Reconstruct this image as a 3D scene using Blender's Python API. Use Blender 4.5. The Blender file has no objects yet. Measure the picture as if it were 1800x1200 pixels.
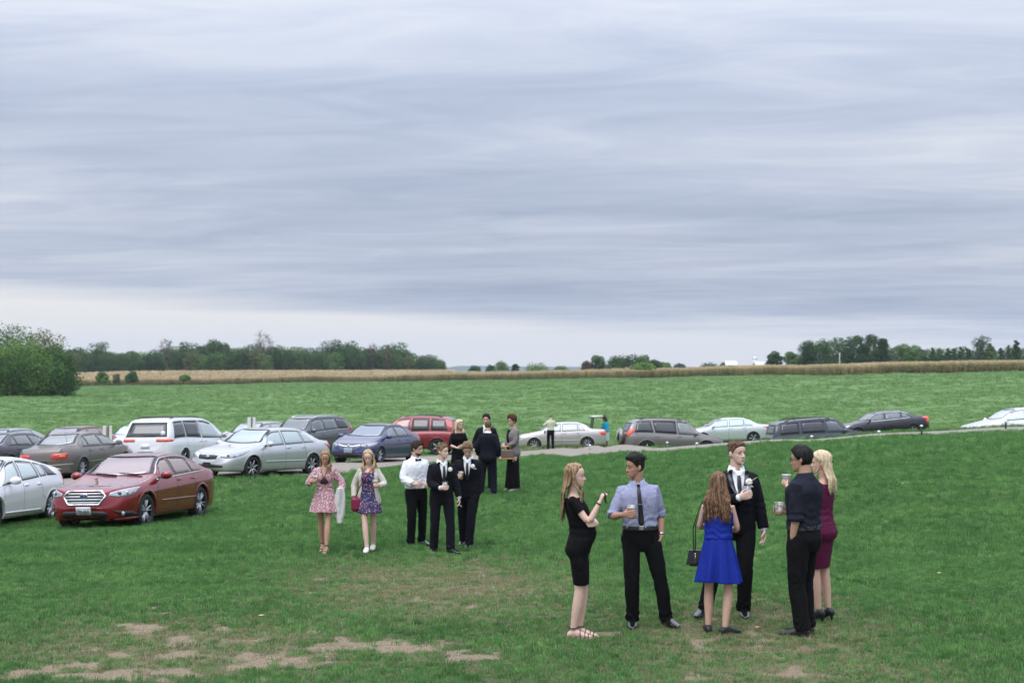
import bpy, bmesh, math, random
import numpy as np
from mathutils import Vector, Matrix
from mathutils.bvhtree import BVHTree

S = bpy.context.scene
COL = S.collection
R = math.radians

# ------------------------------------------------------------------ camera, sky, sun, exposure
CAM_H, PITCH, FPX = 2.6, math.atan(50/2500), 2500.0
cam = bpy.data.cameras.new('camera'); cam.lens = 50; cam.sensor_width = 36
cam.clip_start = 0.1; cam.clip_end = 20000
cam.dof.use_dof = True; cam.dof.focus_distance = 18.0; cam.dof.aperture_fstop = 2.8
camo = bpy.data.objects.new('camera', cam); COL.objects.link(camo)
camo.location = (0, 0, CAM_H); camo.rotation_euler = (math.pi/2 + PITCH, 0, 0)
S.camera = camo

SUN_EL, SUN_AZ = 56, 215
w = bpy.data.worlds.new('World'); S.world = w; w.use_nodes = True
nt = w.node_tree; N = nt.nodes; Lk = nt.links; N.clear()
out = N.new('ShaderNodeOutputWorld')
sky = N.new('ShaderNodeTexSky'); sky.sky_type = 'NISHITA'; sky.sun_disc = False
sky.sun_elevation = R(SUN_EL); sky.sun_rotation = R(SUN_AZ); sky.air_density = 1.2; sky.dust_density = 2.0
bg1 = N.new('ShaderNodeBackground'); bg1.inputs[1].default_value = 0.08
Lk.new(sky.outputs[0], bg1.inputs[0])
# the overcast: stratus sheets laid on a plane high above the ground
tc = N.new('ShaderNodeTexCoord')
sep = N.new('ShaderNodeSeparateXYZ'); Lk.new(tc.outputs['Generated'], sep.inputs[0])
def nmath(op, a, b=None, c=None, clamp=False):
    m = N.new('ShaderNodeMath'); m.operation = op; m.use_clamp = clamp
    for i, v in enumerate((a, b, c)):
        if v is None: continue
        if isinstance(v, (int, float)): m.inputs[i].default_value = v
        else: Lk.new(v, m.inputs[i])
    return m.outputs[0]
zc = nmath('MAXIMUM', sep.outputs[2], 0.0)
den = nmath('ADD', zc, 0.045)
px = nmath('DIVIDE', sep.outputs[0], den)
py = nmath('DIVIDE', sep.outputs[1], den)
comb = N.new('ShaderNodeCombineXYZ')
rx = nmath('ADD', nmath('MULTIPLY', px, 0.97), nmath('MULTIPLY', py, -0.12))
ry = nmath('ADD', nmath('MULTIPLY', px, 0.12), nmath('MULTIPLY', py, 0.97))
Lk.new(nmath('MULTIPLY', rx, 0.46), comb.inputs[0]); Lk.new(ry, comb.inputs[1])
def wnoise(scale, detail, rough, dist=0.0, off=0.0):
    n = N.new('ShaderNodeTexNoise'); n.inputs['Scale'].default_value = scale
    n.inputs['Detail'].default_value = detail; n.inputs['Roughness'].default_value = rough
    n.inputs['Distortion'].default_value = dist
    v = N.new('ShaderNodeVectorMath'); v.operation = 'ADD'; v.inputs[1].default_value = (off, off*1.7, off*.3)
    Lk.new(comb.outputs[0], v.inputs[0]); Lk.new(v.outputs[0], n.inputs['Vector'])
    return n.outputs[0]
nA = wnoise(0.50, 4, 0.44, 0.8, 3.1)
nB = wnoise(2.4, 7, 0.6, 0.9, 9.4)
nC = wnoise(0.22, 3, 0.5, 0.2, 17.3)
mixn = nmath('ADD', nmath('ADD', nmath('MULTIPLY', nA, 0.36), nmath('MULTIPLY', nB, 0.24)), nmath('MULTIPLY', nC, 0.40))
cr = N.new('ShaderNodeValToRGB'); Lk.new(mixn, cr.inputs[0])
e = cr.color_ramp.elements
e[0].position = 0.35; e[0].color = (0.295, 0.345, 0.460, 1)
e[1].position = 0.61; e[1].color = (0.680, 0.700, 0.750, 1)
k = e.new(0.47); k.color = (0.440, 0.492, 0.605, 1)
# bright clear gap low over the horizon, ragged along its upper edge
low = wnoise(0.16, 5, 0.55, 0.3, 31.0)
xr = nmath('MULTIPLY', sep.outputs[0], 0.055)
edge = nmath('ADD', nmath('SUBTRACT', 0.035, xr), nmath('MULTIPLY', nmath('SUBTRACT', low, 0.5), 0.06))
gap = nmath('SUBTRACT', 1.0, nmath('DIVIDE', nmath('SUBTRACT', sep.outputs[2], nmath('SUBTRACT', edge, 0.006)), 0.014, clamp=True), clamp=True)
mx = N.new('ShaderNodeMix'); mx.data_type = 'RGBA'
Lk.new(gap, mx.inputs[0]); Lk.new(cr.outputs[0], mx.inputs[6]); mx.inputs[7].default_value = (0.85, 0.83, 0.80, 1)
# an overcast sky is brighter towards the zenith
zen = nmath('ADD', nmath('MULTIPLY', nmath('POWER', zc, 1.7), 4.2), 1.0)
bg2 = N.new('ShaderNodeBackground'); Lk.new(mx.outputs[2], bg2.inputs[0]); Lk.new(zen, bg2.inputs[1])
ms = N.new('ShaderNodeMixShader'); ms.inputs[0].default_value = 0.93
Lk.new(bg1.outputs[0], ms.inputs[1]); Lk.new(bg2.outputs[0], ms.inputs[2]); Lk.new(ms.outputs[0], out.inputs[0])
w.cycles.sampling_method = 'MANUAL'; w.cycles.sample_map_resolution = 512

sl = bpy.data.lights.new('sun', 'SUN'); sl.energy = 1.5; sl.angle = R(42); sl.color = (1, 0.955, 0.89)
so = bpy.data.objects.new('sun', sl); COL.objects.link(so)
# light travels away from the sun position (azimuth measured clockwise from +Y)
_a, _e = R(SUN_AZ), R(SUN_EL)
sd = Vector((math.sin(_a)*math.cos(_e), math.cos(_a)*math.cos(_e), math.sin(_e)))
so.rotation_euler = (-sd).to_track_quat('-Z', 'Y').to_euler()
S.view_settings.view_transform = 'Standard'; S.view_settings.look = 'None'
S.view_settings.gamma = 1; S.view_settings.use_curve_mapping = False
S.view_settings.exposure = 0.08
S.render.engine = 'CYCLES'
S.cycles.max_bounces = 7; S.cycles.transparent_max_bounces = 24; S.cycles.volume_bounces = 0
S.cycles.use_denoising = True; S.cycles.denoising_input_passes = 'RGB_ALBEDO_NORMAL'; S.cycles.denoising_prefilter = 'ACCURATE'

# ------------------------------------------------------------------ helpers
def tag(o, label=None, cat=None, group=None, kind=None):
    if label: o['label'] = label
    if cat: o['category'] = cat
    if group: o['group'] = group
    if kind: o['kind'] = kind
    return o

def empty(name, loc=(0, 0, 0), rz=0.0, parent=None):
    o = bpy.data.objects.new(name, None); COL.objects.link(o)
    o.location = loc; o.rotation_euler = (0, 0, rz); o.parent = parent
    o.empty_display_size = 0.3
    return o

def mesh_from(name, V, F, smooth=True):
    me = bpy.data.meshes.new(name)
    if isinstance(V, np.ndarray): V = V.tolist()
    if isinstance(F, np.ndarray): F = F.tolist()
    me.from_pydata(V, [], F); me.update()
    if smooth: me.polygons.foreach_set('use_smooth', [True]*len(me.polygons))
    return me

def mkobj(name, me, mats, parent=None):
    for m in (mats if isinstance(mats, (list, tuple)) else [mats]): me.materials.append(m)
    o = bpy.data.objects.new(name, me); COL.objects.link(o); o.parent = parent
    return o

def kids(o): return [c for c in bpy.data.objects if c.parent == o]
CH = {}
def copy_tree(o, parent=None):
    c = o.copy(); COL.objects.link(c); c.parent = parent
    for ch in CH.get(o.name) or kids(o): copy_tree(ch, c)
    return c

def grid_faces(nr, nc, wrap=False):
    r, c = np.meshgrid(np.arange(nr-1), np.arange(nc if wrap else nc-1), indexing='ij')
    c2 = (c+1) % nc
    return np.stack([r*nc+c, r*nc+c2, (r+1)*nc+c2, (r+1)*nc+c], -1).reshape(-1, 4)

class MB:
    """collects geometry for one mesh"""
    def __init__(s): s.V = []; s.F = []; s.n = 0
    def add(s, V, F):
        V = np.asarray(V, float).reshape(-1, 3)
        for f in (F.tolist() if isinstance(F, np.ndarray) else F): s.F.append([i+s.n for i in f])
        s.V.append(V); s.n += len(V); return s
    def grid(s, P, wrap=False, flip=False):
        P = np.asarray(P, float); nr, nc = P.shape[:2]
        F = grid_faces(nr, nc, wrap)
        if flip: F = F[:, ::-1]
        return s.add(P.reshape(-1, 3), F)
    def loft(s, P, caps=True):
        """P [rings, n, 3] closed tube"""
        P = np.asarray(P, float); nr, nc = P.shape[:2]; b = s.n
        F = grid_faces(nr, nc, True).tolist()
        if caps:
            F.append(list(range(nc))[::-1]); F.append([(nr-1)*nc+i for i in range(nc)])
        return s.add(P.reshape(-1, 3), F)
    def box(s, c, d, rot=None, bev=0.0):
        c = np.array(c, float); d = np.array(d, float)/2
        if bev > 0:
            b = min(bev, d.min()*.95); P = []
            for sx in (-1, 1):
                for sy in (-1, 1):
                    for sz in (-1, 1):
                        P += [(sx*d[0], sy*(d[1]-b), sz*(d[2]-b)), (sx*(d[0]-b), sy*d[1], sz*(d[2]-b)), (sx*(d[0]-b), sy*(d[1]-b), sz*d[2])]
            bm = bmesh.new()
            for p in P: bm.verts.new(p)
            bmesh.ops.convex_hull(bm, input=bm.verts)
            bm.verts.ensure_lookup_table()
            bm.verts.index_update()
            V = np.array([v.co[:] for v in bm.verts]); F = [[v.index for v in f.verts] for f in bm.faces]; bm.free()
        else:
            V = np.array([(x, y, z) for x in (-1, 1) for y in (-1, 1) for z in (-1, 1)])*d
            F = [[0, 1, 3, 2], [4, 6, 7, 5], [0, 4, 5, 1], [2, 3, 7, 6], [0, 2, 6, 4], [1, 5, 7, 3]]
        if rot is not None: V = V @ np.array(rot).T
        return s.add(V+c, F)
    def tube(s, pts, rad, n=10, sq=None, up=None):
        """tube along pts; rad scalar/list; sq = ratio of second semi-axis"""
        pts = np.asarray(pts, float); m = len(pts)
        rad = np.full(m, rad) if np.isscalar(rad) else np.asarray(rad, float)
        T = np.gradient(pts, axis=0); T /= np.linalg.norm(T, axis=1)[:, None]+1e-9
        ref = np.array(up if up is not None else (0.03, 1.0, 0.05)); rings = []
        for i in range(m):
            a = np.cross(ref, T[i]); la = np.linalg.norm(a)
            if la < 1e-3: a = np.cross((1, 0, 0), T[i]); la = np.linalg.norm(a)
            a /= la; b = np.cross(T[i], a)
            th = np.linspace(0, 2*math.pi, n, endpoint=False)
            q = 1.0 if sq is None else (sq if np.isscalar(sq) else sq[i])
            rings.append(pts[i] + rad[i]*(np.cos(th)[:, None]*a + q*np.sin(th)[:, None]*b))
        return s.loft(np.array(rings))
    def ball(s, c, r, n=12, m=8, M=None):
        r = np.array([r]*3 if np.isscalar(r) else r, float)
        ph = np.linspace(0.02, math.pi-0.02, m+1); th = np.linspace(0, 2*math.pi, n, endpoint=False)
        P = np.stack([np.sin(ph)[:, None]*np.cos(th), np.sin(ph)[:, None]*np.sin(th), np.repeat(np.cos(ph)[:, None], n, 1)], -1)*r
        if M is not None: P = P @ np.array(M).T
        return s.loft((P+np.array(c))[::-1])
    def lathe(s, prof, n=24, c=(0, 0, 0), axis='z', caps=False):
        th = np.linspace(0, 2*math.pi, n, endpoint=False); prof = np.asarray(prof, float)
        P = np.stack([prof[:, 0][:, None]*np.cos(th), prof[:, 0][:, None]*np.sin(th), np.repeat(prof[:, 1][:, None], n, 1)], -1)
        if axis == 'y': P = P[..., [0, 2, 1]]; P[..., 1] *= -1
        P = P + np.array(c)
        return s.loft(P, caps)
    def build(s, name, mat, parent=None, smooth=True, fix=False):
        V = np.concatenate(s.V) if s.V else np.zeros((0, 3))
        me = mesh_from(name, V, s.F, smooth)
        if fix:
            bm = bmesh.new(); bm.from_mesh(me); bmesh.ops.recalc_face_normals(bm, faces=bm.faces); bm.to_mesh(me); bm.free()
        return mkobj(name, me, mat, parent)

# numpy value noise
_rng = np.random.RandomState(5); _T3 = _rng.rand(32, 32, 32)
def vnoise(p, scale=1.0, octaves=1, seed=0):
    p = np.asarray(p, float)*scale + seed*7.31; tot = 0; amp = 1; s = 0
    for o in range(octaves):
        i = np.floor(p).astype(int); f = p-i; f = f*f*(3-2*f); v = 0
        for dx in (0, 1):
            for dy in (0, 1):
                for dz in (0, 1):
                    wgt = (f[..., 0] if dx else 1-f[..., 0])*(f[..., 1] if dy else 1-f[..., 1])*(f[..., 2] if dz else 1-f[..., 2])
                    v = v + wgt*_T3[(i[..., 0]+dx) % 32, (i[..., 1]+dy) % 32, (i[..., 2]+dz) % 32]
        tot = tot + v*amp; s += amp; amp *= .5; p = p*2.03+11.7
    return tot/s

def pchip(xs, ys, x):
    xs = np.asarray(xs, float); ys = np.asarray(ys, float); h = np.diff(xs); d = np.diff(ys)/h
    m = np.zeros(len(xs))
    for i in range(1, len(xs)-1):
        if d[i-1]*d[i] > 0:
            w1 = 2*h[i]+h[i-1]; w2 = h[i]+2*h[i-1]; m[i] = (w1+w2)/(w1/d[i-1]+w2/d[i])
    m[0] = d[0]; m[-1] = d[-1]
    x = np.clip(np.asarray(x, float), xs[0], xs[-1]); i = np.clip(np.searchsorted(xs, x)-1, 0, len(xs)-2)
    t = (x-xs[i])/h[i]; t2 = t*t; t3 = t2*t
    return (2*t3-3*t2+1)*ys[i]+(t3-2*t2+t)*h[i]*m[i]+(-2*t3+3*t2)*ys[i+1]+(t3-t2)*h[i]*m[i+1]

# ---- materials
def newmat(name):
    m = bpy.data.materials.new(name); m.use_nodes = True
    nt = m.node_tree; b = nt.nodes.get('Principled BSDF'); return m, nt, b
MATS = {}
def mat(name, col, rough=0.6, metal=0.0, coat=0.0, spec=0.5, bump=0.0, bscale=60, var=0.0, vscale=6, sheen=0.0, alpha=None):
    if name in MATS: return MATS[name]
    m, nt, b = newmat(name); MATS[name] = m
    b.inputs['Base Color'].default_value = (*col, 1); b.inputs['Roughness'].default_value = rough
    b.inputs['Metallic'].default_value = metal; b.inputs['Coat Weight'].default_value = coat
    b.inputs['Coat Roughness'].default_value = 0.03
    b.inputs['Specular IOR Level'].default_value = spec
    if sheen: b.inputs['Sheen Weight'].default_value = sheen
    tcn = nt.nodes.new('ShaderNodeTexCoord')
    if var:
        n = nt.nodes.new('ShaderNodeTexNoise'); n.inputs['Scale'].default_value = vscale; n.inputs['Detail'].default_value = 5
        nt.links.new(tcn.outputs['Object'], n.inputs['Vector'])
        r = nt.nodes.new('ShaderNodeMapRange'); r.inputs[1].default_value = .3; r.inputs[2].default_value = .7
        r.inputs[3].default_value = 1-var; r.inputs[4].default_value = 1+var
        nt.links.new(n.outputs[0], r.inputs[0])
        v = nt.nodes.new('ShaderNodeVectorMath'); v.operation = 'SCALE'; v.inputs[0].default_value = col
        nt.links.new(r.outputs[0], v.inputs['Scale']); nt.links.new(v.outputs[0], b.inputs['Base Color'])
    if bump:
        n = nt.nodes.new('ShaderNodeTexNoise'); n.inputs['Scale'].default_value = bscale; n.inputs['Detail'].default_value = 4
        nt.links.new(tcn.outputs['Object'], n.inputs['Vector'])
        bp = nt.nodes.new('ShaderNodeBump'); bp.inputs['Strength'].default_value = bump; bp.inputs['Distance'].default_value = 0.01
        nt.links.new(n.outputs[0], bp.inputs['Height']); nt.links.new(bp.outputs[0], b.inputs['Normal'])
    return m

# ------------------------------------------------------------------ where a pixel of the photograph lies
_cp, _sp = math.cos(PITCH), math.sin(PITCH)
def P(u, v, Y):
    a = (u-900)/FPX; b = (600-v)/FPX
    d = np.array((a, _cp-b*_sp, _sp+b*_cp)); return d/d[1]*Y + np.array((0, 0, CAM_H))
def zof(v, Y): return P(900, v, Y)[2]
def to_uv(x, y, z):
    dz = z-CAM_H; f = y*_cp+dz*_sp; up = -y*_sp+dz*_cp
    return 900+FPX*x/f, 600-FPX*up/f

# ------------------------------------------------------------------ the ground
PROF = {
 -600: [(15,0),(23,-.3),(29,-.6),(33,-.7),(50,-1.0),(90,-1.6),(150,-2.2),(254,-1.9),(470,-3.0),(560,-2.4),(1000,-2)],
 0:    [(15,0),(20,-.2),(25,-.48),(29,-.66),(33,-.78),(45,-.85),(50,-1.05),(60,-1.25),(90,-1.7),(150,-2.4),(254,-1.9),(470,-3.0),(560,-1.6),(1000,-1)],
 300:  [(15,0),(23,-.35),(29,-.55),(32,-.66),(40,-.5),(50,-.8),(60,-1.1),(90,-1.65),(150,-2.2),(300,-2.2),(470,-2.5),(560,-.2),(1000,-.5)],
 600:  [(15,0),(23,-.38),(35,-.45),(40,-.5),(50,-.68),(63,-1.05),(75,-1.4),(90,-1.7),(150,-1.85),(300,-1.4),(460,-1.4),(560,.0),(1000,0)],
 900:  [(15,0),(23,-.4),(28,-.42),(33.5,-.33),(36,-.3),(50,-.72),(60.5,-1.13),(65.5,-1.15),(69,-1.45),(75,-1.56),(90,-1.8),(150,-1.6),(300,-.7),(430,-.5),(500,0),(1000,0)],
 1000: [(15,0),(23,-.35),(28,-.36),(36,-.3),(50,-.62),(58,-.95),(64.5,-.98),(68,-1.4),(75,-1.52),(90,-1.75),(150,-1.45),(250,-.55),(400,0),(480,.4),(1000,0)],
 1050: [(15,0),(22,-.32),(35,-.31),(45,-.42),(54,-.68),(62.2,-.76),(64.8,-1.3),(75,-1.5),(90,-1.72),(150,-1.38),(250,-.45),(385,.3),(460,.7),(1000,0)],
 1100: [(15,0),(22,-.3),(35,-.32),(45,-.3),(53.5,-.5),(59.8,-.56),(62,-1.2),(75,-1.5),(90,-1.7),(150,-1.3),(250,-.4),(375,.45),(450,.9),(1000,0)],
 1400: [(15,0),(25,-.08),(30,0),(40,.1),(50.5,-.02),(55.4,-.07),(58,-1.2),(62,-1.23),(80,-1.4),(90,-1.45),(150,-.9),(250,.5),(330,1.35),(420,1.8),(1000,0)],
 1600: [(15,0),(22,-.12),(30,.05),(40,.36),(46,.32),(50,.24),(55,.25),(58,-.7),(73,-1.0),(90,-1.2),(150,-.55),(250,1.3),(295,1.85),(420,2.3),(1000,0)],
 1800: [(15,0),(22,-.16),(30,.15),(39,.58),(45,.56),(49,.44),(54,.48),(57,-.3),(75,-.6),(90,-.8),(150,-.2),(250,1.75),(290,2.2),(420,2.6),(1000,0)],
 2500: [(15,0),(20,0),(30,.3),(40,.7),(48,.7),(54,.7),(57,0),(75,-.3),(90,-.6),(150,.2),(250,2.0),(290,2.4),(420,2.8),(1000,0)],
}
_us = sorted(PROF); _Y = np.concatenate([np.arange(0, 130, .5), np.arange(130, 1001, 5), [1500, 9000]])
_tab = np.array([pchip([0, 9]+[p[0] for p in PROF[u]]+[9000], [0, 0]+[p[1] for p in PROF[u]]+[0], _Y) for u in _us])
def ground_z(x, y):
    x = np.asarray(x, float); y = np.asarray(y, float)
    yy = np.clip(y, 0, 8999); u = np.clip(900+FPX*x/np.maximum(y, 8), _us[0], _us[-1])
    i = np.clip(np.searchsorted(_us, u)-1, 0, len(_us)-2); ua = np.array(_us, float)
    t = (u-ua[i])/(ua[i+1]-ua[i]); t = t*t*(3-2*t)
    j = np.clip(np.searchsorted(_Y, yy)-1, 0, len(_Y)-2); s = (yy-_Y[j])/(_Y[j+1]-_Y[j])
    za = _tab[i, j]*(1-s)+_tab[i, j+1]*s; zb = _tab[i+1, j]*(1-s)+_tab[i+1, j+1]*s
    z = za*(1-t)+zb*t
    p = np.stack([x, y, 0*x], -1)
    b = (vnoise(p, .9, 2)-.5)*.035 + (vnoise(p, .16, 2, 3)-.5)*.13*np.clip((y-16)/20, 0, 1)
    far = np.clip((y-75)/60, 0, 1)
    b = b*(1-far) + (vnoise(p, .11, 3, 2)-.5)*.5*far*np.clip((900-y)/500, 0, 1)
    return z+b

BARE = [(600,1140,150,17),(700,1143,120,9),(820,1155,75,7),(250,1105,48,8),(390,1104,26,6),(305,1123,28,9),(60,1181,75,7),(200,1187,100,9),
        (300,1178,90,8),(470,1166,70,10),(450,1150,50,10),(560,1019,22,3),(270,1068,20,5),(290,1078,14,4),(120,1172,60,5),(330,1150,55,7),
        (1280,1168,20,5),(1395,1178,22,12),(1235,1192,45,7),(1060,1112,22,3),(870,1164,30,4),(40,1190,60,5),(200,1150,60,5),(380,862,26,5),(930,986,16,2)]
THIN = [(760,1030,270,55,1.0),(1330,1120,230,65,1.0),(1000,1090,200,40,.45),(300,1140,330,50,.9),(620,1150,300,28,.5),(1400,1190,260,40,.8),(900,1180,250,30,.3),(150,1050,160,40,.2),(620,1050,200,60,.45)]
def bare_thin(x, y):
    u, v = to_uv(x, y, ground_z(x, y)); p = np.stack([x, y, 0*x], -1)
    nz = vnoise(p, 2.6, 3, 4); nz2 = vnoise(p, 6.5, 2, 6)
    b = np.zeros_like(u)
    for (cu, cv, ru, rv) in BARE:
        d = np.sqrt(((u-cu)/ru)**2+((v-cv)/(rv*1.25))**2)
        b = np.maximum(b, np.clip((1.12-d)*.85+(nz-.5)*2.6+(nz2-.5)*2.4, 0, 1)*(d < 1.9))
    th = np.zeros_like(u)
    for (cu, cv, ru, rv, a) in THIN:
        d = np.sqrt(((u-cu)/ru)**2+((v-cv)/rv)**2); th = np.maximum(th, a*np.clip(1.5-d, 0, 1))
    sp = np.clip((nz2*.6+nz*.4-(.80-.27*th))*7, 0, 1)*(th > .05)
    near = np.clip((26-y)/4, 0, 1)
    return np.clip(np.maximum(b*near, sp*.9), 0, 1)*(y < 60), th*near

_rows = np.concatenate([np.linspace(-90, 9, 18), np.arange(10.5, 24, .12), np.arange(24, 78, .3), np.arange(78, 400, 3), np.arange(400, 620, 12), np.geomspace(640, 6700, 34)])
_tc = np.concatenate([-np.geomspace(6, .5, 34), np.linspace(-.48, .48, 370), np.geomspace(.5, 6, 34)])
_yy, _tt = np.meshgrid(_rows, _tc, indexing='ij'); _xx = np.clip(_tt*(np.abs(_yy)+5), -4700, 4700)
_zz = ground_z(_xx, _yy)
_V = np.stack([_xx, _yy, _zz], -1).reshape(-1, 3)
gme = mesh_from('ground', _V, grid_faces(len(_rows), len(_tc)))
bb, tt = bare_thin(_xx.ravel(), _yy.ravel())
for nm, arr in (('bare', bb), ('thin', tt)):
    a = gme.attributes.new(nm, 'FLOAT', 'POINT'); a.data.foreach_set('value', arr.astype(np.float32))
GBVH = BVHTree.FromPolygons(_V.tolist(), grid_faces(len(_rows), len(_tc)).tolist())
def gz(x, y):
    h = GBVH.ray_cast(Vector((x, y, 60)), Vector((0, 0, -1)))[0]
    return h.z if h else float(ground_z(x, y))
def place(u, v):
    """ground point seen at a pixel"""
    d = P(u, v, 1.0)-np.array((0, 0, CAM_H)); h = GBVH.ray_cast(Vector((0, 0, CAM_H)), Vector(d).normalized())[0]
    return np.array(h)

def ground_material():
    m, nt, b = newmat('grassland'); n = nt.nodes; l = nt.links
    b.inputs['Roughness'].default_value = .9; b.inputs['Specular IOR Level'].default_value = .15
    tcn = n.new('ShaderNodeTexCoord'); 
    def noise(s, d=5, r=.6):
        x = n.new('ShaderNodeTexNoise'); x.inputs['Scale'].default_value = s; x.inputs['Detail'].default_value = d; x.inputs['Roughness'].default_value = r
        l.new(tcn.outputs['Object'], x.inputs['Vector']); return x.outputs[0]
    def ramp(f, stops):
        x = n.new('ShaderNodeValToRGB'); l.new(f, x.inputs[0]); el = x.color_ramp.elements
        for i, (p, c) in enumerate(stops):
            q = el[i] if i < 2 else el.new(p)
            q.position = p; q.color = (*c, 1)
        return x.outputs[0]
    def mix(f, a, c):
        x = n.new('ShaderNodeMix'); x.data_type = 'RGBA'
        if isinstance(f, float): x.inputs[0].default_value = f
        else: l.new(f, x.inputs[0])
        l.new(a, x.inputs[6]); l.new(c, x.inputs[7]); return x.outputs[2]
    def attr(a):
        x = n.new('ShaderNodeAttribute'); x.attribute_name = a; return x.outputs['Fac']
    lawn = ramp(noise(14, 6, .7), [(.35, (.03, .05, .02)), (.65, (.10, .13, .05))])
    thinc = ramp(noise(22, 5, .7), [(.35, (.075, .11, .04)), (.65, (.26, .22, .13))])
    lawn = mix(attr('thin'), lawn, thinc)
    fieldf = ramp(noise(1.6, 8, .72), [(.34, (.065, .145, .045)), (.68, (.145, .25, .08))])
    fieldp = ramp(noise(.05, 4, .6), [(.35, (.09, .165, .054)), (.65, (.145, .225, .08))])
    field = mix(.45, fieldf, fieldp)
    # mown lawn ends beyond the road; the meadow's own colour takes over by distance along the ground
    sp = n.new('ShaderNodeSeparateXYZ'); l.new(tcn.outputs['Object'], sp.inputs[0])
    mr = n.new('ShaderNodeMapRange'); mr.inputs[1].default_value = 45; mr.inputs[2].default_value = 70; l.new(sp.outputs[1], mr.inputs[0])
    c = mix(mr.outputs[0], lawn, field)
    soil = ramp(noise(30, 7, .75), [(.3, (.15, .108, .07)), (.7, (.38, .30, .195))])
    sm = n.new('ShaderNodeMapRange'); sm.inputs[1].default_value = .38; sm.inputs[2].default_value = .72; am = n.new('ShaderNodeMath'); am.operation = 'MULTIPLY_ADD'; am.inputs[1].default_value = .5; l.new(noise(26, 6, .7), am.inputs[0]); sb = n.new('ShaderNodeMath'); sb.operation = 'SUBTRACT'; sb.inputs[1].default_value = .25; l.new(attr('bare'), am.inputs[2]); l.new(am.outputs[0], sb.inputs[0]); l.new(sb.outputs[0], sm.inputs[0])
    c = mix(sm.outputs[0], c, soil)
    l.new(c, b.inputs['Base Color'])
    bp = n.new('ShaderNodeBump'); bp.inputs['Strength'].default_value = .9; bp.inputs['Distance'].default_value = .05
    l.new(noise(9, 8, .75), bp.inputs['Height']); l.new(bp.outputs[0], b.inputs['Normal'])
    return m
ground = mkobj('ground', gme, ground_material()); tag(ground, kind='structure')

# gravel road along the lower edge of the meadow
RC = [(-400,44),(100,42.5),(300,42.3),(430,43.3),(540,45.2),(650,49.8),(760,56.5),(860,62),(930,63.2),(1010,62),(1100,57.5),(1200,54.8),(1400,53),(1600,52.3),(1800,51.6),(2100,51),(3200,50)]
_rp = np.array([((u-900)/FPX*Y, Y) for u, Y in RC]); _t = np.arange(len(_rp)); _ts = np.linspace(0, len(_rp)-1, 420)
_rc = np.stack([pchip(_t, _rp[:, 0], _ts), pchip(_t, _rp[:, 1], _ts)], -1)
for _ in range(6): _rc[1:-1] = (_rc[:-2]+_rc[1:-1]*2+_rc[2:])/4
_tg = np.gradient(_rc, axis=0); _tg /= np.linalg.norm(_tg, axis=1)[:, None]; _nn = np.stack([-_tg[:, 1], _tg[:, 0]], -1)
_off = np.linspace(-1, 1, 15); G = np.zeros((420, 15, 3))
for i in range(420):
    for j, o in enumerate(_off):
        hw = 1.5 + .35*(vnoise(np.array([[i*.11, 5.5*(o > 0), 0]]), 1, 2)[0]-.5)*2
        x, y = _rc[i]+_nn[i]*o*hw; G[i, j] = (x, y, gz(x, y)+.045-.06*abs(o)**4)
rb = MB().grid(G, flip=True)
gm, gnt, gb = newmat('gravel'); gb.inputs['Roughness'].default_value = .95
_tcn = gnt.nodes.new('ShaderNodeTexCoord')
_n1 = gnt.nodes.new('ShaderNodeTexNoise'); _n1.inputs['Scale'].default_value = 9; _n1.inputs['Detail'].default_value = 9; _n1.inputs['Roughness'].default_value = .8
_r1 = gnt.nodes.new('ShaderNodeValToRGB'); _r1.color_ramp.elements[0].position = .3; _r1.color_ramp.elements[0].color = (.14, .12, .10, 1)
_r1.color_ramp.elements[1].position = .7; _r1.color_ramp.elements[1].color = (.33, .285, .235, 1)
gnt.links.new(_tcn.outputs['Object'], _n1.inputs['Vector']); gnt.links.new(_n1.outputs[0], _r1.inputs[0]); gnt.links.new(_r1.outputs[0], gb.inputs['Base Color'])
_b1 = gnt.nodes.new('ShaderNodeBump'); _b1.inputs['Strength'].default_value = .7; gnt.links.new(_n1.outputs[0], _b1.inputs['Height']); gnt.links.new(_b1.outputs[0], gb.inputs['Normal'])
road = rb.build('gravel_road', gm); tag(road, kind='structure')
def road_dist(x, y):
    q = _rc[::6]; return np.sqrt(((x[:, None]-q[None, :, 0])**2+(y[:, None]-q[None, :, 1])**2).min(1))
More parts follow.
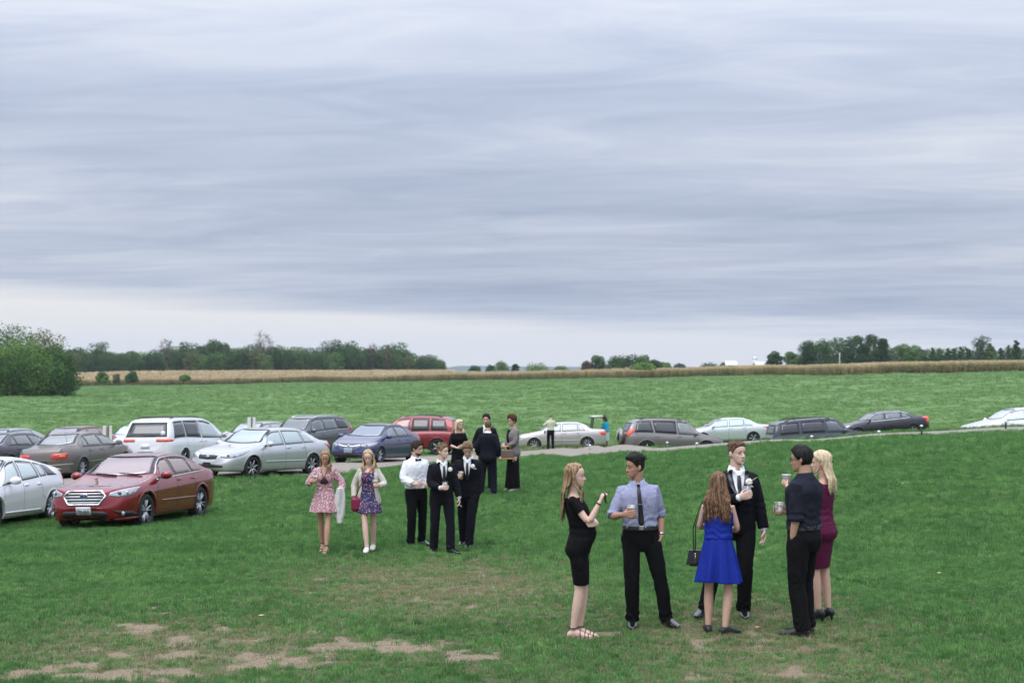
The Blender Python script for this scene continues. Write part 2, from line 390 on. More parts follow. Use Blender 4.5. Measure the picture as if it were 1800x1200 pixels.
# ------------------------------------------------------------------ grass, clumps and corn: instanced by geometry nodes on points
def leaf_mat(name, c0, c1, pscale=.5, trans=.25, c2=None):
    m, nt, b = newmat(name); n = nt.nodes; l = nt.links
    b.inputs['Roughness'].default_value = .65; b.inputs['Specular IOR Level'].default_value = .25
    oi = n.new('ShaderNodeObjectInfo'); g = n.new('ShaderNodeNewGeometry')
    nz = n.new('ShaderNodeTexNoise'); nz.inputs['Scale'].default_value = pscale; nz.inputs['Detail'].default_value = 4; nz.inputs['Roughness'].default_value = .65
    l.new(g.outputs['Position'], nz.inputs['Vector'])
    a = n.new('ShaderNodeMath'); a.operation = 'MULTIPLY_ADD'; a.inputs[1].default_value = .55; l.new(oi.outputs['Random'], a.inputs[0])
    s = n.new('ShaderNodeMapRange'); s.inputs[1].default_value = .32; s.inputs[2].default_value = .68; s.inputs[3].default_value = 0; s.inputs[4].default_value = .5
    l.new(nz.outputs[0], s.inputs[0]); l.new(s.outputs[0], a.inputs[2])
    r = n.new('ShaderNodeValToRGB'); r.color_ramp.elements[0].color = (*c0, 1); r.color_ramp.elements[1].color = (*c1, 1)
    if c2:
        q = r.color_ramp.elements.new(.93); q.color = (*c1, 1); r.color_ramp.elements[2].color = (*c2, 1)
    l.new(a.outputs[0], r.inputs[0]); l.new(r.outputs[0], b.inputs['Base Color'])
    tr = n.new('ShaderNodeBsdfTranslucent'); l.new(r.outputs[0], tr.inputs[0])
    ms = n.new('ShaderNodeMixShader'); ms.inputs[0].default_value = trans
    l.new(b.outputs[0], ms.inputs[1]); l.new(tr.outputs[0], ms.inputs[2])
    l.new(ms.outputs[0], n['Material Output'].inputs[0]); return m

def tuft(name, nb, h, wid, spread, seed, m, lean=.5):
    rg = random.Random(seed); V = []; F = []
    for _ in range(nb):
        a = rg.uniform(0, 6.28); r = spread*math.sqrt(rg.random()); x, y = r*math.cos(a), r*math.sin(a)
        d = rg.uniform(0, 6.28); hh = h*rg.uniform(.6, 1.15); ww = wid*rg.uniform(.7, 1.2); k = lean*hh*rg.uniform(.2, 1)
        fa = rg.uniform(0, 3.14); ex, ey = math.cos(fa)*ww/2, math.sin(fa)*ww/2
        dx, dy = math.cos(d)*k, math.sin(d)*k; b = len(V)
        V += [(x-ex, y-ey, -.01), (x+ex, y+ey, -.01), (x+dx*.35+ex*.8, y+dy*.35+ey*.8, hh*.6), (x+dx*.35-ex*.8, y+dy*.35-ey*.8, hh*.6), (x+dx, y+dy, hh)]
        F += [[b, b+1, b+2, b+3], [b+3, b+2, b+4]]
    me = mesh_from(name, V, F, False); me.materials.append(m)
    return bpy.data.objects.new(name, me)

def scatter(name, pts, rot, scl, sources, label, cat):
    """one stuff object: an instance of one of the sources on every point"""
    col = bpy.data.collections.new(name+'_kinds')
    for s in sources: col.objects.link(s)
    me = bpy.data.meshes.new(name); me.vertices.add(len(pts)); me.vertices.foreach_set('co', np.asarray(pts, np.float32).ravel())
    a = me.attributes.new('rot', 'FLOAT_VECTOR', 'POINT'); a.data.foreach_set('vector', np.asarray(rot, np.float32).ravel())
    a = me.attributes.new('scl', 'FLOAT_VECTOR', 'POINT'); a.data.foreach_set('vector', np.asarray(scl, np.float32).ravel())
    a = me.attributes.new('idx', 'INT', 'POINT'); a.data.foreach_set('value', np.random.RandomState(3).randint(0, len(sources), len(pts)).astype(np.int32))
    o = bpy.data.objects.new(name, me); COL.objects.link(o)
    g = bpy.data.node_groups.new(name, 'GeometryNodeTree')
    g.interface.new_socket('Geometry', in_out='INPUT', socket_type='NodeSocketGeometry'); g.interface.new_socket('Geometry', in_out='OUTPUT', socket_type='NodeSocketGeometry')
    n = g.nodes; l = g.links; i = n.new('NodeGroupInput'); q = n.new('NodeGroupOutput')
    ci = n.new('GeometryNodeCollectionInfo'); ci.inputs['Collection'].default_value = col; ci.inputs['Separate Children'].default_value = True; ci.inputs['Reset Children'].default_value = True
    ip = n.new('GeometryNodeInstanceOnPoints'); ip.inputs['Pick Instance'].default_value = True
    def at(nm, t):
        x = n.new('GeometryNodeInputNamedAttribute'); x.data_type = t; x.inputs['Name'].default_value = nm; return x.outputs[0]
    l.new(i.outputs[0], ip.inputs['Points']); l.new(ci.outputs[0], ip.inputs['Instance'])
    l.new(at('idx', 'INT'), ip.inputs['Instance Index'])
    er = n.new('FunctionNodeEulerToRotation'); l.new(at('rot', 'FLOAT_VECTOR'), er.inputs[0]); l.new(er.outputs[0], ip.inputs['Rotation'])
    l.new(at('scl', 'FLOAT_VECTOR'), ip.inputs['Scale']); l.new(ip.outputs[0], q.inputs[0])
    md = o.modifiers.new('scatter', 'NODES'); md.node_group = g
    return tag(o, label, cat, kind='stuff')

_gr = np.random.RandomState(11)
def pts_in(y0, y1, dens, side=3.0):
    """random points in the wedge of ground the photograph looks over, a few metres wider"""
    hw1 = .37*y1+side; n = int((y1-y0)*2*hw1*dens); x = _gr.uniform(-hw1, hw1, n); y = _gr.uniform(y0, y1, n)
    k = np.abs(x) < .37*y+side; return x[k], y[k]
grass_green = leaf_mat('lawn_grass', (.036, .125, .033), (.235, .43, .13), .7, .3, (.42, .42, .19))
grass_dark = leaf_mat('lawn_grass_deep', (.022, .09, .023), (.145, .32, .09), .8, .25)
grass_dry = leaf_mat('lawn_grass_dry', (.14, .16, .065), (.32, .28, .16), .9, .2)
clover = leaf_mat('clover', (.07, .17, .05), (.14, .29, .09), 1.0, .25)
srcs = [tuft('tuft_a', 15, .055, .006, .05, 1, grass_green), tuft('tuft_b', 15, .06, .006, .055, 2, grass_dark), tuft('tuft_c', 13, .05, .0065, .05, 3, grass_green),
        tuft('tuft_d', 14, .065, .006, .045, 4, grass_dark), tuft('tuft_e', 10, .03, .012, .05, 5, clover, 1.4), tuft('tuft_f', 13, .05, .006, .05, 6, grass_green)]
def lawn(name, y0, y1, dens, sc, label, srcs):
    x, y = pts_in(y0, y1, dens); b, th = bare_thin(x, y); p = np.stack([x, y, 0*x], -1)
    nz = vnoise(p, 3.2, 2, 8)
    keep = (_gr.rand(len(x)) > np.clip(b*1.5-.15, 0, .90+.1*(nz < .55))) & (_gr.rand(len(x)) > th*(.35+.6*(nz < .5)))
    keep &= road_dist(x, y) > 2.1*(.9+.2*_gr.rand(len(x)))
    x, y, b, th, nz = x[keep], y[keep], b[keep], th[keep], nz[keep]
    z = ground_z(x, y); n = len(x)
    clump = vnoise(np.stack([x, y, 0*x], -1), 5.0, 2, 9)
    h = sc*(.30+1.35*clump)*_gr.uniform(.75, 1.25, n)*(1-.4*th)
    rot = np.stack([_gr.uniform(-.15, .15, n), _gr.uniform(-.15, .15, n), _gr.uniform(0, 6.28, n)], -1)
    sx = sc*_gr.uniform(.8, 1.25, n)
    scatter(name, np.stack([x, y, z], -1), rot, np.stack([sx, sx, h], -1), srcs, label, 'grass')
lawn('near_lawn_grass', 10.8, 21, 330, .9, 'short trodden lawn grass around and in front of the six nearest guests', srcs)
lawn('middle_lawn_grass', 21, 36, 150, 1.25, 'mown lawn grass around the walking guests and the red sedan', srcs[:4]+[srcs[5]])
lawn('bank_grass', 36, 62, 40, 1.9, 'grass on the slope between the guests and the gravel road', srcs[:4])
def drytufts():
    x, y = pts_in(11, 23, 210); b, th = bare_thin(x, y); k = (_gr.rand(len(x)) < th*.85+.07) & (b < .8); x, y = x[k], y[k]; n = len(x)
    src = [tuft('dry_tuft_a', 10, .04, .005, .05, 21, grass_dry, 1.1), tuft('dry_tuft_b', 10, .035, .005, .06, 22, grass_dry, 1.4)]
    sx = _gr.uniform(.7, 1.1, n)
    scatter('dry_grass', np.stack([x, y, ground_z(x, y)], -1), np.stack([0*x, 0*x, _gr.uniform(0, 6, n)], -1), np.stack([sx, sx, sx], -1), src, 'straw-coloured dry grass between the green tufts of the worn lawn', 'grass')
drytufts()
def pebbles():
    x, y = pts_in(11, 19, 900); b, th = bare_thin(x, y); k = (b > .55); x, y = x[k], y[k]; n = len(x)
    src = []
    for i in range(3):
        s = MB().ball((0, 0, 0), (.5, .42, .3), 6, 4); me = mesh_from('pebble', np.concatenate(s.V), s.F, True)
        me.materials.append(mat('pebble_%s' % 'abc'[i], [(.30, .26, .22), (.2, .165, .13), (.38, .34, .30)][i], .9)); src.append(bpy.data.objects.new('pebble', me))
    sx = _gr.uniform(.004, .014, n)*(1+1.0*(_gr.rand(n) < .04))
    scatter('bare_soil_pebbles', np.stack([x, y, ground_z(x, y)+.002], -1), np.stack([0*x, 0*x, _gr.uniform(0, 6, n)], -1), np.stack([sx, sx, sx], -1), src, 'small stones and crumbs of soil on the bare patches of the lawn', 'gravel')
pebbles()
CE = [(100,470),(300,470),(600,460),(900,430),(1100,375),(1300,345),(1400,325),(1500,295),(1800,290),(2300,288)]
mead = leaf_mat('meadow_leaf', (.13, .24, .08), (.27, .40, .15), .10, .3, (.27, .33, .16))
mead_d = leaf_mat('meadow_leaf_deep', (.10, .20, .065), (.21, .32, .11), .10, .3)
dryv = leaf_mat('verge_dry', (.16, .17, .07), (.34, .29, .15), .5, .3)
msrc = [tuft('clump_a', 26, .20, .03, .26, 31, mead, .8), tuft('clump_b', 26, .22, .03, .28, 32, mead_d, .8), tuft('clump_c', 24, .18, .035, .3, 33, mead, 1.0)]
def meadow(name, y0, y1, dens, sc, label):
    x, y = pts_in(y0, y1, dens, 12); n0 = len(x)
    nz = vnoise(np.stack([x, y*.6, 0*x], -1), .22, 3, 12); k = _gr.rand(n0) < np.clip((nz-.1)*2.2, .55, 1); k &= (road_dist(x, y) > 2.8) & (y < np.interp(900+FPX*x/y, [c[0] for c in CE], [c[1] for c in CE])-1)
    x, y, nz = x[k], y[k], nz[k]; n = len(x)
    s = sc*_gr.uniform(.6, 1.3, n); h = s*(.35+.5*nz)
    scatter(name, np.stack([x, y, ground_z(x, y)], -1), np.stack([0*x, 0*x, _gr.uniform(0, 6.28, n)], -1), np.stack([s, s, h], -1), msrc, label, 'grass')
meadow('verge_plants', 62, 100, 4.5, 1.0, 'green plants of the meadow just beyond the parked cars')
meadow('meadow_plants', 100, 190, 1.1, 1.5, 'green plants over the middle of the wide meadow')
meadow('far_meadow_plants', 190, 468, .35, 2.3, 'green plants over the far side of the wide meadow')
def verge():
    n = 2600; u = _gr.uniform(1625, 1760, n); Y = _gr.uniform(60, 84, n); x = (u-900)/FPX*Y
    n2 = 350; u2 = _gr.uniform(900, 1100, n2); Y2 = _gr.uniform(69, 80, n2)
    x = np.concatenate([x, (u2-900)/FPX*Y2]); y = np.concatenate([Y, Y2]); n = len(x)
    src = [tuft('verge_tuft', 16, .26, .02, .15, 41, dryv, .7), tuft('verge_tuft_b', 16, .24, .025, .16, 42, mead, .7)]
    s = _gr.uniform(.6, 1.25, n)
    scatter('verge_weeds', np.stack([x, y, ground_z(x, y)], -1), np.stack([0*x, 0*x, _gr.uniform(0, 6.28, n)], -1), np.stack([s, s, s], -1), src, 'dry yellow weeds on the verge between the black sedan and the white sedan', 'weeds')
verge()

# ---- corn: ripe stalks along the far side of the meadow
corn_m = leaf_mat('corn_leaf', (.20, .18, .07), (.52, .42, .22), .06, .3)
corn_t = leaf_mat('corn_tassel', (.46, .36, .20), (.72, .58, .37), .06, .2)
corn_g = leaf_mat('corn_green', (.13, .17, .055), (.34, .31, .12), .05, .3)
def cornstalk(name, seed, mleaf):
    rg = random.Random(seed); V = []; F = []; MI = []
    for s in range(3):
        x0, y0 = rg.uniform(-.3, .3), rg.uniform(-.3, .3); H = rg.uniform(1.9, 2.4)
        b = len(V); V += [(x0-.03, y0, 0), (x0+.03, y0, 0), (x0+.02, y0, H), (x0-.02, y0, H)]; F.append([b, b+1, b+2, b+3]); MI.append(0)
        for k in range(9):
            z = H*(.18+.08*k); a = rg.uniform(0, 6.28); L = rg.uniform(.45, .7); ww = .1; dx, dy = math.cos(a), math.sin(a); b = len(V)
            V += [(x0-dy*ww*.4, y0+dx*ww*.4, z), (x0+dy*ww*.4, y0-dx*ww*.4, z), (x0+dx*L*.5+dy*ww*.5, y0+dy*L*.5-dx*ww*.5, z+.22), (x0+dx*L*.5-dy*ww*.5, y0+dy*L*.5+dx*ww*.5, z+.22), (x0+dx*L, y0+dy*L, z-.12)]
            F += [[b, b+1, b+2, b+3], [b+3, b+2, b+4]]; MI += [0, 0]
        for k in range(4):
            a = rg.uniform(0, 6.28); b = len(V); dx, dy = math.cos(a), math.sin(a)
            V += [(x0-.05*dy, y0+.05*dx, H-.05), (x0+.05*dy, y0-.05*dx, H-.05), (x0+dx*.16, y0+dy*.16, H+.34)]; F.append([b, b+1, b+2]); MI.append(1)
    me = mesh_from(name, V, F, False); me.materials.append(mleaf); me.materials.append(corn_t); me.polygons.foreach_set('material_index', MI)
    return bpy.data.objects.new(name, me)
csrc = [cornstalk('corn_a', 1, corn_m), cornstalk('corn_b', 2, corn_m), cornstalk('corn_c', 3, corn_g)]
# front edge of the corn: pixel column, distance
def corn():
    us = [c[0] for c in CE]; ys = [c[1] for c in CE]; X = []; Yc = []
    for row in range(26):
        d = row*.8 if row < 10 else 8+(row-10)*3.2
        n = int(1700 if row < 10 else 620)
        u = _gr.uniform(us[0]-30*(row > 9), us[-1], n); y = np.interp(u, us, ys)+d+_gr.uniform(-.15, .15, n); X.append((u-900)/FPX*y); Yc.append(y)
    x = np.concatenate(X); y = np.concatenate(Yc); n = len(x); s = _gr.uniform(.76, .98, n)*(.92+.16*vnoise(np.stack([x, y, 0*x], -1), .08, 2, 14)); sx = 1+.5*((y-np.interp(900+FPX*x/y, us, ys)) > 8)
    scatter('corn', np.stack([x, y, ground_z(x, y)], -1), np.stack([0*x, 0*x, _gr.uniform(0, 6.28, n)], -1), np.stack([s*sx, s*sx, s], -1), csrc, 'ripe tan corn standing in a long band along the far edge of the meadow', 'corn')
corn()
def far_corn():
    # the pale field that shows above the corn on the left, in front of the wood
    x0 = [(150, 400), (800, 380)]; X = _gr.uniform(120, 800, 9000); Y = _gr.uniform(480, 562, 9000)
    x = (X-900)/FPX*Y; s = _gr.uniform(.9, 1.1, 9000)
    scatter('pale_corn', np.stack([x, Y, ground_z(x, Y)], -1), np.stack([0*x, 0*x, _gr.uniform(0, 6.28, 9000)], -1), np.stack([s*1.8, s*1.8, s*1.0], -1), csrc[:2], 'paler stretch of ripe corn between the corn edge and the wood', 'corn')
far_corn()

# ------------------------------------------------------------------ trees
bark = mat('bark', (.11, .09, .075), .95, var=.3)
def crown_mat(name, c0, c1):
    m, nt, b = newmat(name); n = nt.nodes; l = nt.links; b.inputs['Roughness'].default_value = .7; b.inputs['Specular IOR Level'].default_value = .2
    tcn = n.new('ShaderNodeTexCoord'); nz = n.new('ShaderNodeTexNoise'); nz.inputs['Scale'].default_value = .45; nz.inputs['Detail'].default_value = 5; nz.inputs['Roughness'].default_value = .7
    l.new(tcn.outputs['Object'], nz.inputs['Vector'])
    oi = n.new('ShaderNodeObjectInfo'); a = n.new('ShaderNodeMath'); a.operation = 'MULTIPLY_ADD'; a.inputs[1].default_value = .35; l.new(oi.outputs['Random'], a.inputs[0]); l.new(nz.outputs[0], a.inputs[2])
    r = n.new('ShaderNodeValToRGB'); e = r.color_ramp.elements; e[0].position = .4; e[0].color = (*c0, 1); e[1].position = .9; e[1].color = (*c1, 1)
    l.new(a.outputs[0], r.inputs[0]); l.new(r.outputs[0], b.inputs['Base Color'])
    tr = n.new('ShaderNodeBsdfTranslucent'); l.new(r.outputs[0], tr.inputs[0]); ms = n.new('ShaderNodeMixShader'); ms.inputs[0].default_value = .25
    l.new(b.outputs[0], ms.inputs[1]); l.new(tr.outputs[0], ms.inputs[2]); l.new(ms.outputs[0], n['Material Output'].inputs[0]); return m
CM = {'dark': crown_mat('crown_dark', (.020, .055, .016), (.065, .135, .04)), 'mid': crown_mat('crown_mid', (.033, .085, .022), (.12, .22, .06)),
      'light': crown_mat('crown_light', (.06, .14, .03), (.19, .30, .075)), 'olive': crown_mat('crown_olive', (.075, .10, .035), (.19, .20, .08)), 'brown': crown_mat('crown_brown', (.07, .06, .035), (.15, .12, .08))}
def tree(name, h, wd, kind, seed, nleaf, leaf=.42, lobes=12, base=.12, label=None, cat='tree', group=None, shape='round', sparse=0.0):
    rg = np.random.RandomState(seed); root = empty(name)
    if label: tag(root, label, cat, group)
    t = MB(); ht = h*(.8 if shape != 'bush' else .5); zz = np.linspace(0, ht, 7); wob = np.cumsum(rg.uniform(-.06, .06, (7, 2)), 0)*h*.12
    pts = np.stack([wob[:, 0], wob[:, 1], zz], -1); pts[0, :2] = 0
    t.tube(pts, np.linspace(h*.022, h*.006, 7), 7)
    C = []; 
    for k in range(lobes):
        f = (k+.5)/lobes; a = k*2.4+rg.uniform(-.5, .5); zt = base+(1-base)*(.12+.8*f)
        if shape == 'cone': rad = wd/2*(1.05-zt)*.75; lr = wd*.26*(1.15-zt)
        elif shape == 'column': rad = wd/2*.35; lr = wd*.33
        elif shape == 'bush': rad = wd/2*.62*math.sqrt(max(.05, 1-zt**2)); lr = wd*.2; zt *= .8
        else: rad = wd/2*.66*math.sqrt(max(.08, 1-((zt-.5)/.56)**2)); lr = wd*rg.uniform(.17, .25)
        rad *= rg.uniform(.55, 1.15); c = np.array((math.cos(a)*rad, math.sin(a)*rad, zt*h*(.93 if shape != 'bush' else 1)))
        C.append((c, lr*(1-sparse*.45))); i = min(6, max(1, int(6*min(1, c[2]/ht*.7))))
        mid = (pts[i]+c)/2+np.array((0, 0, -.03*h)); t.tube([pts[i], mid, c], [h*.008, h*.005, h*.002], 5)
        if sparse:
            for q in range(5):
                d = rg.normal(size=3); d[2] = abs(d[2]); d /= np.linalg.norm(d); t.tube([c, c+d*lr*.7, c+d*lr*1.3+np.array((0, 0, .1))], [h*.003, h*.0022, h*.001], 4)
    t.build('trunk', bark, root)
    n = nleaf; ci = rg.randint(0, len(C), n); d = rg.normal(size=(n, 3)); d /= np.linalg.norm(d, axis=1)[:, None]
    rr = np.array([C[i][1] for i in ci])*(.45+.62*rg.rand(n)**.6); cc = np.array([C[i][0] for i in ci])
    d2 = d*np.array((1.15, 1.15, .85)); p = cc+d2*rr[:, None]; keep = p[:, 2] > h*base*.4+.15
    p = p[keep]; d = d[keep]; n = len(p)
    nrm = d+rg.normal(size=(n, 3))*.55; nrm /= np.linalg.norm(nrm, axis=1)[:, None]
    a = np.cross(nrm, rg.normal(size=(n, 3))); a /= np.linalg.norm(a, axis=1)[:, None]; b = np.cross(nrm, a)
    s = leaf*rg.uniform(.55, 1.3, n)[:, None]
    V = np.stack([p-a*s*.5, p+b*s*.32, p+a*s*.55, p-b*s*.3+nrm*s*.15], 1).reshape(-1, 3); F = np.arange(n*4).reshape(-1, 4)
    mkobj('crown', mesh_from('crown', V, F, False), CM[kind], root)
    CH[root.name] = kids(root)
    return root
def put(t, u, Y, s=1.0, rz=None, sz=None, dz=-.1):
    x = (u-900)/FPX*Y; t.location = (x, Y, float(ground_z(x, Y))+dz); t.rotation_euler = (0, 0, rz if rz is not None else random.Random(u*7+Y).uniform(0, 6.28)); t.scale = (s, s, sz or s)
random.seed(4)
WG = 'trees of the wood beyond the corn'
LW = {'dark': 'dark green broadleaf tree within the wood beyond the tan corn', 'mid': 'mid green broadleaf tree within the wood beyond the tan corn', 'light': 'fresh light green tree within the wood beyond the tan corn',
      'olive': 'olive yellowish tree within the wood beyond the tan corn', 'brown': 'brownish thinning tree within the wood beyond the tan corn'}
protos = []
for i, (kd, h, wd) in enumerate([('dark', 13, 9), ('mid', 12, 9), ('mid', 11, 8), ('light', 10, 8), ('olive', 11.5, 8), ('dark', 11, 8), ('mid', 13.5, 8.5), ('brown', 12, 7)]):
    protos.append((tree('broadleaf_tree', h, wd, kd, 100+i, 2600, .52, 14, .03, LW[kd], group=WG), kd)); 
used = set()
def wood(u, Y, s, pick=None, label=None):
    i = random.choice([0, 1, 1, 2, 2, 3, 4, 5, 5, 6, 0]) if pick is None else pick
    t = protos[i][0]
    if i in used: t = copy_tree(t)
    used.add(i)
    if label: t['label'] = label; del t['group']
    put(t, u, Y, s*random.uniform(.95, 1.1)); return t
# outline of the wood: pixel column -> pixel height of its tops
top_u = [-150, 0, 100, 150, 215, 290, 380, 460, 560, 640, 700, 740, 790]; top_v = [604, 606, 604, 608, 612, 610, 606, 604, 612, 607, 612, 618, 634]
for row, (Y, step) in enumerate([(572, 15), (586, 17), (600, 19)]):
    u = -140+row*7
    while u < 782:
        hp = (660-np.interp(u, top_u, top_v))/FPX*Y*1.1
        wood(u+random.uniform(-5, 5), Y+random.uniform(-3, 3), hp/12.2*(random.uniform(.72, .92) if row == 0 else random.uniform(.85, 1.03))); u += step*random.uniform(.8, 1.2)
for (u, v, pk, lab) in [(172, 596, 0, 'dark rounded oak rising above the wood, just right of the large trees at the edge'), (383, 600, 5, 'small dark pointed tree top standing above the middle of the wood'), (583, 602, 0, 'dark broad crown above the wood, third tall one along its skyline'), (612, 601, 1, 'taller mid green crown above the right part of the wood'), (700, 604, 6, 'pale green open crown near the right end of the wood')]:
    wood(u, 580, (662-v)/FPX*580*1.07/[13, 12, 11, 10, 11.5, 11, 13.5, 12][pk], pk, lab)
for (u, v, wdt, lab) in [(293, 594, 7, 'half bare tree with a thin brown crown above the wood'), (463, 583, 8, 'bare-branched tree sticking out highest above the wood'), (655, 603, 5, 'thin bare tree top above the right half of the wood'), (683, 606, 5, 'narrow thin crown beside the pale open crown of the wood')]:
    put(tree('sparse_tree', (662-v)/FPX*568*1.05, wdt*1.2, 'brown', int(u), 420, .4, 15, .5, lab, sparse=1.0), u, 568)
wood(338, 575, .82, 7); wood(520, 577, .86, 7); wood(748, 576, .62, 7)
# big trees at the left edge, nearer
BG = 'large trees at the near edge of the meadow'
for k, (u, v, Y, wd, kd, lab) in enumerate([(-40, 566, 250, 13, 'mid', 'large tree partly cut by the picture border beside the meadow'), (12, 570, 252, 9, 'dark', 'tall dark green tree, second in the near group by the meadow'),
        (45, 590, 246, 9, 'light', 'bright green rounded tree in the middle of the near group by the meadow'), (78, 576, 256, 7, 'olive', 'tall thin-topped tree behind the bright green one of the near group'), (90, 604, 248, 8, 'mid', 'lower green tree at the right side of the near group by the meadow'),
        (106, 622, 250, 6, 'dark', 'small dark tree closing the right end of the near group'), (22, 612, 240, 8, 'mid', 'green bushy tree low in front of the near group'), (64, 620, 241, 8, 'light', 'light leafy shrub-like tree in front of the near group'), (-14, 606, 241, 8, 'light', 'light green low tree at the picture border in front of the near group'),
        (-90, 570, 250, 13, 'mid', 'large green tree beyond the picture border'), (97, 640, 243, 6, 'dark', 'dark undergrowth bush at the right foot of the near group')]):
    put(tree('broadleaf_tree', (690-v)/FPX*Y*1.08, wd*1.15, kd, 300+k, 4200, .38, 20, .0, lab, group=None), u, Y)
# shrubs in front of the wood and in the middle distance
SH = [(180, 652, 672, 395, 3.4, 'light', 'bright green round bush at the left end of the corn'), (205, 656, 672, 396, 2.2, 'olive', 'small yellowish bush touching the bright round bush'), (232, 653, 671, 394, 3.6, 'mid', 'darker green bush right of the bright round bush'), (325, 660, 668, 392, 3, 'light', 'thin pale shrub standing up out of the corn edge'),
      (835, 643, 657, 520, 5, 'mid', 'low green shrub, first right of the end of the wood'), (883, 634, 657, 520, 6, 'mid', 'round grey-green bush before the blue hill'), (906, 638, 657, 522, 3.4, 'dark', 'dark narrow bush joined to the round grey-green one'), (945, 642, 656, 515, 9, 'light', 'wide flat bright green bush before the blue hill'),
      (985, 645, 656, 520, 6, 'mid', 'low hazy bush left of the tree clump above the corn'), (862, 641, 657, 526, 4, 'dark', 'small dark shrub between the low shrub and the round bush'), (1052, 623, 652, 420, 5, 'mid', 'upright tree at the left end of the clump above the corn'), (1032, 634, 652, 420, 3.6, 'brown', 'thin greyish shrub left of the clump above the corn'),
      (1085, 626, 651, 420, 7, 'mid', 'round tree second in the clump above the corn'), (1106, 624, 651, 422, 8, 'dark', 'darkest and widest tree of the clump above the corn'), (1128, 624, 650, 420, 6, 'mid', 'fourth tree of the clump above the corn, level with the dark one'), (1150, 633, 650, 420, 5, 'mid', 'lower tree sloping down at the right of the clump'), (1168, 638, 649, 420, 4, 'light', 'last small tree at the right end of the clump'),
      (1130, 642, 648, 360, 6, 'light', 'flat pale green shrub in front of the clump'), (1195, 640, 648, 900, 8, 'dark', 'tiny far dark tree right of the clump'), (1245, 641, 648, 900, 12, 'dark', 'far dark hedge-like tree left of the white farm'), (1275, 637, 647, 900, 8, 'dark', 'far dark tree touching the white farm')]
for k, (u, v, vb, Y, wd, kd, lab) in enumerate(SH):
    t = tree('bush' if 'bush' in lab or 'shrub' in lab else 'broadleaf_tree', (vb+2-v)/FPX*Y*1.12, wd*1.15, kd, 500+k, 1700, .5 if Y < 600 else .8, 11, 0, lab, cat='bush' if 'bush' in lab or 'shrub' in lab else 'tree', shape='bush')
    x = (u-900)/FPX*Y; t.location = (x, Y, zof(vb+2, Y)); t.rotation_euler = (0, 0, k)
# trees at the right, beyond the corn
RT = [(1361, 616, 4.6, 'dark', 'round', 'small dark tree standing alone right of the white farm'), (1392, 617, 5, 'mid', 'round', 'small green tree between the lone dark one and the big round crowns'), (1421, 598, 5.5, 'dark', 'column', 'dark slender tree before the big round crowns'), (1442, 596, 8, 'mid', 'round', 'big round green crown, left of the largest pair'), (1464, 593, 9, 'mid', 'round', 'big round green crown, right one of the largest pair'),
      (1500, 587, 7, 'dark', 'round', 'tall dark tree with lobed top right of the big round pair'), (1528, 585, 7, 'dark', 'round', 'tall tree with ragged twin top, highest of the right wood'), (1553, 592, 3, 'dark', 'column', 'thin pointed tree directly right of the tall ragged one'), (1600, 606, 7, 'mid', 'round', 'medium tree where the right wood gets lower')]
for k, (u, v, wd, kd, shp, lab) in enumerate(RT):
    t = tree('broadleaf_tree', (657-v)/FPX*430*1.04, wd*1.12, kd, 700+k, 4200, .5, 13, .02, lab, shape=shp); put(t, u, 430, dz=-.6)
RG = 'trees of the far wood on the right'
RL = {'dark': 'dark green tree within the wood beyond the corn at the lone-pole side', 'mid': 'mid green tree within the wood beyond the corn at the lone-pole side', 'olive': 'olive green tree within the wood beyond the corn at the lone-pole side'}
rp = [tree('broadleaf_tree', 10, 7, 'mid', 801, 1100, .45, 11, .02, RL['mid'], group=RG), tree('broadleaf_tree', 10, 6, 'dark', 802, 1100, .45, 11, .02, RL['dark'], group=RG), tree('broadleaf_tree', 10, 7, 'olive', 803, 1100, .45, 11, .02, RL['olive'], group=RG)]
sp = tree('spruce_tree', 10, 5.5, 'dark', 804, 1500, .45, 14, .0, 'small dark conifer in the right wood beyond the corn', group='conifers of the far wood on the right', shape='cone')
ru = set(); u = 1480
while u < 2050:
    i = random.choice([0, 0, 1, 1, 2]); t = rp[i] if i not in ru else copy_tree(rp[i]); ru.add(i)
    hv = np.interp(u, [1480, 1560, 1600, 1650, 1800, 2050], [606, 604, 606, 610, 610, 606]); Y = 440+random.uniform(-8, 14)
    put(t, u, Y, (656-hv)/FPX*Y/10*random.uniform(.8, 1.05)); u += random.uniform(6, 11)
first = True
for u in [1622, 1640, 1652, 1667, 1678, 1690, 1702, 1745, 1760, 1815, 1830, 1860]:
    t = sp if first else copy_tree(sp); first = False; Y = 432+random.uniform(-4, 4)
    put(t, u, Y, (652-random.uniform(602, 609))/FPX*Y/10)
for k, (u, v, wd, lab) in enumerate([(1724, 587, 5.4, 'tall dark spire-shaped tree near the right border'), (1742, 597, 6.5, 'broad conical tree beside the tall spire-shaped one'), (1787, 591, 6, 'dark conical tree at the very right border'), (1773, 600, 3, 'short dark conifer just left of the border conical tree')]):
    put(tree('spruce_tree', (654-v)/FPX*428, wd, 'dark' if k != 1 else 'mid', 900+k, 2400, .45, 14, .0, lab, shape='column' if k == 0 else 'cone'), u, 428, dz=-.4)

# far blue hills on the horizon
hv = []
for i, u in enumerate(np.linspace(-800, 2900, 160)):
    top = 643 + 4*(vnoise(np.array([[u*.006, 0, 0]]), 1, 3)[0]-.5) + (3 if u < 800 else 0) + np.clip((u-1050)/150, 0, 6)
    hv.append([P(u, 660, 4600), P(u, 650+(top-650)*.55, 4700), P(u, top+.5, 5200), P(u, top+2, 6000), P(u, 660, 6400)])
hb = MB().grid(np.array(hv), flip=True)
hills = hb.build('hills', mat('hill_wood', (.035, .06, .045), .95, var=.35, vscale=.01)); tag(hills, kind='structure')

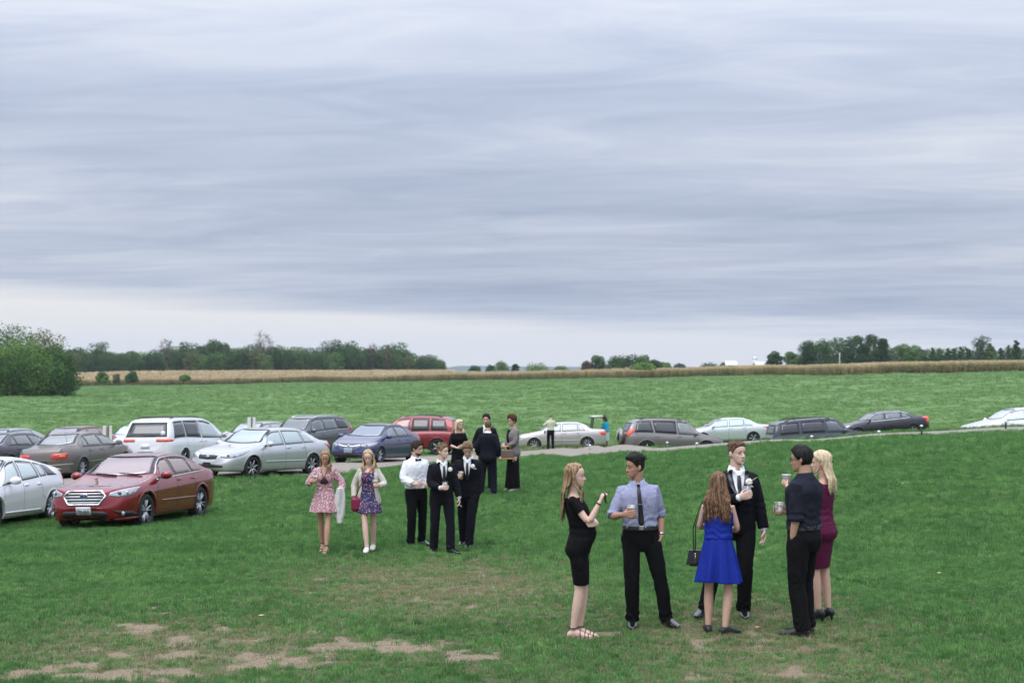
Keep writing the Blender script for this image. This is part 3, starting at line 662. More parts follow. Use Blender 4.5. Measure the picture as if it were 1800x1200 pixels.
# white farm beyond the corn
whitew = mat('farm_white', (.60, .60, .60), .5, var=.05); greyr = mat('farm_roof', (.55, .56, .58), .4, metal=.3)
def farm(u, v, w_, h_, dp, Y, nm, lab, roof):
    rt = empty(nm, (0, 0, 0)); p = P(u, 650, Y); rt.location = (p[0], Y, zof(v, Y)); tag(rt, lab, 'building')
    b = MB().box((0, 0, h_/2), (w_, dp, h_)); b.build('wall', whitew, rt, False)
    r_ = MB(); P0 = np.array([[(-w_/2-.4, -dp/2-.4, h_-.1), (w_/2+.4, -dp/2-.4, h_-.1)], [(-w_/2-.4, 0, h_+dp*.28), (w_/2+.4, 0, h_+dp*.28)], [(-w_/2-.4, dp/2+.4, h_-.1), (w_/2+.4, dp/2+.4, h_-.1)]])
    r_.grid(P0); r_.grid(P0-np.array((0, 0, .15)), flip=True); r_.build('roof', roof, rt, False)
    g = MB().box((0, -dp/2-.05, 1.6), (3.2, .08, 3.2)); g.build('door', mat('farm_door', (.45, .46, .47), .6), rt, False)
    return rt
farm(1284, 650, 7, 3.2, 9, 900, 'barn', 'small low white barn on the horizon left of the silo', whitew)
farm(1338, 650, 8, 3.0, 8, 900, 'farmhouse', 'small white farm building right of the silo', greyr)
s_ = empty('silo'); s_.location = (P(1327, 650, 905)[0], 905, zof(649, 905)); tag(s_, 'white silo with a domed cap between the barn and the farmhouse', 'silo')
MB().lathe([(1.6, 0), (1.6, 6.5)], 20, caps=True).build('wall', whitew, s_)
MB().lathe([(1.7, 6.4), (1.65, 6.9), (1.2, 7.7), (.6, 8.1), (.02, 8.25)], 20, caps=True).build('dome', greyr, s_)
# pale utility pole in front of the big round trees
q = place(1476, 652) if False else None
pl = empty('utility_pole'); pl.location = (P(1476, 650, 330)[0], 330, float(ground_z(P(1476, 650, 330)[0], 330))); tag(pl, 'thin pale pole standing in the corn before the right wood', 'pole')
MB().tube([(0, 0, 0), (0, 0, 5.2)], [.11, .08], 8).build('post', mat('pole_pale', (.6, .6, .58), .8), pl); MB().box((0, 0, 4.9), (.5, .12, .1)).build('crossbar', MATS['pole_pale'], pl, False)
# ------------------------------------------------------------------ cars
def paint(name, col, metal=.35, rough=.32, coat=1.0): return mat('paint_'+name, col, rough, metal, coat, var=.03, vscale=30)
RUB = mat('tyre_rubber', (.022, .022, .023), .8, bump=.2, bscale=90)
BLK = mat('black_plastic', (.018, .018, .02), .5)
ALLOY = mat('alloy', (.62, .63, .65), .35, .35)
CHROME = mat('chrome', (.75, .76, .78), .12, 1.0)
DARKIN = mat('car_interior', (.10, .10, .10), .8)
GREYIN = mat('car_interior_grey', (.27, .26, .25), .85)
WELL = mat('wheel_well', (.008, .008, .008), .95)
LAMP = mat('lamp_clear', (.36, .38, .41), .15, .5, .9)
LAMPIN = mat('lamp_inner', (.06, .065, .07), .15, .4, 1.0)
AMBER = mat('lamp_amber', (.75, .22, .03), .2, 0, .8)
REDL = mat('lamp_red', (.55, .03, .02), .18, 0, 1.0)
REDP = mat('lamp_red_pale', (.72, .22, .20), .2, 0, 1.0)
PLATE = mat('plate_white', (.72, .73, .72), .5)
PLATEB = mat('plate_blue', (.08, .30, .50), .5)
PTXT = mat('plate_text', (.05, .06, .10), .6)
def glass_mat(name, tint, dens, ior=1.75, dc=(.03, .035, .035)):
    m, nt, b = newmat(name); n = nt.nodes; l = nt.links; n.remove(b)
    gl = n.new('ShaderNodeBsdfGlossy'); gl.inputs['Roughness'].default_value = .03; gl.inputs[0].default_value = (1, 1, 1, 1)
    tr = n.new('ShaderNodeBsdfTransparent'); tr.inputs[0].default_value = (*tint, 1)
    df = n.new('ShaderNodeBsdfDiffuse'); df.inputs[0].default_value = (*dc, 1)
    m1 = n.new('ShaderNodeMixShader'); m1.inputs[0].default_value = dens; l.new(tr.outputs[0], m1.inputs[1]); l.new(df.outputs[0], m1.inputs[2])
    lw = n.new('ShaderNodeLayerWeight'); lw.inputs[0].default_value = .5; f0 = ((ior-1)/(ior+1))**2
    pw_ = n.new('ShaderNodeMath'); pw_.operation = 'POWER'; pw_.inputs[1].default_value = 4.0; l.new(lw.outputs['Facing'], pw_.inputs[0])
    ma = n.new('ShaderNodeMath'); ma.operation = 'MULTIPLY_ADD'; ma.inputs[1].default_value = 1-f0; ma.inputs[2].default_value = f0; l.new(pw_.outputs[0], ma.inputs[0])
    m2 = n.new('ShaderNodeMixShader'); l.new(ma.outputs[0], m2.inputs[0]); l.new(m1.outputs[0], m2.inputs[1]); l.new(gl.outputs[0], m2.inputs[2])
    l.new(m2.outputs[0], n['Material Output'].inputs[0]); return m
GLASS = glass_mat('car_glass', (.84, .90, .88), .03, 1.9)
SCREEN = glass_mat('windscreen_glass', (.80, .86, .84), .05, 2.6)
PRIV = glass_mat('privacy_glass', (.33, .35, .36), .25, 1.8)

def strip_patch(pairs, nb, na):
    """pairs: list of ((a,b) low, (a,b) high) 2D -> [nb+1, N, 2] grid"""
    lo = np.array([p[0] for p in pairs], float); hi = np.array([p[1] for p in pairs], float)
    t = np.linspace(0, len(pairs)-1, max(2, na*(len(pairs)-1)+1)); i = np.arange(len(pairs))
    lo = np.stack([np.interp(t, i, lo[:, k]) for k in (0, 1)], -1); hi = np.stack([np.interp(t, i, hi[:, k]) for k in (0, 1)], -1)
    s = np.linspace(0, 1, nb+1)[:, None, None]; return lo[None]*(1-s)+hi[None]*s

class Car:
    def __init__(c, name, label, L, W, H, wb, paintm, fx=.0, gc=.2, wheel=.33, top=None, belt=None, nose_n=3.0, roof_w=.64, tum=None, lower=None, cat='car', zside=None, tail_n=3.4, noser=.42, tailr=.3):
        c.L, c.W, c.H, c.wb, c.gc, c.wr = L, W, H, wb, gc, wheel
        c.xf = wb/2+fx; c.xr = -wb/2+fx; c.paint = paintm; c.top = top; c.belt = belt; c.nn, c.tn = nose_n, tail_n; c.noser, c.tailr = noser, tailr
        c.root = tag(empty(name), label, cat); c.roofw = roof_w; c.parts = []
        c.surface()
    # -- plan and section curves
    def hw(c, x):
        h = c.L/2; W = c.W/2; fr = h*c.noser; rr = h*c.tailr
        x = np.asarray(x, float)
        tf = np.clip((x-(h-fr))/fr, 0, 1); tr = np.clip(((-x)-(h-rr))/rr, 0, 1)
        f = (1-tf**c.nn)**(1/c.nn)*tf.astype(bool)+(tf == 0)
        # soften: nose flat part keeps 70% of the width
        f = np.maximum(0, .80*(1-tf**7)**(1/3.2)+.20*(1-tf**2.0))
        g = np.maximum(0, .86*(1-tr**8)**(1/3.6)+.14*(1-tr**2))
        return W*np.minimum(f, g)
    def zt(c, x): return pchip([p[0] for p in c.top], [p[1] for p in c.top], x)
    def zb(c, x):
        b = pchip([p[0] for p in c.belt], [p[1] for p in c.belt], x); return np.minimum(b, c.zt(x)-.035)
    def zl(c, x):
        h = c.L/2; x = np.asarray(x, float); z = c.gc+0*x
        z = z+.22*np.clip((x-(h-.14))/.14, 0, 1)**2.5+.26*np.clip((-x-(h-.16))/.16, 0, 1)**2.2 + .05*np.clip((x-(h-.8))/.8, 0, 1)+.04*np.clip((-x-(h-.8))/.8, 0, 1)
        return np.minimum(z, c.zb(x)-.02)
    def upper(c, x):
        """side line from shoulder to roof rail"""
        zb, zt = c.zb(x), c.zt(x); yb = c.hw(x)*.935; hgt = zt-zb
        zr = zb+hgt*.88; full = max(.25, c.H-np.max(c.belt, axis=0)[1]); tum = (c.W/2*.935-c.W/2*c.roofw*1.0)/full
        yr = np.maximum(yb-tum*(zr-zb), yb*.3); return yb, zb, yr, zr, zt
    def section(c, x):
        yb, zb, yr, zr, zt = [float(v) for v in c.upper(x)]; w = float(c.hw(x)); zl = float(c.zl(x)); pts = []
        n1, n2, n3 = 13, 12, 11
        bt = [(0, .0), (.55, 0), (.86, 0)]
        for f, _ in bt: pts.append((w*f, zl))
        for i in range(n1):
            t = i/(n1-1); prof = .93+.055*math.sin(min(1, t/.33)*math.pi/2)+.015*math.sin(min(1, t/.62)*math.pi/2)-.012*math.exp(-((t-.30)/.09)**2)
            if t > .72: prof -= .065*((t-.72)/.28)**1.7
            pts.append((w*prof, zl+.025+(zb-zl-.025)*t))
        for i in range(1, n2+1):
            t = i/n2; cv = .022*math.sin(math.pi*t)*(1 if zt-zb > .2 else 0)*w; pts.append((yb+(yr-yb)*t+cv, zb+(zr-zb)*t))
        for i in range(1, n3+1):
            t = i/n3*math.pi/2; p = .55 if zt-zb > .2 else .75
            pts.append((yr*max(0, math.cos(t))**(p*.9), zr+(zt-zr)*math.sin(t)**(.62+.3*(i/n3)))); 
        pts[-1] = (0, zt)
        return pts
    def surface(c):
        h = c.L/2; e = np.array([0.0015, .006, .014, .026, .042, .062, .086, .115]); xs = np.concatenate([-h+e, np.linspace(-h+.15, h-.15, int((c.L-.3)/.042)), (h-e)[::-1]])
        rows = [c.section(x) for x in xs]; A = np.array(rows); n = A.shape[1]
        full = np.zeros((len(xs), 2*n-1, 3))
        full[:, :n, 1] = A[:, :, 0]; full[:, :n, 2] = A[:, :, 1]; full[:, n:, 1] = -A[:, ::-1, 0][:, 1:]; full[:, n:, 2] = A[:, ::-1, 1][:, 1:]; full[..., 0] = xs[:, None]
        c.xs, c.G = xs, full; c.nr, c.nc = full.shape[:2]
        c.F = grid_faces(c.nr, c.nc, True)[:, ::-1]; c.V = full.reshape(-1, 3)
        caps = [list(range(c.nc)), [(c.nr-1)*c.nc+i for i in range(c.nc)][::-1]]; c.caps = caps
        c.bvh = BVHTree.FromPolygons(c.V.tolist(), c.F.tolist()+caps)
        c.cen = c.V[c.F].mean(1); d1 = c.V[c.F[:, 2]]-c.V[c.F[:, 0]]; d2 = c.V[c.F[:, 3]]-c.V[c.F[:, 1]]; nn = np.cross(d1, d2); c.nrm = nn/(np.linalg.norm(nn, axis=1)[:, None]+1e-9)
        c.kill = np.zeros(len(c.F), bool)
    def ray(c, plane, a, b):
        h = c.L/2+2
        if plane == 'front': o, d = (h, a, b), (-1, 0, 0)
        elif plane == 'rear': o, d = (-h, a, b), (1, 0, 0)
        elif plane == 'left': o, d = (a, 3, b), (0, -1, 0)
        elif plane == 'right': o, d = (a, -3, b), (0, 1, 0)
        else: o, d = (a, b, 4), (0, 0, -1)
        r = c.bvh.ray_cast(Vector(o), Vector(d))
        if r[0] is None: return None, None
        n = r[1]
        if n.dot(Vector(d)) > 0: n = -n
        return np.array(r[0]), np.array(n)
    def patch(c, name, pairs, plane, m, off=.006, nb=3, na=3, parent=None, thick=.02, kill=None, raw=None):
        """a panel that follows the body: pairs of low/high 2D points in that view"""
        g = raw if raw is not None else strip_patch(pairs, nb, na); P_ = np.zeros(g.shape[:2]+(3,)); N_ = np.zeros_like(P_); last = None
        for i in range(g.shape[0]):
            for j in range(g.shape[1]):
                p, n = c.ray(plane, *g[i, j])
                if p is None:
                    if last is None: last = (np.array({'front': (c.L/2-.05, g[i, j, 0], g[i, j, 1]), 'rear': (-c.L/2+.05, g[i, j, 0], g[i, j, 1])}.get(plane, (g[i, j, 0], 0, g[i, j, 1]))), np.array((1.0, 0, 0)))
                    p, n = last
                P_[i, j] = p; N_[i, j] = n; last = (p, n)
        if g.shape[0] > 2 and g.shape[1] > 2:
            N2 = N_.copy(); N2[1:-1, 1:-1] = (N_[1:-1, 1:-1]*2+N_[:-2, 1:-1]+N_[2:, 1:-1]+N_[1:-1, :-2]+N_[1:-1, 2:])/6; N_ = N2
        o = P_+N_*off; i_ = P_-N_*thick; mb = MB(); nr, nc = g.shape[:2]
        rim = [(0, j) for j in range(nc)]+[(i, nc-1) for i in range(1, nr)]+[(nr-1, j) for j in range(nc-2, -1, -1)]+[(i, 0) for i in range(nr-2, 0, -1)]
        mb.grid(o); b = mb.n; mb.add(np.array([i_[r] for r in rim]), []); 
        idx = [r[0]*nc+r[1] for r in rim]; k = len(rim)
        mb.F += [[idx[q], b+q, b+(q+1) % k, idx[(q+1) % k]] for q in range(k)]
        ob = mb.build(name, m, parent or c.root, True, fix=True)
        return ob
    # -- windows
    def win_lines(c):
        def zlow(x): return c.upper(x)[1]+.018
        def zup(x): return c.upper(x)[3]-.03
        return zlow, zup
    def side_windows(c, spans, glass, frame_m=None, trim=None, band=.028):
        """spans: [(x0 low, x0 up, x1 low, x1 up, material or None)] rear to front"""
        zlow, zup = c.win_lines()
        for k, sp in enumerate(spans):
            a0, a1, b0, b1 = sp[:4]; gm_ = sp[4] if len(sp) > 4 and sp[4] else glass
            for plane in ('left', 'right'):
                def g(av, bv):
                    G_ = np.zeros((len(bv), len(av), 2))
                    for i, b in enumerate(bv):
                        xl = a0+(a1-a0)*b; xr = b0+(b1-b0)*b
                        for j, a in enumerate(av):
                            x = xl+(xr-xl)*a; lo = float(zlow(x)); up = max(lo+.004, float(zup(x))); G_[i, j] = (x, lo+(up-lo)*b)
                    return G_
                wdt = abs(b0-a0)+1e-6; m_ = min(.3, band/wdt); hgt = .36; n_ = min(.3, band/hgt)
                av = np.concatenate([[0, m_/2], np.linspace(m_, 1-m_, 9), [1-m_/2, 1]]); bv = np.concatenate([[0, n_/2], np.linspace(n_, 1-n_, 6), [1-n_/2, 1]])
                full = g(av, bv)
                ob = c.patch('window', None, plane, gm_, .004, raw=g(av[2:-2], bv[2:-2]), thick=.004)
                # surround band
                if trim is not None or True:
                    c.frame(full, plane, 2, trim or BLK, ob if False else c.root)
            # cut the opening
            for sgn, plane in ((1, 'left'), (-1, 'right')):
                sel = (c.nrm[:, 1]*sgn > .25) & (c.cen[:, 1]*sgn > .2); x = c.cen[:, 0]; z = c.cen[:, 2]
                lo = zlow(x); up = zup(x); b = np.clip((z-lo)/np.maximum(up-lo, .01), 0, 1); xl = a0+(a1-a0)*b; xr = b0+(b1-b0)*b; md = band*.55
                sel &= (z > lo+md) & (z < up-md) & (x > xl+md) & (x < xr-md); c.kill |= sel
    def frame(c, g, plane, k, m, parent):
        P_ = np.zeros(g.shape[:2]+(3,))
        for i in range(g.shape[0]):
            for j in range(g.shape[1]):
                p, n = c.ray(plane, *g[i, j]); P_[i, j] = (p+n*.0055) if p is not None else (g[i, j, 0], 0, g[i, j, 1])
        nr, nc = g.shape[:2]; F = []
        for i in range(nr-1):
            for j in range(nc-1):
                if i < k or i >= nr-1-k or j < k or j >= nc-1-k: F.append([i*nc+j, i*nc+j+1, (i+1)*nc+j+1, (i+1)*nc+j])
        MB().add(P_.reshape(-1, 3), F).build('window_frame', m, parent, True)
    def screen(c, name, x0, x1, glass, w0, w1, band=.035, parent=None):
        """windscreen or rear window seen from above between x0 (lower edge) and x1 (upper edge), half widths w0, w1"""
        av = np.concatenate([[0, .025], np.linspace(.05, .95, 13), [.975, 1]]); bv = np.concatenate([[0, .03], np.linspace(.06, .94, 8), [.97, 1]])
        g = np.zeros((len(bv), len(av), 2)); 
        for i, b in enumerate(bv):
            for j, a in enumerate(av):
                s = 2*a-1; wd = w0+(w1-w0)*b; bow = (c.bow0*(1-b)+c.bow1*b)*(s*s); sg = 1 if x0 > x1 else -1
                g[i, j] = (x0+(x1-x0)*b-sg*bow, s*wd)
        c.patch(name, None, 'top', glass, .004, raw=g[2:-2, 2:-2], thick=.004, parent=parent); c.frame(g, 'top', 2, BLK, parent or c.root)
        x = c.cen[:, 0]; y = c.cen[:, 1]; sg = 1 if x0 > x1 else -1; s = None
        b = np.full(len(x), .5)
        for _ in range(6):
            wd = w0+(w1-w0)*b; sq = np.clip((y/wd), -1.2, 1.2)**2; bow = c.bow0*(1-b)+c.bow1*b; b = np.clip((x+sg*bow*sq-x0)/(x1-x0), -.5, 1.5)
        wd = w0+(w1-w0)*b; mb_ = band*.8/abs(x1-x0)
        c.kill |= (b > mb_) & (b < 1-mb_) & (np.abs(y) < wd-.055) & (c.nrm[:, 2] > .12) & (c.cen[:, 2] > c.G[:, :, 2].max()*.5)
    bow0, bow1 = .10, .06
    def ribbon(c, pts, plane, m, wdt=.008, off=.0025, name='seam', parent=None, n=24, thick=False):
        pts = np.array(pts, float); d = np.concatenate([[0], np.cumsum(np.linalg.norm(np.diff(pts, axis=0), axis=1))]); t = np.linspace(0, d[-1], n)
        q = np.stack([np.interp(t, d, pts[:, k]) for k in (0, 1)], -1); tg = np.gradient(q, axis=0); tg /= np.linalg.norm(tg, axis=1)[:, None]+1e-9; nn = np.stack([-tg[:, 1], tg[:, 0]], -1)*wdt/2
        g = np.stack([q-nn, q+nn], 0)
        if thick: return c.patch(name, None, plane, m, off, raw=g, thick=.01, parent=parent)
        P_ = np.zeros((2, n, 3)); ok = None
        for i in range(2):
            for j in range(n):
                p, nr = c.ray(plane, *g[i, j])
                P_[i, j] = p+nr*off if p is not None else (P_[i, j-1] if j else (0, 0, 0))
        return MB().grid(P_).build(name, m, parent or c.root, True)
    # -- wheels
    def wheels(c, spoke=5, rim=ALLOY, rimr=.72, width=.21, style='spoke', arch=None, arch_m=None):
        arch = arch or c.wr*1.14; first = None
        for x in (c.xf, c.xr):
            for sgn in (1, -1):
                sel = (np.hypot(c.cen[:, 0]-x, c.cen[:, 2]-c.wr) < arch) & (c.cen[:, 1]*sgn > c.W*.30) & (c.cen[:, 2] < c.wr+arch); c.kill |= sel
                # arch lip and inner well
                plane = 'left' if sgn > 0 else 'right'; th = np.linspace(-.38, math.pi+.38, 34); P_ = np.zeros((4, 34, 3))
                for k, rr in enumerate((arch-.004, arch-.004, arch+.018, arch+.042)):
                    for j, t in enumerate(th):
                        xx, zz = x+rr*math.cos(t), max(c.gc+.03, c.wr+rr*math.sin(t)); p, n = c.ray(plane, xx, zz)
                        if p is None: p, n = np.array((xx, sgn*c.W*.46, zz)), np.array((0, sgn, 0.))
                        P_[k, j] = p+n*(.007, .009, .010, .001)[k] if k else p-np.array((0, sgn*.05, 0))
                MB().grid(P_).build('wheel_arch', arch_m or c.paint, c.root)
                yo = sgn*(c.W/2-.05); yi = sgn*(c.W/2-.36); W_ = np.zeros((3, 26, 3))
                for k, (rr, yy) in enumerate(((arch+.012, yo-sgn*.02), (arch+.012, yi), (.02, yi))):
                    t = np.linspace(-.3, math.pi+.3, 26); W_[k] = np.stack([x+rr*np.cos(t), np.full(26, yy), c.wr+rr*np.sin(t)], -1)
                MB().grid(W_).build('wheel_well', WELL, c.root)
                if first is None: first = c.wheel(spoke, rim, rimr, width, style); q = first
                else: q = copy_tree(first)
                q.parent = c.root; q.location = (x, sgn*(c.W/2-.13), c.wr); q.rotation_euler = (0, random.uniform(0, 6), 0) if sgn > 0 else (0, random.uniform(0, 6), math.pi)
    def wheel(c, ns, rim, rimr, wd, style):
        r = c.wr; rr = r*rimr; root = empty('wheel', parent=c.root)
        h = wd/2; T = MB().lathe([(rr, -h+.01), (rr+.02, -h), (r*.93, -h), (r*.985, -h+.02), (r, -h+.05), (r, h-.05), (r*.985, h-.02), (r*.93, h), (rr+.02, h+.004), (rr, h-.004), (rr-.01, -h+.02)], 36, axis='y')
        T.build('tyre', RUB, root, fix=True)
        # outer side is +y
        m = MB(); m.lathe([(rr-.002, -h+.02), (rr-.002, h-.006), (rr-.02, h-.004), (rr-.035, h-.03), (rr-.04, -h*.2)], 36, axis='y')
        m.lathe([(.004, h-.02), (r*.16, h-.022), (r*.19, h-.05), (r*.2, 0)], 16, axis='y')
        for k in range(ns):
            for s_ in ((-1, 1) if style == 'pair' else (0,)):
                a = 2*math.pi*k/ns+s_*.16; a2 = a+s_*.05; w0 = .85/ns if style == 'spoke' else .40/ns
                if style == 'cap': w0 = 1.2/ns
                P0 = []
                for q, (rad, y, wq) in enumerate(((r*.12, h-.03, w0*.9), (rr*.55, h-.02, w0*.75), (rr-.02, h-.012, w0*.7))):
                    aa = a+(a2-a)*q/2; ww = wq*rr*(.5 if q == 0 else .42); cx, cz = rad*math.cos(aa), rad*math.sin(aa); tx, tz = -math.sin(aa)*ww, math.cos(aa)*ww
                    P0.append([(cx-tx, y, cz-tz), (cx+tx, y, cz+tz), (cx+tx*.8, y-.045, cz+tz*.8), (cx-tx*.8, y-.045, cz-tz*.8)])
                m.loft(np.array(P0))
        m.build('rim', rim, root, True, fix=True)
        MB().lathe([(rr*.98, h*.1), (.01, h*.1)], 20, axis='y').build('brake_disc', mat('brake', (.05, .05, .05), .5, .5), root)
        CH[root.name] = kids(root); return root
    # -- finish: body with its openings
    def finish(c, seats=True, inm=GREYIN, floor_z=.35):
        F = c.F[~c.kill].tolist()+c.caps; me = mesh_from('body', c.V, F); me.materials.append(c.paint); me.materials.append(BLK)
        mi = np.zeros(len(F), int)
        cen = np.concatenate([c.cen[~c.kill], np.zeros((2, 3))]); 
        mi[(cen[:, 2] < c.gc+.012) & (np.abs(cen[:, 0]) < c.L/2-.2)] = 1; me.polygons.foreach_set('material_index', mi)
        ob = bpy.data.objects.new('body', me); COL.objects.link(ob); ob.parent = c.root
        # inner cabin: floor, dash, seats
        zbm = float(c.zb(0)); m = MB(); m.box((c.cab[0]*.5+c.cab[1]*.5, 0, .34), (c.cab[1]-c.cab[0]+.5, c.W*.74, .06)); m.box(((c.cab[0]+c.cab[1])/2, c.W*.41, (zbm+.3)/2), (c.cab[1]-c.cab[0], .06, zbm-.42)); m.box(((c.cab[0]+c.cab[1])/2, -c.W*.41, (zbm+.3)/2), (c.cab[1]-c.cab[0], .06, zbm-.42))
        m.box((c.cab[1]-.08, 0, zbm-.22), (.4, c.W*.76, .30), bev=.05); m.box((c.cab[0]+.08, 0, zbm-.2), (.5, c.W*.72, .2), bev=.04); m.build('cabin_lining', DARKIN, c.root, False)
        if seats:
            xs_ = [(c.cab[1]-.95, .36), (c.cab[1]-.95, -.36), (c.cab[1]-1.85, .34), (c.cab[1]-1.85, -.34)]
            rot = np.array(Matrix.Rotation(-.28, 3, 'Y')); s0 = None; hr = c.H-.27
            for (x, y) in xs_:
                if s0 is None:
                    q = MB(); q.box((.22, 0, .48), (.5, .46, .16), bev=.05); q.box((-.1, 0, .78), (.13, .46, .62), rot, .05); q.box((-.21, 0, hr-.09), (.09, .25, .17), rot, .035)
                    s0 = q.build('seat', inm, c.root, False); s = s0
                else: s = s0.copy(); COL.objects.link(s)
                s.location = (x, y, 0)
            a = np.linspace(0, 2*math.pi, 17); P_ = np.stack([c.cab[1]-.42+.05*np.cos(a), .36+.18*np.sin(a), zbm-.03+.17*np.cos(a)], -1); MB().tube(P_, .014, 6).build('steering_wheel', DARKIN, c.root)
        return c
    def mirror(c, x, z=None, m=None, dy=.0):
        z = z or float(c.zb(x))+.05
        for sgn in (1, -1):
            y0 = float(c.hw(x))*.93; q = MB().ball((0, 0, 0), (.075, .125, .085), 14, 10); V = q.V[0]; V[:, 0] = np.clip(V[:, 0], -.04, 1); q.V[0] = V+np.array((x, sgn*(y0+.14), z+.04))
            o = q.build('mirror', m or c.paint, c.root); MB().box((x+.01, sgn*(y0+.03), z-.01), (.07, .14, .035), bev=.01).build('mirror_arm', BLK, o, False)
            MB().box((x-.043, sgn*(y0+.14), z+.04), (.004, .19, .12)).build('mirror_glass', CHROME, o, False)
    def handles(c, xs, z, m=None):
        for x in xs:
            for plane, sg in (('left', 1), ('right', -1)):
                p, n = c.ray(plane, x, z)
                if p is not None: MB().box(p+np.array((0, sg*.018, 0)), (.19, .022, .03), bev=.009).build('door_handle', m or c.paint, c.root)
    def doors(c, lines):
        for l in lines:
            for plane in ('left', 'right'): c.ribbon(l, plane, BLK, .009, .002, 'door_seam')
    def plate(c, plane, z, text=None, w=.305, h=.152, y=0):
        o = c.patch('number_plate', [((y-w/2, z-h/2), (y-w/2, z+h/2)), ((y+w/2, z-h/2), (y+w/2, z+h/2))], plane, PLATE, .018, 1, 1, thick=0)
        x = (c.ray(plane, y, z)[0][0]); sg = 1 if plane == 'front' else -1; x += sg*.0215
        MB().box((x, y, z+h*.36), (.004, w*.96, h*.22)).build('plate_band', PLATEB, o, False)
        MB().box((x, y, z-h*.42), (.004, w*.5, h*.06)).build('plate_foot', PTXT, o, False)
        if text: lettering(text, o, (x+sg*.004, y, z-h*.10), sg, w*.88, h*.56)
        return o
    def at(c, u, Y, heading, z=None, tilt=True):
        x = (u-900)/FPX*Y; th = R(heading); hx, hy = math.cos(th), math.sin(th); ss = []
        for fx_, fy in ((c.xf, .75), (c.xf, -.75), (c.xr, .75), (c.xr, -.75)):
            wx, wy = x+hx*fx_-hy*fy, Y+hy*fx_+hx*fy; ss.append(gz(wx, wy))
        pz = (ss[0]+ss[1]-ss[2]-ss[3])/2/c.wb; rz_ = (ss[0]-ss[1]+ss[2]-ss[3])/2/1.5; zz = sum(ss)/4-.03
        X = Vector((hx, hy, pz)).normalized(); Yv = Vector((-hy, hx, rz_)); Z = X.cross(Yv).normalized(); Yv = Z.cross(X)
        M = Matrix((X, Yv, Z)).transposed().to_4x4(); off = (c.xf+c.xr)/2
        M.translation = Vector((x, Y, zz if z is None else z)); c.root.matrix_world = M
        return c

def lettering(text, parent, pos, sg, w, h):
    """flat raised characters facing +x (sg=1) or -x, built from the built-in font"""
    cu = bpy.data.curves.new('plate_text', 'FONT'); cu.body = text; cu.align_x = 'CENTER'; cu.align_y = 'CENTER'; cu.size = 1; cu.extrude = .004; cu.offset = .012
    o = bpy.data.objects.new('plate_text', cu); COL.objects.link(o); bpy.context.view_layer.update()
    me = bpy.data.meshes.new_from_object(o.evaluated_get(bpy.context.evaluated_depsgraph_get())); bpy.data.objects.remove(o)
    V = np.array([v.co[:] for v in me.vertices]); lo, hi = V.min(0), V.max(0); V -= (lo+hi)/2; V[:, 0] *= w/(hi[0]-lo[0]); V[:, 1] *= h/(hi[1]-lo[1])
    Q = np.stack([V[:, 2]*.02*sg, V[:, 0]*sg, V[:, 1]], -1)+np.array(pos); me.vertices.foreach_set('co', Q.ravel()); me.update(); me.materials.clear()
    return mkobj('plate_text', me, PTXT, parent)

def lights_front(c, x_in, z, hgt, y_in, y_out, slant=.06, m=LAMP):
    """headlights as panels over the nose corners: seen from the front, y_in..y_out"""
    for sgn in (1, -1):
        pr = [((sgn*y_in, z-hgt*.25), (sgn*y_in, z+hgt*.15)), ((sgn*(y_in*.6+y_out*.4), z-hgt*.5), (sgn*(y_in*.6+y_out*.4), z+hgt*.4+slant*.3)), ((sgn*y_out*.93, z-hgt*.45+slant*.3), (sgn*y_out*.93, z+hgt*.5+slant)), ((sgn*y_out, z-hgt*.2+slant), (sgn*y_out, z+hgt*.5+slant*1.3))]
        o = c.patch('headlight', pr, 'front', m, .006, 4, 5)
        cy = sgn*(y_in*.55+y_out*.45)
        for k, yy in enumerate((cy, sgn*(y_in*.25+y_out*.75))):
            p, n = c.ray('front', yy, z+slant*.25*(k+1)*.6)
            if p is not None: MB().ball(p-n*.008, (.03, hgt*.36, hgt*.33), 14, 8).build('bulb', LAMPIN if k == 0 else LAMP, o)
        p, n = c.ray('front', sgn*y_out*.955, z+slant*.9)
        if p is not None: MB().ball(p-n*.006, (.03, .030, hgt*.20), 10, 6).build('indicator', AMBER, o)

def tail(c, z0, z1, y_in, y_out, m=REDL, x_wrap=None, side=None, topx=0):
    for sgn in (1, -1):
        pr = [((sgn*y_in, z0+.02), (sgn*y_in, z1-.015)), ((sgn*(y_in+y_out)/2, z0), (sgn*(y_in+y_out)/2, z1)), ((sgn*y_out, z0+.01), (sgn*y_out, z1))]
        c.patch('tail_light', pr, 'rear', m, .008, 3, 4)
        if side:
            x0, x1 = -c.L/2+.03, -c.L/2+side
            c.patch('tail_light_side', [((x0, z0+.01), (x0, z1)), ((x1, (z0+z1)/2+topx), (x1-.03, z1-.005))], 'left' if sgn > 0 else 'right', m, .008, 3, 4)

def roof_rails(c, x0, x1, y, m=BLK, z=.05):
    for sgn in (1, -1):
        xs = np.linspace(x0, x1, 9); pts = []
        for k, x in enumerate(xs):
            p, n = c.ray('top', x, sgn*y); pts.append(p+np.array((0, 0, z if 0 < k < 8 else .0)))
        MB().tube(pts, .017, 8).build('roof_rail', m, c.root)
def crossbars(c, xs, y, m=BLK, z=.055):
    for x in xs:
        p, n = c.ray('top', x, y); MB().tube([p+np.array((0, 0, z)), np.array((p[0], -y, p[2]+z))], .016, 8).build('crossbar', m, c.root)

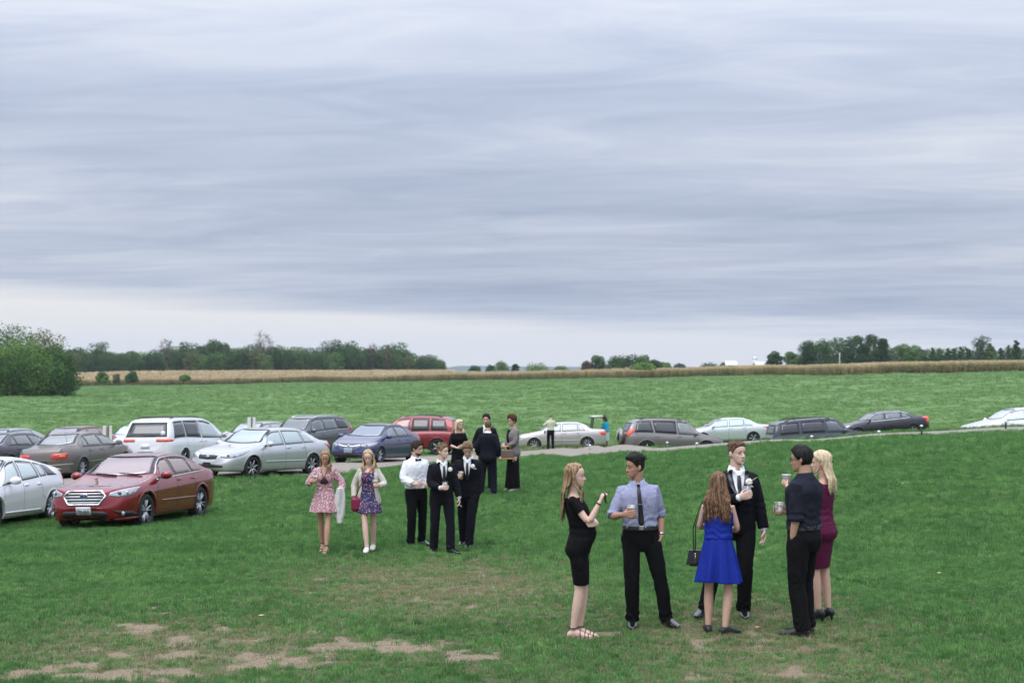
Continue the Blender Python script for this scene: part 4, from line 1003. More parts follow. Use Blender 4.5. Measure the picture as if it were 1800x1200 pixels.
def sedan(label, pm, L=4.8, W=1.82, H=1.46, wb=2.75, fx=.0, hood=.93, cowl_x=.98, roof_f=.30, roof_r=-.95, back_x=-1.75, deck=1.03, belt_f=.90, belt_r=.99, nose=.70, rim=ALLOY, spoke=5, style='spoke', wheel=.33, trim=None, cpil=None, roofw=.60, glass=GLASS, name='parked_car', arch=None, windows=None, inm=GREYIN):
    h = L/2
    top = [(-h, .62), (-h+.05, deck-.16), (-h+.16, deck-.015), (back_x-.25, deck), (back_x, deck+.025), (roof_r-.25, H-.13), (roof_r+.12, H-.02), ((roof_f+roof_r)/2, H), (roof_f-.05, H-.03), (roof_f+.2, H-.12), (cowl_x, hood+.055), (cowl_x+.14, hood+.02), (h-.62, hood-.085), (h-.22, nose+.045), (h-.07, nose-.03), (h, .50)]
    belt = [(-h, deck-.12), (back_x, belt_r), (-.3, (belt_f+belt_r)/2+.005), (cowl_x, belt_f), (h-.3, nose-.02), (h, .45)]
    c = Car(name, label, L, W, H, wb, pm, fx=fx, wheel=wheel, top=top, belt=belt, roof_w=roofw)
    c.cab = (back_x+.25, cowl_x-.05)
    cx = cowl_x
    sw = windows or [(back_x+.22, roof_r-.12, -1.02, -.98), (-.95, -.93, -.10, -.16), (-.03, -.09, cx-.16, roof_f+.02)]
    if windows is None:
        sw = [(back_x+.34, roof_r-.06, -.94, -.96, None), (-.90, -.92, -.06, -.12, None), (.0, -.05, cx-.12, roof_f+.26, None)]
    c.side_windows(sw, glass, trim=None)
    c.screen('windscreen', cx-.02, roof_f+.05, SCREEN, W*.405, W*.315); c.screen('rear_window', back_x+.04, roof_r-.02, SCREEN, W*.375, W*.30)
    c.wheels(spoke, rim, style=style, arch=arch)
    c.doors([[(-.03, c.gc+.06), (-.03, belt_r-.03)], [(cx+.02, c.gc+.10), (cx+.04, .62), (cx-.05, belt_f-.02)], [(-.98, .62), (-.95, .75), (-.92, belt_r)], [(c.xr+.36, .30), (c.xr+.40, .48), (-.98, .62)], [(c.xr+.42, c.gc+.05), (cx+.02, c.gc+.06)]])
    c.ribbon([(cx+.06, W*.40), (h-.35, W*.385), (h-.24, W*.25), (h-.22, 0), (h-.24, -W*.25), (h-.35, -W*.385), (cx+.06, -W*.40)], 'top', BLK, .009, name='bonnet_seam', n=50)
    c.ribbon([(-.62*W/2*1.25, deck-.33), (-.62*W/2*1.2, deck-.02)], 'rear', BLK, .008, name='boot_seam'); c.ribbon([(.62*W/2*1.25, deck-.33), (.62*W/2*1.2, deck-.02)], 'rear', BLK, .008, name='boot_seam')
    c.mirror(cx-.22)
    c.handles([.12-.28, -.98+.12], (belt_f+belt_r)/2-.075)
    return c
def body_moulding(c, z, x0, x1, m=None, w=.035):
    for p in ('left', 'right'): c.ribbon([(x0, z), (x1, z+.02)], p, m or c.paint, w, .012, 'door_moulding', thick=True)
# ---- the cars of the photograph, each with its own shape
def grille_bars(c, zs, y0f, m=CHROME, w=.028, off=.022):
    for z, yy in zs: c.patch('grille_bar', [((-yy, z-w/2), (-yy, z+w/2)), ((0, z-w/2), (0, z+w/2)), ((yy, z-w/2), (yy, z+w/2))], 'front', m, off, 1, 3, thick=.0)
def hexring(c, pts, w, m, off=.02, name='grille_frame'):
    """closed band around a grille seen from the front"""
    q = np.array(pts+[pts[0]], float); cen = np.array(pts).mean(0); P_ = []
    for s_ in (1.0, 1-w):
        row = []
        for a, b in zip(q[:-1], q[1:]):
            for t in np.linspace(0, 1, 6)[:-1]:
                p2 = cen+(a+(b-a)*t-cen)*((s_, 1-(1-s_)*2.1)); p, n = c.ray('front', *p2); row.append(p+n*off)
        P_.append(row)
    P_ = np.array(P_); back = P_-np.array((.03, 0, 0)); A = np.stack([back[0], P_[0], P_[1], back[1]], 0); MB().grid(A, wrap=True).build(name, m, c.root, True, fix=True)

def red_sedan():
    pm = paint('dark_red', (.23, .011, .017), .40, .22)
    c = sedan('dark red four-door sedan parked facing the lawn, chrome-barred grille, beside the white hatchback', pm, L=4.80, W=1.84, H=1.475, wb=2.75, fx=.06, hood=.97, cowl_x=.96, roof_f=.22, roof_r=-.92, back_x=-1.82, deck=1.05, belt_f=.93, belt_r=1.03, nose=.80, spoke=5, style='pair', wheel=.345, roofw=.60, arch=.40)
    h = c.L/2
    pts = [(-.45, .69), (-.36, .79), (.36, .79), (.45, .69), (.33, .52), (-.33, .52)]
    c.patch('grille', [((-.44, .68), (-.44, .70)), ((-.33, .525), (-.35, .785)), ((0, .52), (0, .79)), ((.33, .525), (.35, .785)), ((.44, .68), (.44, .70))], 'front', BLK, .008, 3, 4)
    hexring(c, pts, .07, CHROME, .028)
    grille_bars(c, [(.742, .345), (.685, .40), (.628, .375), (.572, .33)], 0, ALLOY, .023, .022)
    p, n = c.ray('front', 0, .70); e = MB().ball(p+n*.03, (.012, .085, .048), 18, 8).build('emblem', CHROME, c.root)
    MB().ball(p+n*.037, (.010, .072, .038), 18, 8).build('emblem_field', mat('emblem_blue', (.02, .05, .22), .25, .2, .8), e)
    for k, (dy, dz, r) in enumerate([(-.032, .008, .011), (.0, .018, .007), (.022, .012, .007), (.04, .002, .006), (.008, -.012, .007), (.028, -.014, .006)]): MB().ball(p+n*.045+np.array((0, dy, dz)), (.004, r, r), 8, 4).build('emblem_star', CHROME, e)
    lights_front(c, 0, .735, .14, .50, .865, .035)
    # lower intake, fog lamp recesses, splitter line
    c.patch('lower_intake', [((-.5, .33), (-.46, .37)), ((-.40, .26), (-.40, .40)), ((0, .25), (0, .41)), ((.40, .26), (.40, .40)), ((.5, .33), (.46, .37))], 'front', BLK, .006, 2, 4)
    for s_ in (1, -1):
        o = c.patch('fog_lamp_bezel', [((s_*.60, .40), (s_*.60, .41)), ((s_*.74, .28), (s_*.70, .41)), ((s_*.87, .28), (s_*.84, .38))], 'front', BLK, .007, 2, 4); p, n = c.ray('front', s_*.73, .345)
        MB().ball(p+n*.01, (.02, .045, .045), 12, 6).build('fog_lamp', LAMP, o)
        c.ribbon([(s_*.5, .215), (s_*.75, .24), (s_*.90, .255)], 'front', pm, .035, .03, 'splitter', thick=True)
    c.ribbon([(-.5, .225), (0, .20), (.5, .225)], 'front', pm, .04, .022, 'splitter', thick=True)
    c.plate('front', .415, '094 HHL')
    body_moulding(c, .50, -.98, .80); 
    # bright line round the side glass
    zlow, zup = c.win_lines(); xs_ = np.linspace(-1.52, .86, 26)
    for pl_ in ('left', 'right'):
        c.ribbon([(x, float(zlow(x))-.006) for x in xs_], pl_, CHROME, .018, .008, 'window_trim', n=40, thick=True)
        xs2 = np.linspace(-1.35, .80, 26); c.ribbon([(x, float(zup(x))+.012) for x in xs2], pl_, CHROME, .018, .008, 'window_trim', n=50, thick=True)
    tail(c, .80, .98, .55, .86, REDL, side=.28)
    # wipers
    for y0, y1 in ((.55, .02), (-.02, -.5)):
        p, _ = c.ray('top', .93, y0); q, _ = c.ray('top', .86, y1); MB().tube([p+np.array((0, 0, .02)), q+np.array((0, 0, .02))], .010, 6).build('wiper', BLK, c.root)
    c.finish(); return c.at(243, 30.3, 259.5)
red_sedan()

def white_hatch():
    pm = paint('pearl_white', (.80, .80, .82), .05, .3); L, W, H = 4.54, 1.76, 1.47; h = L/2
    top = [(-h, .62), (-h+.06, 1.0), (-h+.13, 1.135), (-h+.30, 1.16), (-1.25, 1.30), (-.6, 1.42), (-.05, H), (.25, H-.02), (.5, 1.38), (1.18, .99), (1.32, .94), (h-.5, .82), (h-.2, .72), (h, .50)]
    belt = [(-h, .85), (-1.9, .98), (-1.2, 1.0), (-.3, .955), (1.1, .86), (h-.3, .68), (h, .45)]
    c = Car('parked_car', 'white hatchback with a raised tail spoiler, cut by the picture border beside the red sedan', L, W, H, 2.70, pm, fx=.02, wheel=.325, top=top, belt=belt, roof_w=.62, gc=.19)
    c.cab = (-1.6, 1.15)
    c.side_windows([(-1.62, -1.30, -1.14, -1.06, PRIV), (-1.09, -1.02, -.78, -.74, None), (-.72, -.68, .10, .0, None), (.16, .06, 1.06, .52, None)], GLASS)
    c.screen('windscreen', 1.14, .42, SCREEN, W*.40, W*.32); c.screen('rear_window', -1.98, -1.1, PRIV, W*.33, W*.30)
    c.wheels(10, ALLOY, style='spoke'); c.mirror(.72)
    c.doors([[(.10, c.gc+.06), (.12, .9)], [(1.0, .3), (1.05, .6), (.98, .84)], [(-.74, .9), (-.8, .6), (-1.0, .5)], [(-.9, .24), (1.0, .24)]])
    c.handles([-.02, -.62], .86); body_moulding(c, .30, -.8, .95, pm, .05)
    # two-level tail: spoiler lip with side fins
    sp = MB(); P_ = []
    for y in np.linspace(-.70, .70, 11):
        z = 1.175-.045*(y/.7)**2; x = -h+.10+.10*(y/.7)**2; P_.append([(x-.07, y, z), (x+.22, y, z+.012), (x+.22, y, z-.02), (x-.06, y, z-.03)])
    sp.loft(np.array(P_)); sp.build('spoiler', pm, c.root, fix=True)
    for s_ in (1, -1):
        c.patch('tail_light', [((s_*.60, 1.02), (s_*.58, 1.10)), ((s_*.75, .72), (s_*.72, 1.05)), ((s_*.80, .50), (s_*.79, .9))], 'rear', REDL, .01, 3, 4)
    c.patch('number_plate', [((-.16, .62), (-.16, .77)), ((.16, .62), (.16, .77))], 'rear', PLATE, .01, 1, 1)
    lights_front(c, 0, .70, .13, .5, .82, .08)
    c.finish(); return c.at(-20, 30.6, 264)
white_hatch()

def silver_sedan():
    pm = paint('silver', (.58, .585, .59), .55, .3)
    c = sedan('silver four-door sedan parked beside the gravel, first silver one behind the dark red sedan', pm, L=4.80, W=1.83, H=1.475, wb=2.73, fx=.04, hood=.95, cowl_x=1.02, roof_f=.30, roof_r=-1.0, back_x=-1.75, deck=1.06, belt_f=.90, belt_r=1.0, nose=.72, spoke=7, wheel=.33, rim=ALLOY)
    c.patch('grille', [((-.33, .60), (-.36, .70)), ((0, .58), (0, .71)), ((.33, .60), (.36, .70))], 'front', BLK, .008, 2, 4); grille_bars(c, [(.715, .36)], 0, CHROME, .03, .016)
    p, n = c.ray('front', 0, .66); MB().ball(p+n*.02, (.012, .055, .035), 14, 6).build('emblem', CHROME, c.root)
    lights_front(c, 0, .685, .14, .46, .865, .05)
    c.patch('lower_intake', [((-.55, .36), (-.55, .42)), ((0, .35), (0, .44)), ((.55, .36), (.55, .42))], 'front', BLK, .006, 2, 4)
    body_moulding(c, .48, -1.0, .85); tail(c, .78, .96, .5, .86, REDL, side=.3)
    c.finish(); return c.at(461, 43.0, 239)
silver_sedan()

def blue_sedan():
    pm = paint('navy', (.045, .05, .13), .45, .3)
    c = sedan('dark blue four-door sedan with a front plate, parked on the gravel behind the two women', pm, L=4.49, W=1.75, H=1.435, wb=2.70, fx=.0, hood=.92, cowl_x=1.18, roof_f=.25, roof_r=-.85, back_x=-1.62, deck=1.03, belt_f=.88, belt_r=.96, nose=.70, spoke=7, wheel=.315)
    c.patch('grille', [((-.42, .66), (-.40, .72)), ((0, .60), (0, .71)), ((.42, .66), (.40, .72))], 'front', BLK, .008, 2, 4); c.ribbon([(-.42, .69), (-.2, .645), (0, .635), (.2, .645), (.42, .69)], 'front', CHROME, .05, .016, 'grille_bar', thick=True)
    p, n = c.ray('front', 0, .66); MB().ball(p+n*.025, (.012, .05, .035), 14, 6).build('emblem', CHROME, c.root)
    lights_front(c, 0, .675, .12, .46, .83, .05); c.patch('lower_intake', [((-.6, .28), (-.6, .40)), ((0, .26), (0, .40)), ((.6, .28), (.6, .40))], 'front', BLK, .006, 2, 4)
    c.plate('front', .50); tail(c, .78, .94, .5, .83, REDL, side=.25)
    c.finish(); return c.at(662, 51.6, 249)
blue_sedan()

def brown_sedan():
    pm = paint('brown_grey', (.15, .125, .11), .5, .35)
    c = sedan('brownish grey sedan seen from behind, between the dark red sedan and the white minivan', pm, L=4.83, W=1.76, H=1.43, wb=2.72, fx=.0, hood=.92, cowl_x=1.0, roof_f=.28, roof_r=-.95, back_x=-1.62, deck=1.03, belt_f=.90, belt_r=.96, nose=.68, spoke=9, wheel=.315)
    tail(c, .67, .85, .36, .80, REDL)
    for s_ in (1, -1): c.patch('reversing_light', [((s_*.62, .735), (s_*.62, .785)), ((s_*.76, .735), (s_*.76, .785))], 'rear', AMBER, .014, 1, 2)
    c.ribbon([(-.85, .50), (0, .49), (.85, .50)], 'rear', mat('bumper_trim', (.25, .22, .2), .5), .05, .02, 'bumper_strip', thick=True); body_moulding(c, .50, -1.0, .95)
    p, _ = c.ray('top', -1.75, -.55); MB().tube([p, p+np.array((-.1, 0, .75))], .004, 5).build('aerial', BLK, c.root)
    c.finish(); return c.at(144, 45.6, 78)
brown_sedan()

def dark_sedan_left():
    pm = paint('charcoal_plum', (.045, .04, .05), .4, .3)
    c = sedan('dark plum-grey sedan seen from behind at the picture border, beyond the white hatchback', pm, L=4.75, W=1.78, H=1.44, wb=2.7, deck=1.02, back_x=-1.7); tail(c, .74, .88, .5, .84, REDL, side=.25)
    c.finish(); return c.at(26, 50.5, 73)
dark_sedan_left()
def grey_back():
    c = sedan('pale grey sedan of which only the roof shows, behind the dark plum-grey one', paint('pale_grey', (.32, .33, .35), .5, .3), L=4.7, H=1.45); tail(c, .74, .88, .5, .84, REDL); c.finish(); return c.at(8, 58.5, 250)
grey_back()
def maroon_back():
    c = sedan('maroon-roofed sedan behind the brownish grey one', paint('maroon', (.17, .05, .05), .4, .3), L=4.7, H=1.46); lights_front(c, 0, .67, .12, .46, .83, .05); c.finish(); return c.at(128, 57.5, 255)
maroon_back()
def white_back():
    c = sedan('white sedan mostly hidden behind the white minivan, beside the left sign', paint('plain_white', (.7, .7, .7), .0, .3), L=4.6, H=1.44); lights_front(c, 0, .67, .12, .46, .83, .05); c.finish(); return c.at(246, 60.5, 250)
white_back()
def grey_red_back():
    c = sedan('silver sedan with its windscreen towards us, behind the right sign and the first silver sedan', paint('silver_pale', (.42, .40, .40), .5, .3), L=4.7, H=1.45); lights_front(c, 0, .67, .12, .46, .83, .05); c.finish(); return c.at(452, 60.5, 246)
grey_red_back()

def boxcar(label, pm, L, W, H, wb, top, belt, cab, wins, ws, rw, glass=GLASS, name='parked_car', cat='car', wheel=.36, roofw=.68, gc=.22, fx=0, spoke=5, hand=(0, -.9), hz_=.95, arch_m=None, tailr=.16, arch=None, rim=ALLOY):
    c = Car(name, label, L, W, H, wb, pm, fx=fx, wheel=wheel, top=top, belt=belt, roof_w=roofw, gc=gc, cat=cat, tailr=tailr)
    c.cab = cab; c.side_windows(wins, glass); c.screen('windscreen', *ws)
    if rw: c.screen('rear_window', *rw)
    c.wheels(spoke, rim, arch_m=arch_m, arch=arch); c.mirror(ws[1-0]-.28 if False else cab[1]-.22)
    c.handles(hand, hz_); return c

def rear_glass(c, z0, z1, w0, w1, m=PRIV):
    """upright tailgate window seen from behind, with its opening cut"""
    av = np.concatenate([[0, .02], np.linspace(.04, .96, 9), [.98, 1]]); bv = np.concatenate([[0, .04], np.linspace(.08, .92, 5), [.96, 1]])
    g = np.array([[((2*a-1)*(w0+(w1-w0)*b), z0+(z1-z0)*b) for a in av] for b in bv])
    c.patch('rear_window', None, 'rear', m, .004, raw=g[2:-2, 2:-2], thick=.004); c.frame(g, 'rear', 2, BLK, c.root)
    y, z = c.cen[:, 1], c.cen[:, 2]; b = (z-z0)/(z1-z0); c.kill |= (c.nrm[:, 0] < -.2) & (b > .06) & (b < .94) & (np.abs(y) < w0+(w1-w0)*b-.03)

def minivan():
    L, W, H = 5.10, 1.97, 1.76; h = L/2; pm = paint('van_white', (.74, .74, .75), .0, .3)
    top = [(-h, .60), (-h+.05, 1.02), (-h+.12, 1.16), (-h+.40, 1.66), (-h+.62, 1.73), (-.8, H), (.2, 1.745), (.75, 1.64), (1.62, 1.14), (1.78, 1.06), (h-.30, .90), (h-.12, .78), (h, .5)]
    belt = [(-h, 1.02), (-1.5, 1.06), (.4, 1.0), (1.6, .98), (h-.3, .80), (h, .45)]
    c = boxcar('white minivan with tinted rear glass, roof rack and round white sticker, seen from behind', pm, L, W, H, 3.03, top, belt, (-1.9, 1.55), [(-2.22, -2.02, -1.38, -1.38, PRIV), (-1.32, -1.32, -.22, -.22, PRIV), (-.12, -.14, 1.36, .74, None)], (1.66, .76, SCREEN, W*.42, W*.35), None, cat='minivan', name='minivan', wheel=.34, roofw=.72, hand=(.02, -.35), hz_=.92)
    rear_glass(c, 1.10, 1.60, .78, .66)
    c.doors([[(-.18, .3), (-.18, 1.0)], [(-1.35, .75), (-1.35, 1.05)], [(1.2, .3), (1.3, .7), (1.25, .97)]])
    for s_ in (1, -1):
        c.patch('tail_light', [((s_*.40, .955), (s_*.40, 1.045)), ((s_*.66, .95), (s_*.66, 1.045)), ((s_*.92, .95), (s_*.92, 1.045))], 'rear', mat('lamp_red_bright', (.80, .07, .03), .25, 0, 1), .012, 2, 4)
        c.patch('tail_light_side', [((-h+.04, .95), (-h+.04, 1.045)), ((-h+.22, .97), (-h+.22, 1.04))], 'left' if s_ > 0 else 'right', MATS['lamp_red_bright'], .012, 2, 3)
    c.patch('number_plate', [((-.16, .72), (-.16, .87)), ((.16, .72), (.16, .87))], 'rear', PLATE, .012, 1, 1)
    p, n = c.ray('rear', -.60, 1.22); MB().ball(p+n*.012, (.05, .085, .085), 18, 10).build('sticker', mat('sticker_white', (.75, .76, .75), .6), c.root)
    MB().tube([c.ray('rear', .1, 1.13)[0]+np.array((-.02, 0, 0)), c.ray('rear', -.35, 1.15)[0]+np.array((-.02, 0, 0))], .012, 6).build('rear_wiper', BLK, c.root)
    roof_rails(c, -2.0, .35, .62); crossbars(c, [-1.6, -.2], .62); c.finish(inm=GREYIN); return c.at(318, 50.6, 76)
minivan()

def suv_top(h, H, cowl, hood, nose, rake=.35, roof_f=.35, deck_z=1.05):
    return [(-h, .62), (-h+.05, deck_z-.08), (-h+.12, deck_z+.06), (-h+rake, H-.16), (-h+rake+.22, H-.05), (-.6, H), (.05, H-.01), (roof_f, H-.09), (cowl, hood+.06), (cowl+.15, hood+.01), (h-.35, hood-.12), (h-.12, nose), (h, .52)]
def dark_suv():
    L, W, H = 4.52, 1.84, 1.67; h = L/2
    c = boxcar('dark grey sport utility vehicle between the first silver sedan and the dark blue sedan', paint('dark_grey', (.10, .105, .115), .5, .3), L, W, H, 2.69, suv_top(h, H, 1.05, 1.03, .85, .45, .42, 1.10), [(-h, 1.0), (-1.6, 1.10), (0, 1.02), (1.0, .97), (h-.3, .82), (h, .5)], (-1.6, 1.0), [(-1.92, -1.62, -1.10, -1.02, PRIV), (-1.02, -.96, -.18, -.22, None), (-.10, -.14, .86, .44, None)], (1.08, .44, SCREEN, W*.41, W*.34), None, name='suv', cat='suv', wheel=.36, roofw=.66, hand=(.0, -.95), hz_=.93)
    rear_glass(c, 1.12, 1.5, .66, .56); roof_rails(c, -1.5, .2, .58, CHROME); tail(c, .95, 1.2, .66, .88, REDL, side=.3); lights_front(c, 0, .80, .13, .48, .86, .06)
    zlow, zup = c.win_lines()
    for pl_ in ('left', 'right'): c.ribbon([(x, float(zlow(x))-.004) for x in np.linspace(-1.85, .85, 16)], pl_, CHROME, .016, .008, 'window_trim', thick=True)
    c.finish(); return c.at(539, 58.5, 240)
dark_suv()
def red_suv():
    L, W, H = 4.58, 1.79, 1.70; h = L/2
    c = boxcar('red sport utility vehicle seen from its rear quarter, behind the dark blue sedan', paint('red', (.22, .018, .024), .4, .3), L, W, H, 2.64, suv_top(h, H, 1.05, 1.02, .85, .42, .42, 1.05), [(-h, .98), (-1.6, 1.03), (0, .98), (1.0, .94), (h-.3, .80), (h, .5)], (-1.6, 1.0), [(-1.78, -1.62, -1.02, -1.0, PRIV), (-.95, -.94, -.14, -.16, PRIV), (-.06, -.10, .86, .44, None)], (1.08, .44, SCREEN, W*.41, W*.34), None, name='suv', cat='suv', wheel=.35, roofw=.66, hand=(.05, -.85), hz_=.90, gc=.26)
    rear_glass(c, 1.08, 1.52, .66, .56, GLASS); roof_rails(c, -1.5, .2, .58, paint('red', (0, 0, 0)) if 0 else BLK, .04); tail(c, .88, 1.10, .55, .87, REDP, side=.34); lights_front(c, 0, .80, .13, .48, .86, .06)
    c.patch('number_plate', [((-.16, .72), (-.16, .87)), ((.16, .72), (.16, .87))], 'rear', PLATE, .012, 1, 1)
    c.finish(); return c.at(724, 62.6, 171)
red_suv()

def gold_sedan():
    pm = paint('champagne', (.52, .48, .46), .45, .3)
    c = sedan('pale champagne sedan seen side-on with its boot lid raised, on the gravel edge', pm, L=4.85, W=1.80, H=1.46, wb=2.74, fx=.02, hood=.95, cowl_x=1.05, roof_f=.30, roof_r=-1.0, back_x=-1.62, deck=1.06, belt_f=.92, belt_r=.98, nose=.72, spoke=9, wheel=.33, style='cap')
    body_moulding(c, .50, -1.0, .9); lights_front(c, 0, .67, .12, .46, .83, .05)
    tail(c, .74, .94, .55, .86, mat('lamp_red_bright', (.8, .07, .03), .25), side=.36)
    # raised boot lid on its hinges
    P_ = []
    for t in np.linspace(0, 1, 6): P_.append([(-1.66-.10*t-.02, y, 1.07+.60*t) for y in np.linspace(-.60, .60, 7)])
    for t in np.linspace(.15, 1, 5): P_.append([(-1.78-.40*t, y, 1.675+.03*t) for y in np.linspace(-.60, .60, 7)])
    A = np.array(P_); lid = MB(); lid.box((-1.95, 0, 1.70), (.62, 1.25, .10), bev=.04)
    ob = lid.build('boot_lid', pm, c.root); MB().grid(A[:6]).grid(A[:6]+np.array((.03, 0, 0)), flip=True).build('boot_lid_inner', BLK, ob)
    c.finish(); return c.at(984, 74.5, 183)
gold_sedan()

def taupe_suv():
    L, W, H = 4.50, 1.82, 1.72; h = L/2; pm = paint('taupe', (.20, .18, .165), .5, .32)
    c = boxcar('taupe sport utility vehicle with a spare wheel on its tailgate beyond the road crest', pm, L, W, H, 2.66, suv_top(h, H, 1.12, 1.02, .85, .36, .45, 1.1), [(-h, 1.02), (-1.6, 1.08), (0, 1.0), (1.05, .95), (h-.3, .80), (h, .5)], (-1.6, 1.05), [(-1.86, -1.72, -1.02, -1.12, PRIV), (-.94, -1.04, .02, .0, PRIV), (.10, .06, .98, .48, None)], (1.14, .48, SCREEN, W*.41, W*.34), None, name='suv', cat='suv', wheel=.36, roofw=.66, hand=(.12, -.85), hz_=.92)
    rear_glass(c, 1.12, 1.52, .66, .56); roof_rails(c, -1.6, .3, .60, BLK, .05)
    for s_ in (1, -1): c.patch('tail_light', [((s_*.66, .92), (s_*.66, 1.2)), ((s_*.88, .90), (s_*.86, 1.26))], 'rear', REDL, .01, 3, 3); c.patch('tail_light_side', [((-h+.04, .88), (-h+.04, 1.2)), ((-h+.16, .95), (-h+.22, 1.25)), ((-h+.42, 1.22), (-h+.42, 1.25))], 'left' if s_ > 0 else 'right', mat('lamp_red_bright', (.8, .07, .03), .25), .01, 3, 3)
    sw_ = MB().lathe([(.01, .11), (.30, .11), (.355, .06), (.365, 0), (.355, -.09), (.2, -.1)], 28, axis='y'); ob = sw_.build('spare_wheel', paint('taupe', (0, 0, 0)), c.root); ob.location = (-h-.10, -.12, .90); ob.rotation_euler = (0, 0, math.pi/2)
    c.finish(); return c.at(1181, 63.0, 7)
taupe_suv()

def pale_sedan():
    c = sedan('pale silver-green sedan between the taupe and the blue-black sport utility vehicles', paint('silver_green', (.58, .61, .61), .4, .3), L=4.89, W=1.83, H=1.45, wb=2.74, hood=.93, cowl_x=1.05, roof_f=.3, roof_r=-1.0, back_x=-1.72, deck=1.05, nose=.7, spoke=5, wheel=.33); lights_front(c, 0, .67, .12, .46, .83, .05); tail(c, .78, .95, .5, .86, REDL, side=.25); c.finish(); return c.at(1274, 78, 184)
pale_sedan()
def black_suv():
    L, W, H = 4.69, 1.83, 1.74; h = L/2; pm = paint('blue_black', (.035, .038, .055), .4, .3)
    c = boxcar('blue-black sport utility vehicle with roof rails, beyond the crest of the gravel road', pm, L, W, H, 2.71, suv_top(h, H, 1.15, 1.06, .88, .28, .5, 1.12), [(-h, 1.06), (-1.6, 1.08), (0, 1.04), (1.05, 1.0), (h-.3, .85), (h, .5)], (-1.6, 1.05), [(-1.98, -1.90, -1.12, -1.10, PRIV), (-1.02, -1.0, .02, .02, PRIV), (.10, .08, 1.0, .52, None)], (1.16, .52, SCREEN, W*.41, W*.35), None, name='suv', cat='suv', wheel=.37, roofw=.70, hand=(.12, -.9), hz_=.94)
    rear_glass(c, 1.14, 1.56, .70, .62); roof_rails(c, -1.7, .3, .64, BLK, .06); crossbars(c, [-1.2, -.1], .64)
    tail(c, .68, .90, .66, .90, REDL, side=.3); c.patch('number_plate', [((-.2, .80), (-.2, .93)), ((.16, .80), (.16, .93))], 'rear', PLATE, .012, 1, 1); c.finish(); return c.at(1444, 62.3, 4)
black_suv()
def black_sedan():
    c = sedan('black sedan with chrome window line and upright red tail lamp, behind the road crest', paint('black', (.018, .017, .024), .3, .25), L=4.87, W=1.84, H=1.47, wb=2.88, hood=.97, cowl_x=1.02, roof_f=.30, roof_r=-1.0, back_x=-1.72, deck=1.12, belt_f=.94, belt_r=1.04, nose=.78, spoke=7, wheel=.345)
    zlow, zup = c.win_lines()
    for pl_ in ('left', 'right'):
        c.ribbon([(x, float(zlow(x))-.004) for x in np.linspace(-1.35, .9, 20)], pl_, CHROME, .022, .009, 'window_trim', n=30, thick=True); c.ribbon([(x, float(zup(x))+.012) for x in np.linspace(-1.32, .78, 24)], pl_, CHROME, .022, .009, 'window_trim', n=40, thick=True)
    lights_front(c, 0, .73, .13, .5, .85, .05)
    for s_ in (1, -1): c.patch('tail_light', [((s_*.74, .72), (s_*.74, 1.07)), ((s_*.87, .74), (s_*.84, 1.05))], 'rear', mat('lamp_red_bright', (.8, .07, .03), .25), .014, 4, 3); c.patch('tail_light_side', [((-2.40, .74), (-2.36, 1.06)), ((-2.26, .78), (-2.24, 1.04))], 'left' if s_ > 0 else 'right', MATS['lamp_red_bright'], .012, 3, 3)
    c.finish(); return c.at(1547, 73, 184, z=-.98)
black_sedan()
def white_sedan():
    c = sedan('white sedan cut by the picture border beyond the road crest', paint('oxford_white', (.80, .80, .81), .0, .3), L=4.87, W=1.85, H=1.475, wb=2.85, hood=.95, cowl_x=1.15, roof_f=.32, roof_r=-1.05, back_x=-1.9, deck=1.08, belt_f=.9, belt_r=1.0, nose=.74, spoke=7, wheel=.34)
    c.patch('grille', [((-.32, .52), (-.42, .70)), ((0, .50), (0, .73)), ((.32, .52), (.42, .70))], 'front', BLK, .008, 2, 4); lights_front(c, 0, .70, .10, .5, .86, .05); c.finish(); return c.at(1788, 61.5, 188)
white_sedan()

# two small signs standing in the meadow behind the cars
def sign(u, v0, v1, Y, lab, brown):
    g = gz((u-900)/FPX*Y, Y); r = empty('parking_sign', ((u-900)/FPX*Y, Y, g)); tag(r, lab, 'sign'); z1 = zof(v0, Y)-g; z0 = zof(v1, Y)-g; wm = mat('sign_white', (.74, .74, .72), .6)
    pw = .055 if brown else .03
    MB().box((0, 0, z1/2-.01), (pw*1.6, .09, z1), bev=.01).build('post', mat('sign_post', (.30, .20, .16), .85, var=.2) if brown else mat('sign_post_grey', (.2, .2, .2), .7), r, False)
    for s_ in (-1, 1): MB().box((s_*(.065+pw), -.01, (z0+z1)/2), (.13 if s_ < 0 else .10, .025, z1-z0), bev=.006).build('panel', wm, r, False)
sign(190, 748, 781, 56, 'small white sign on a brown post behind the brownish grey sedan', True)
sign(443, 733, 757, 54.5, 'small white sign with a dark gap behind the first silver sedan', False)
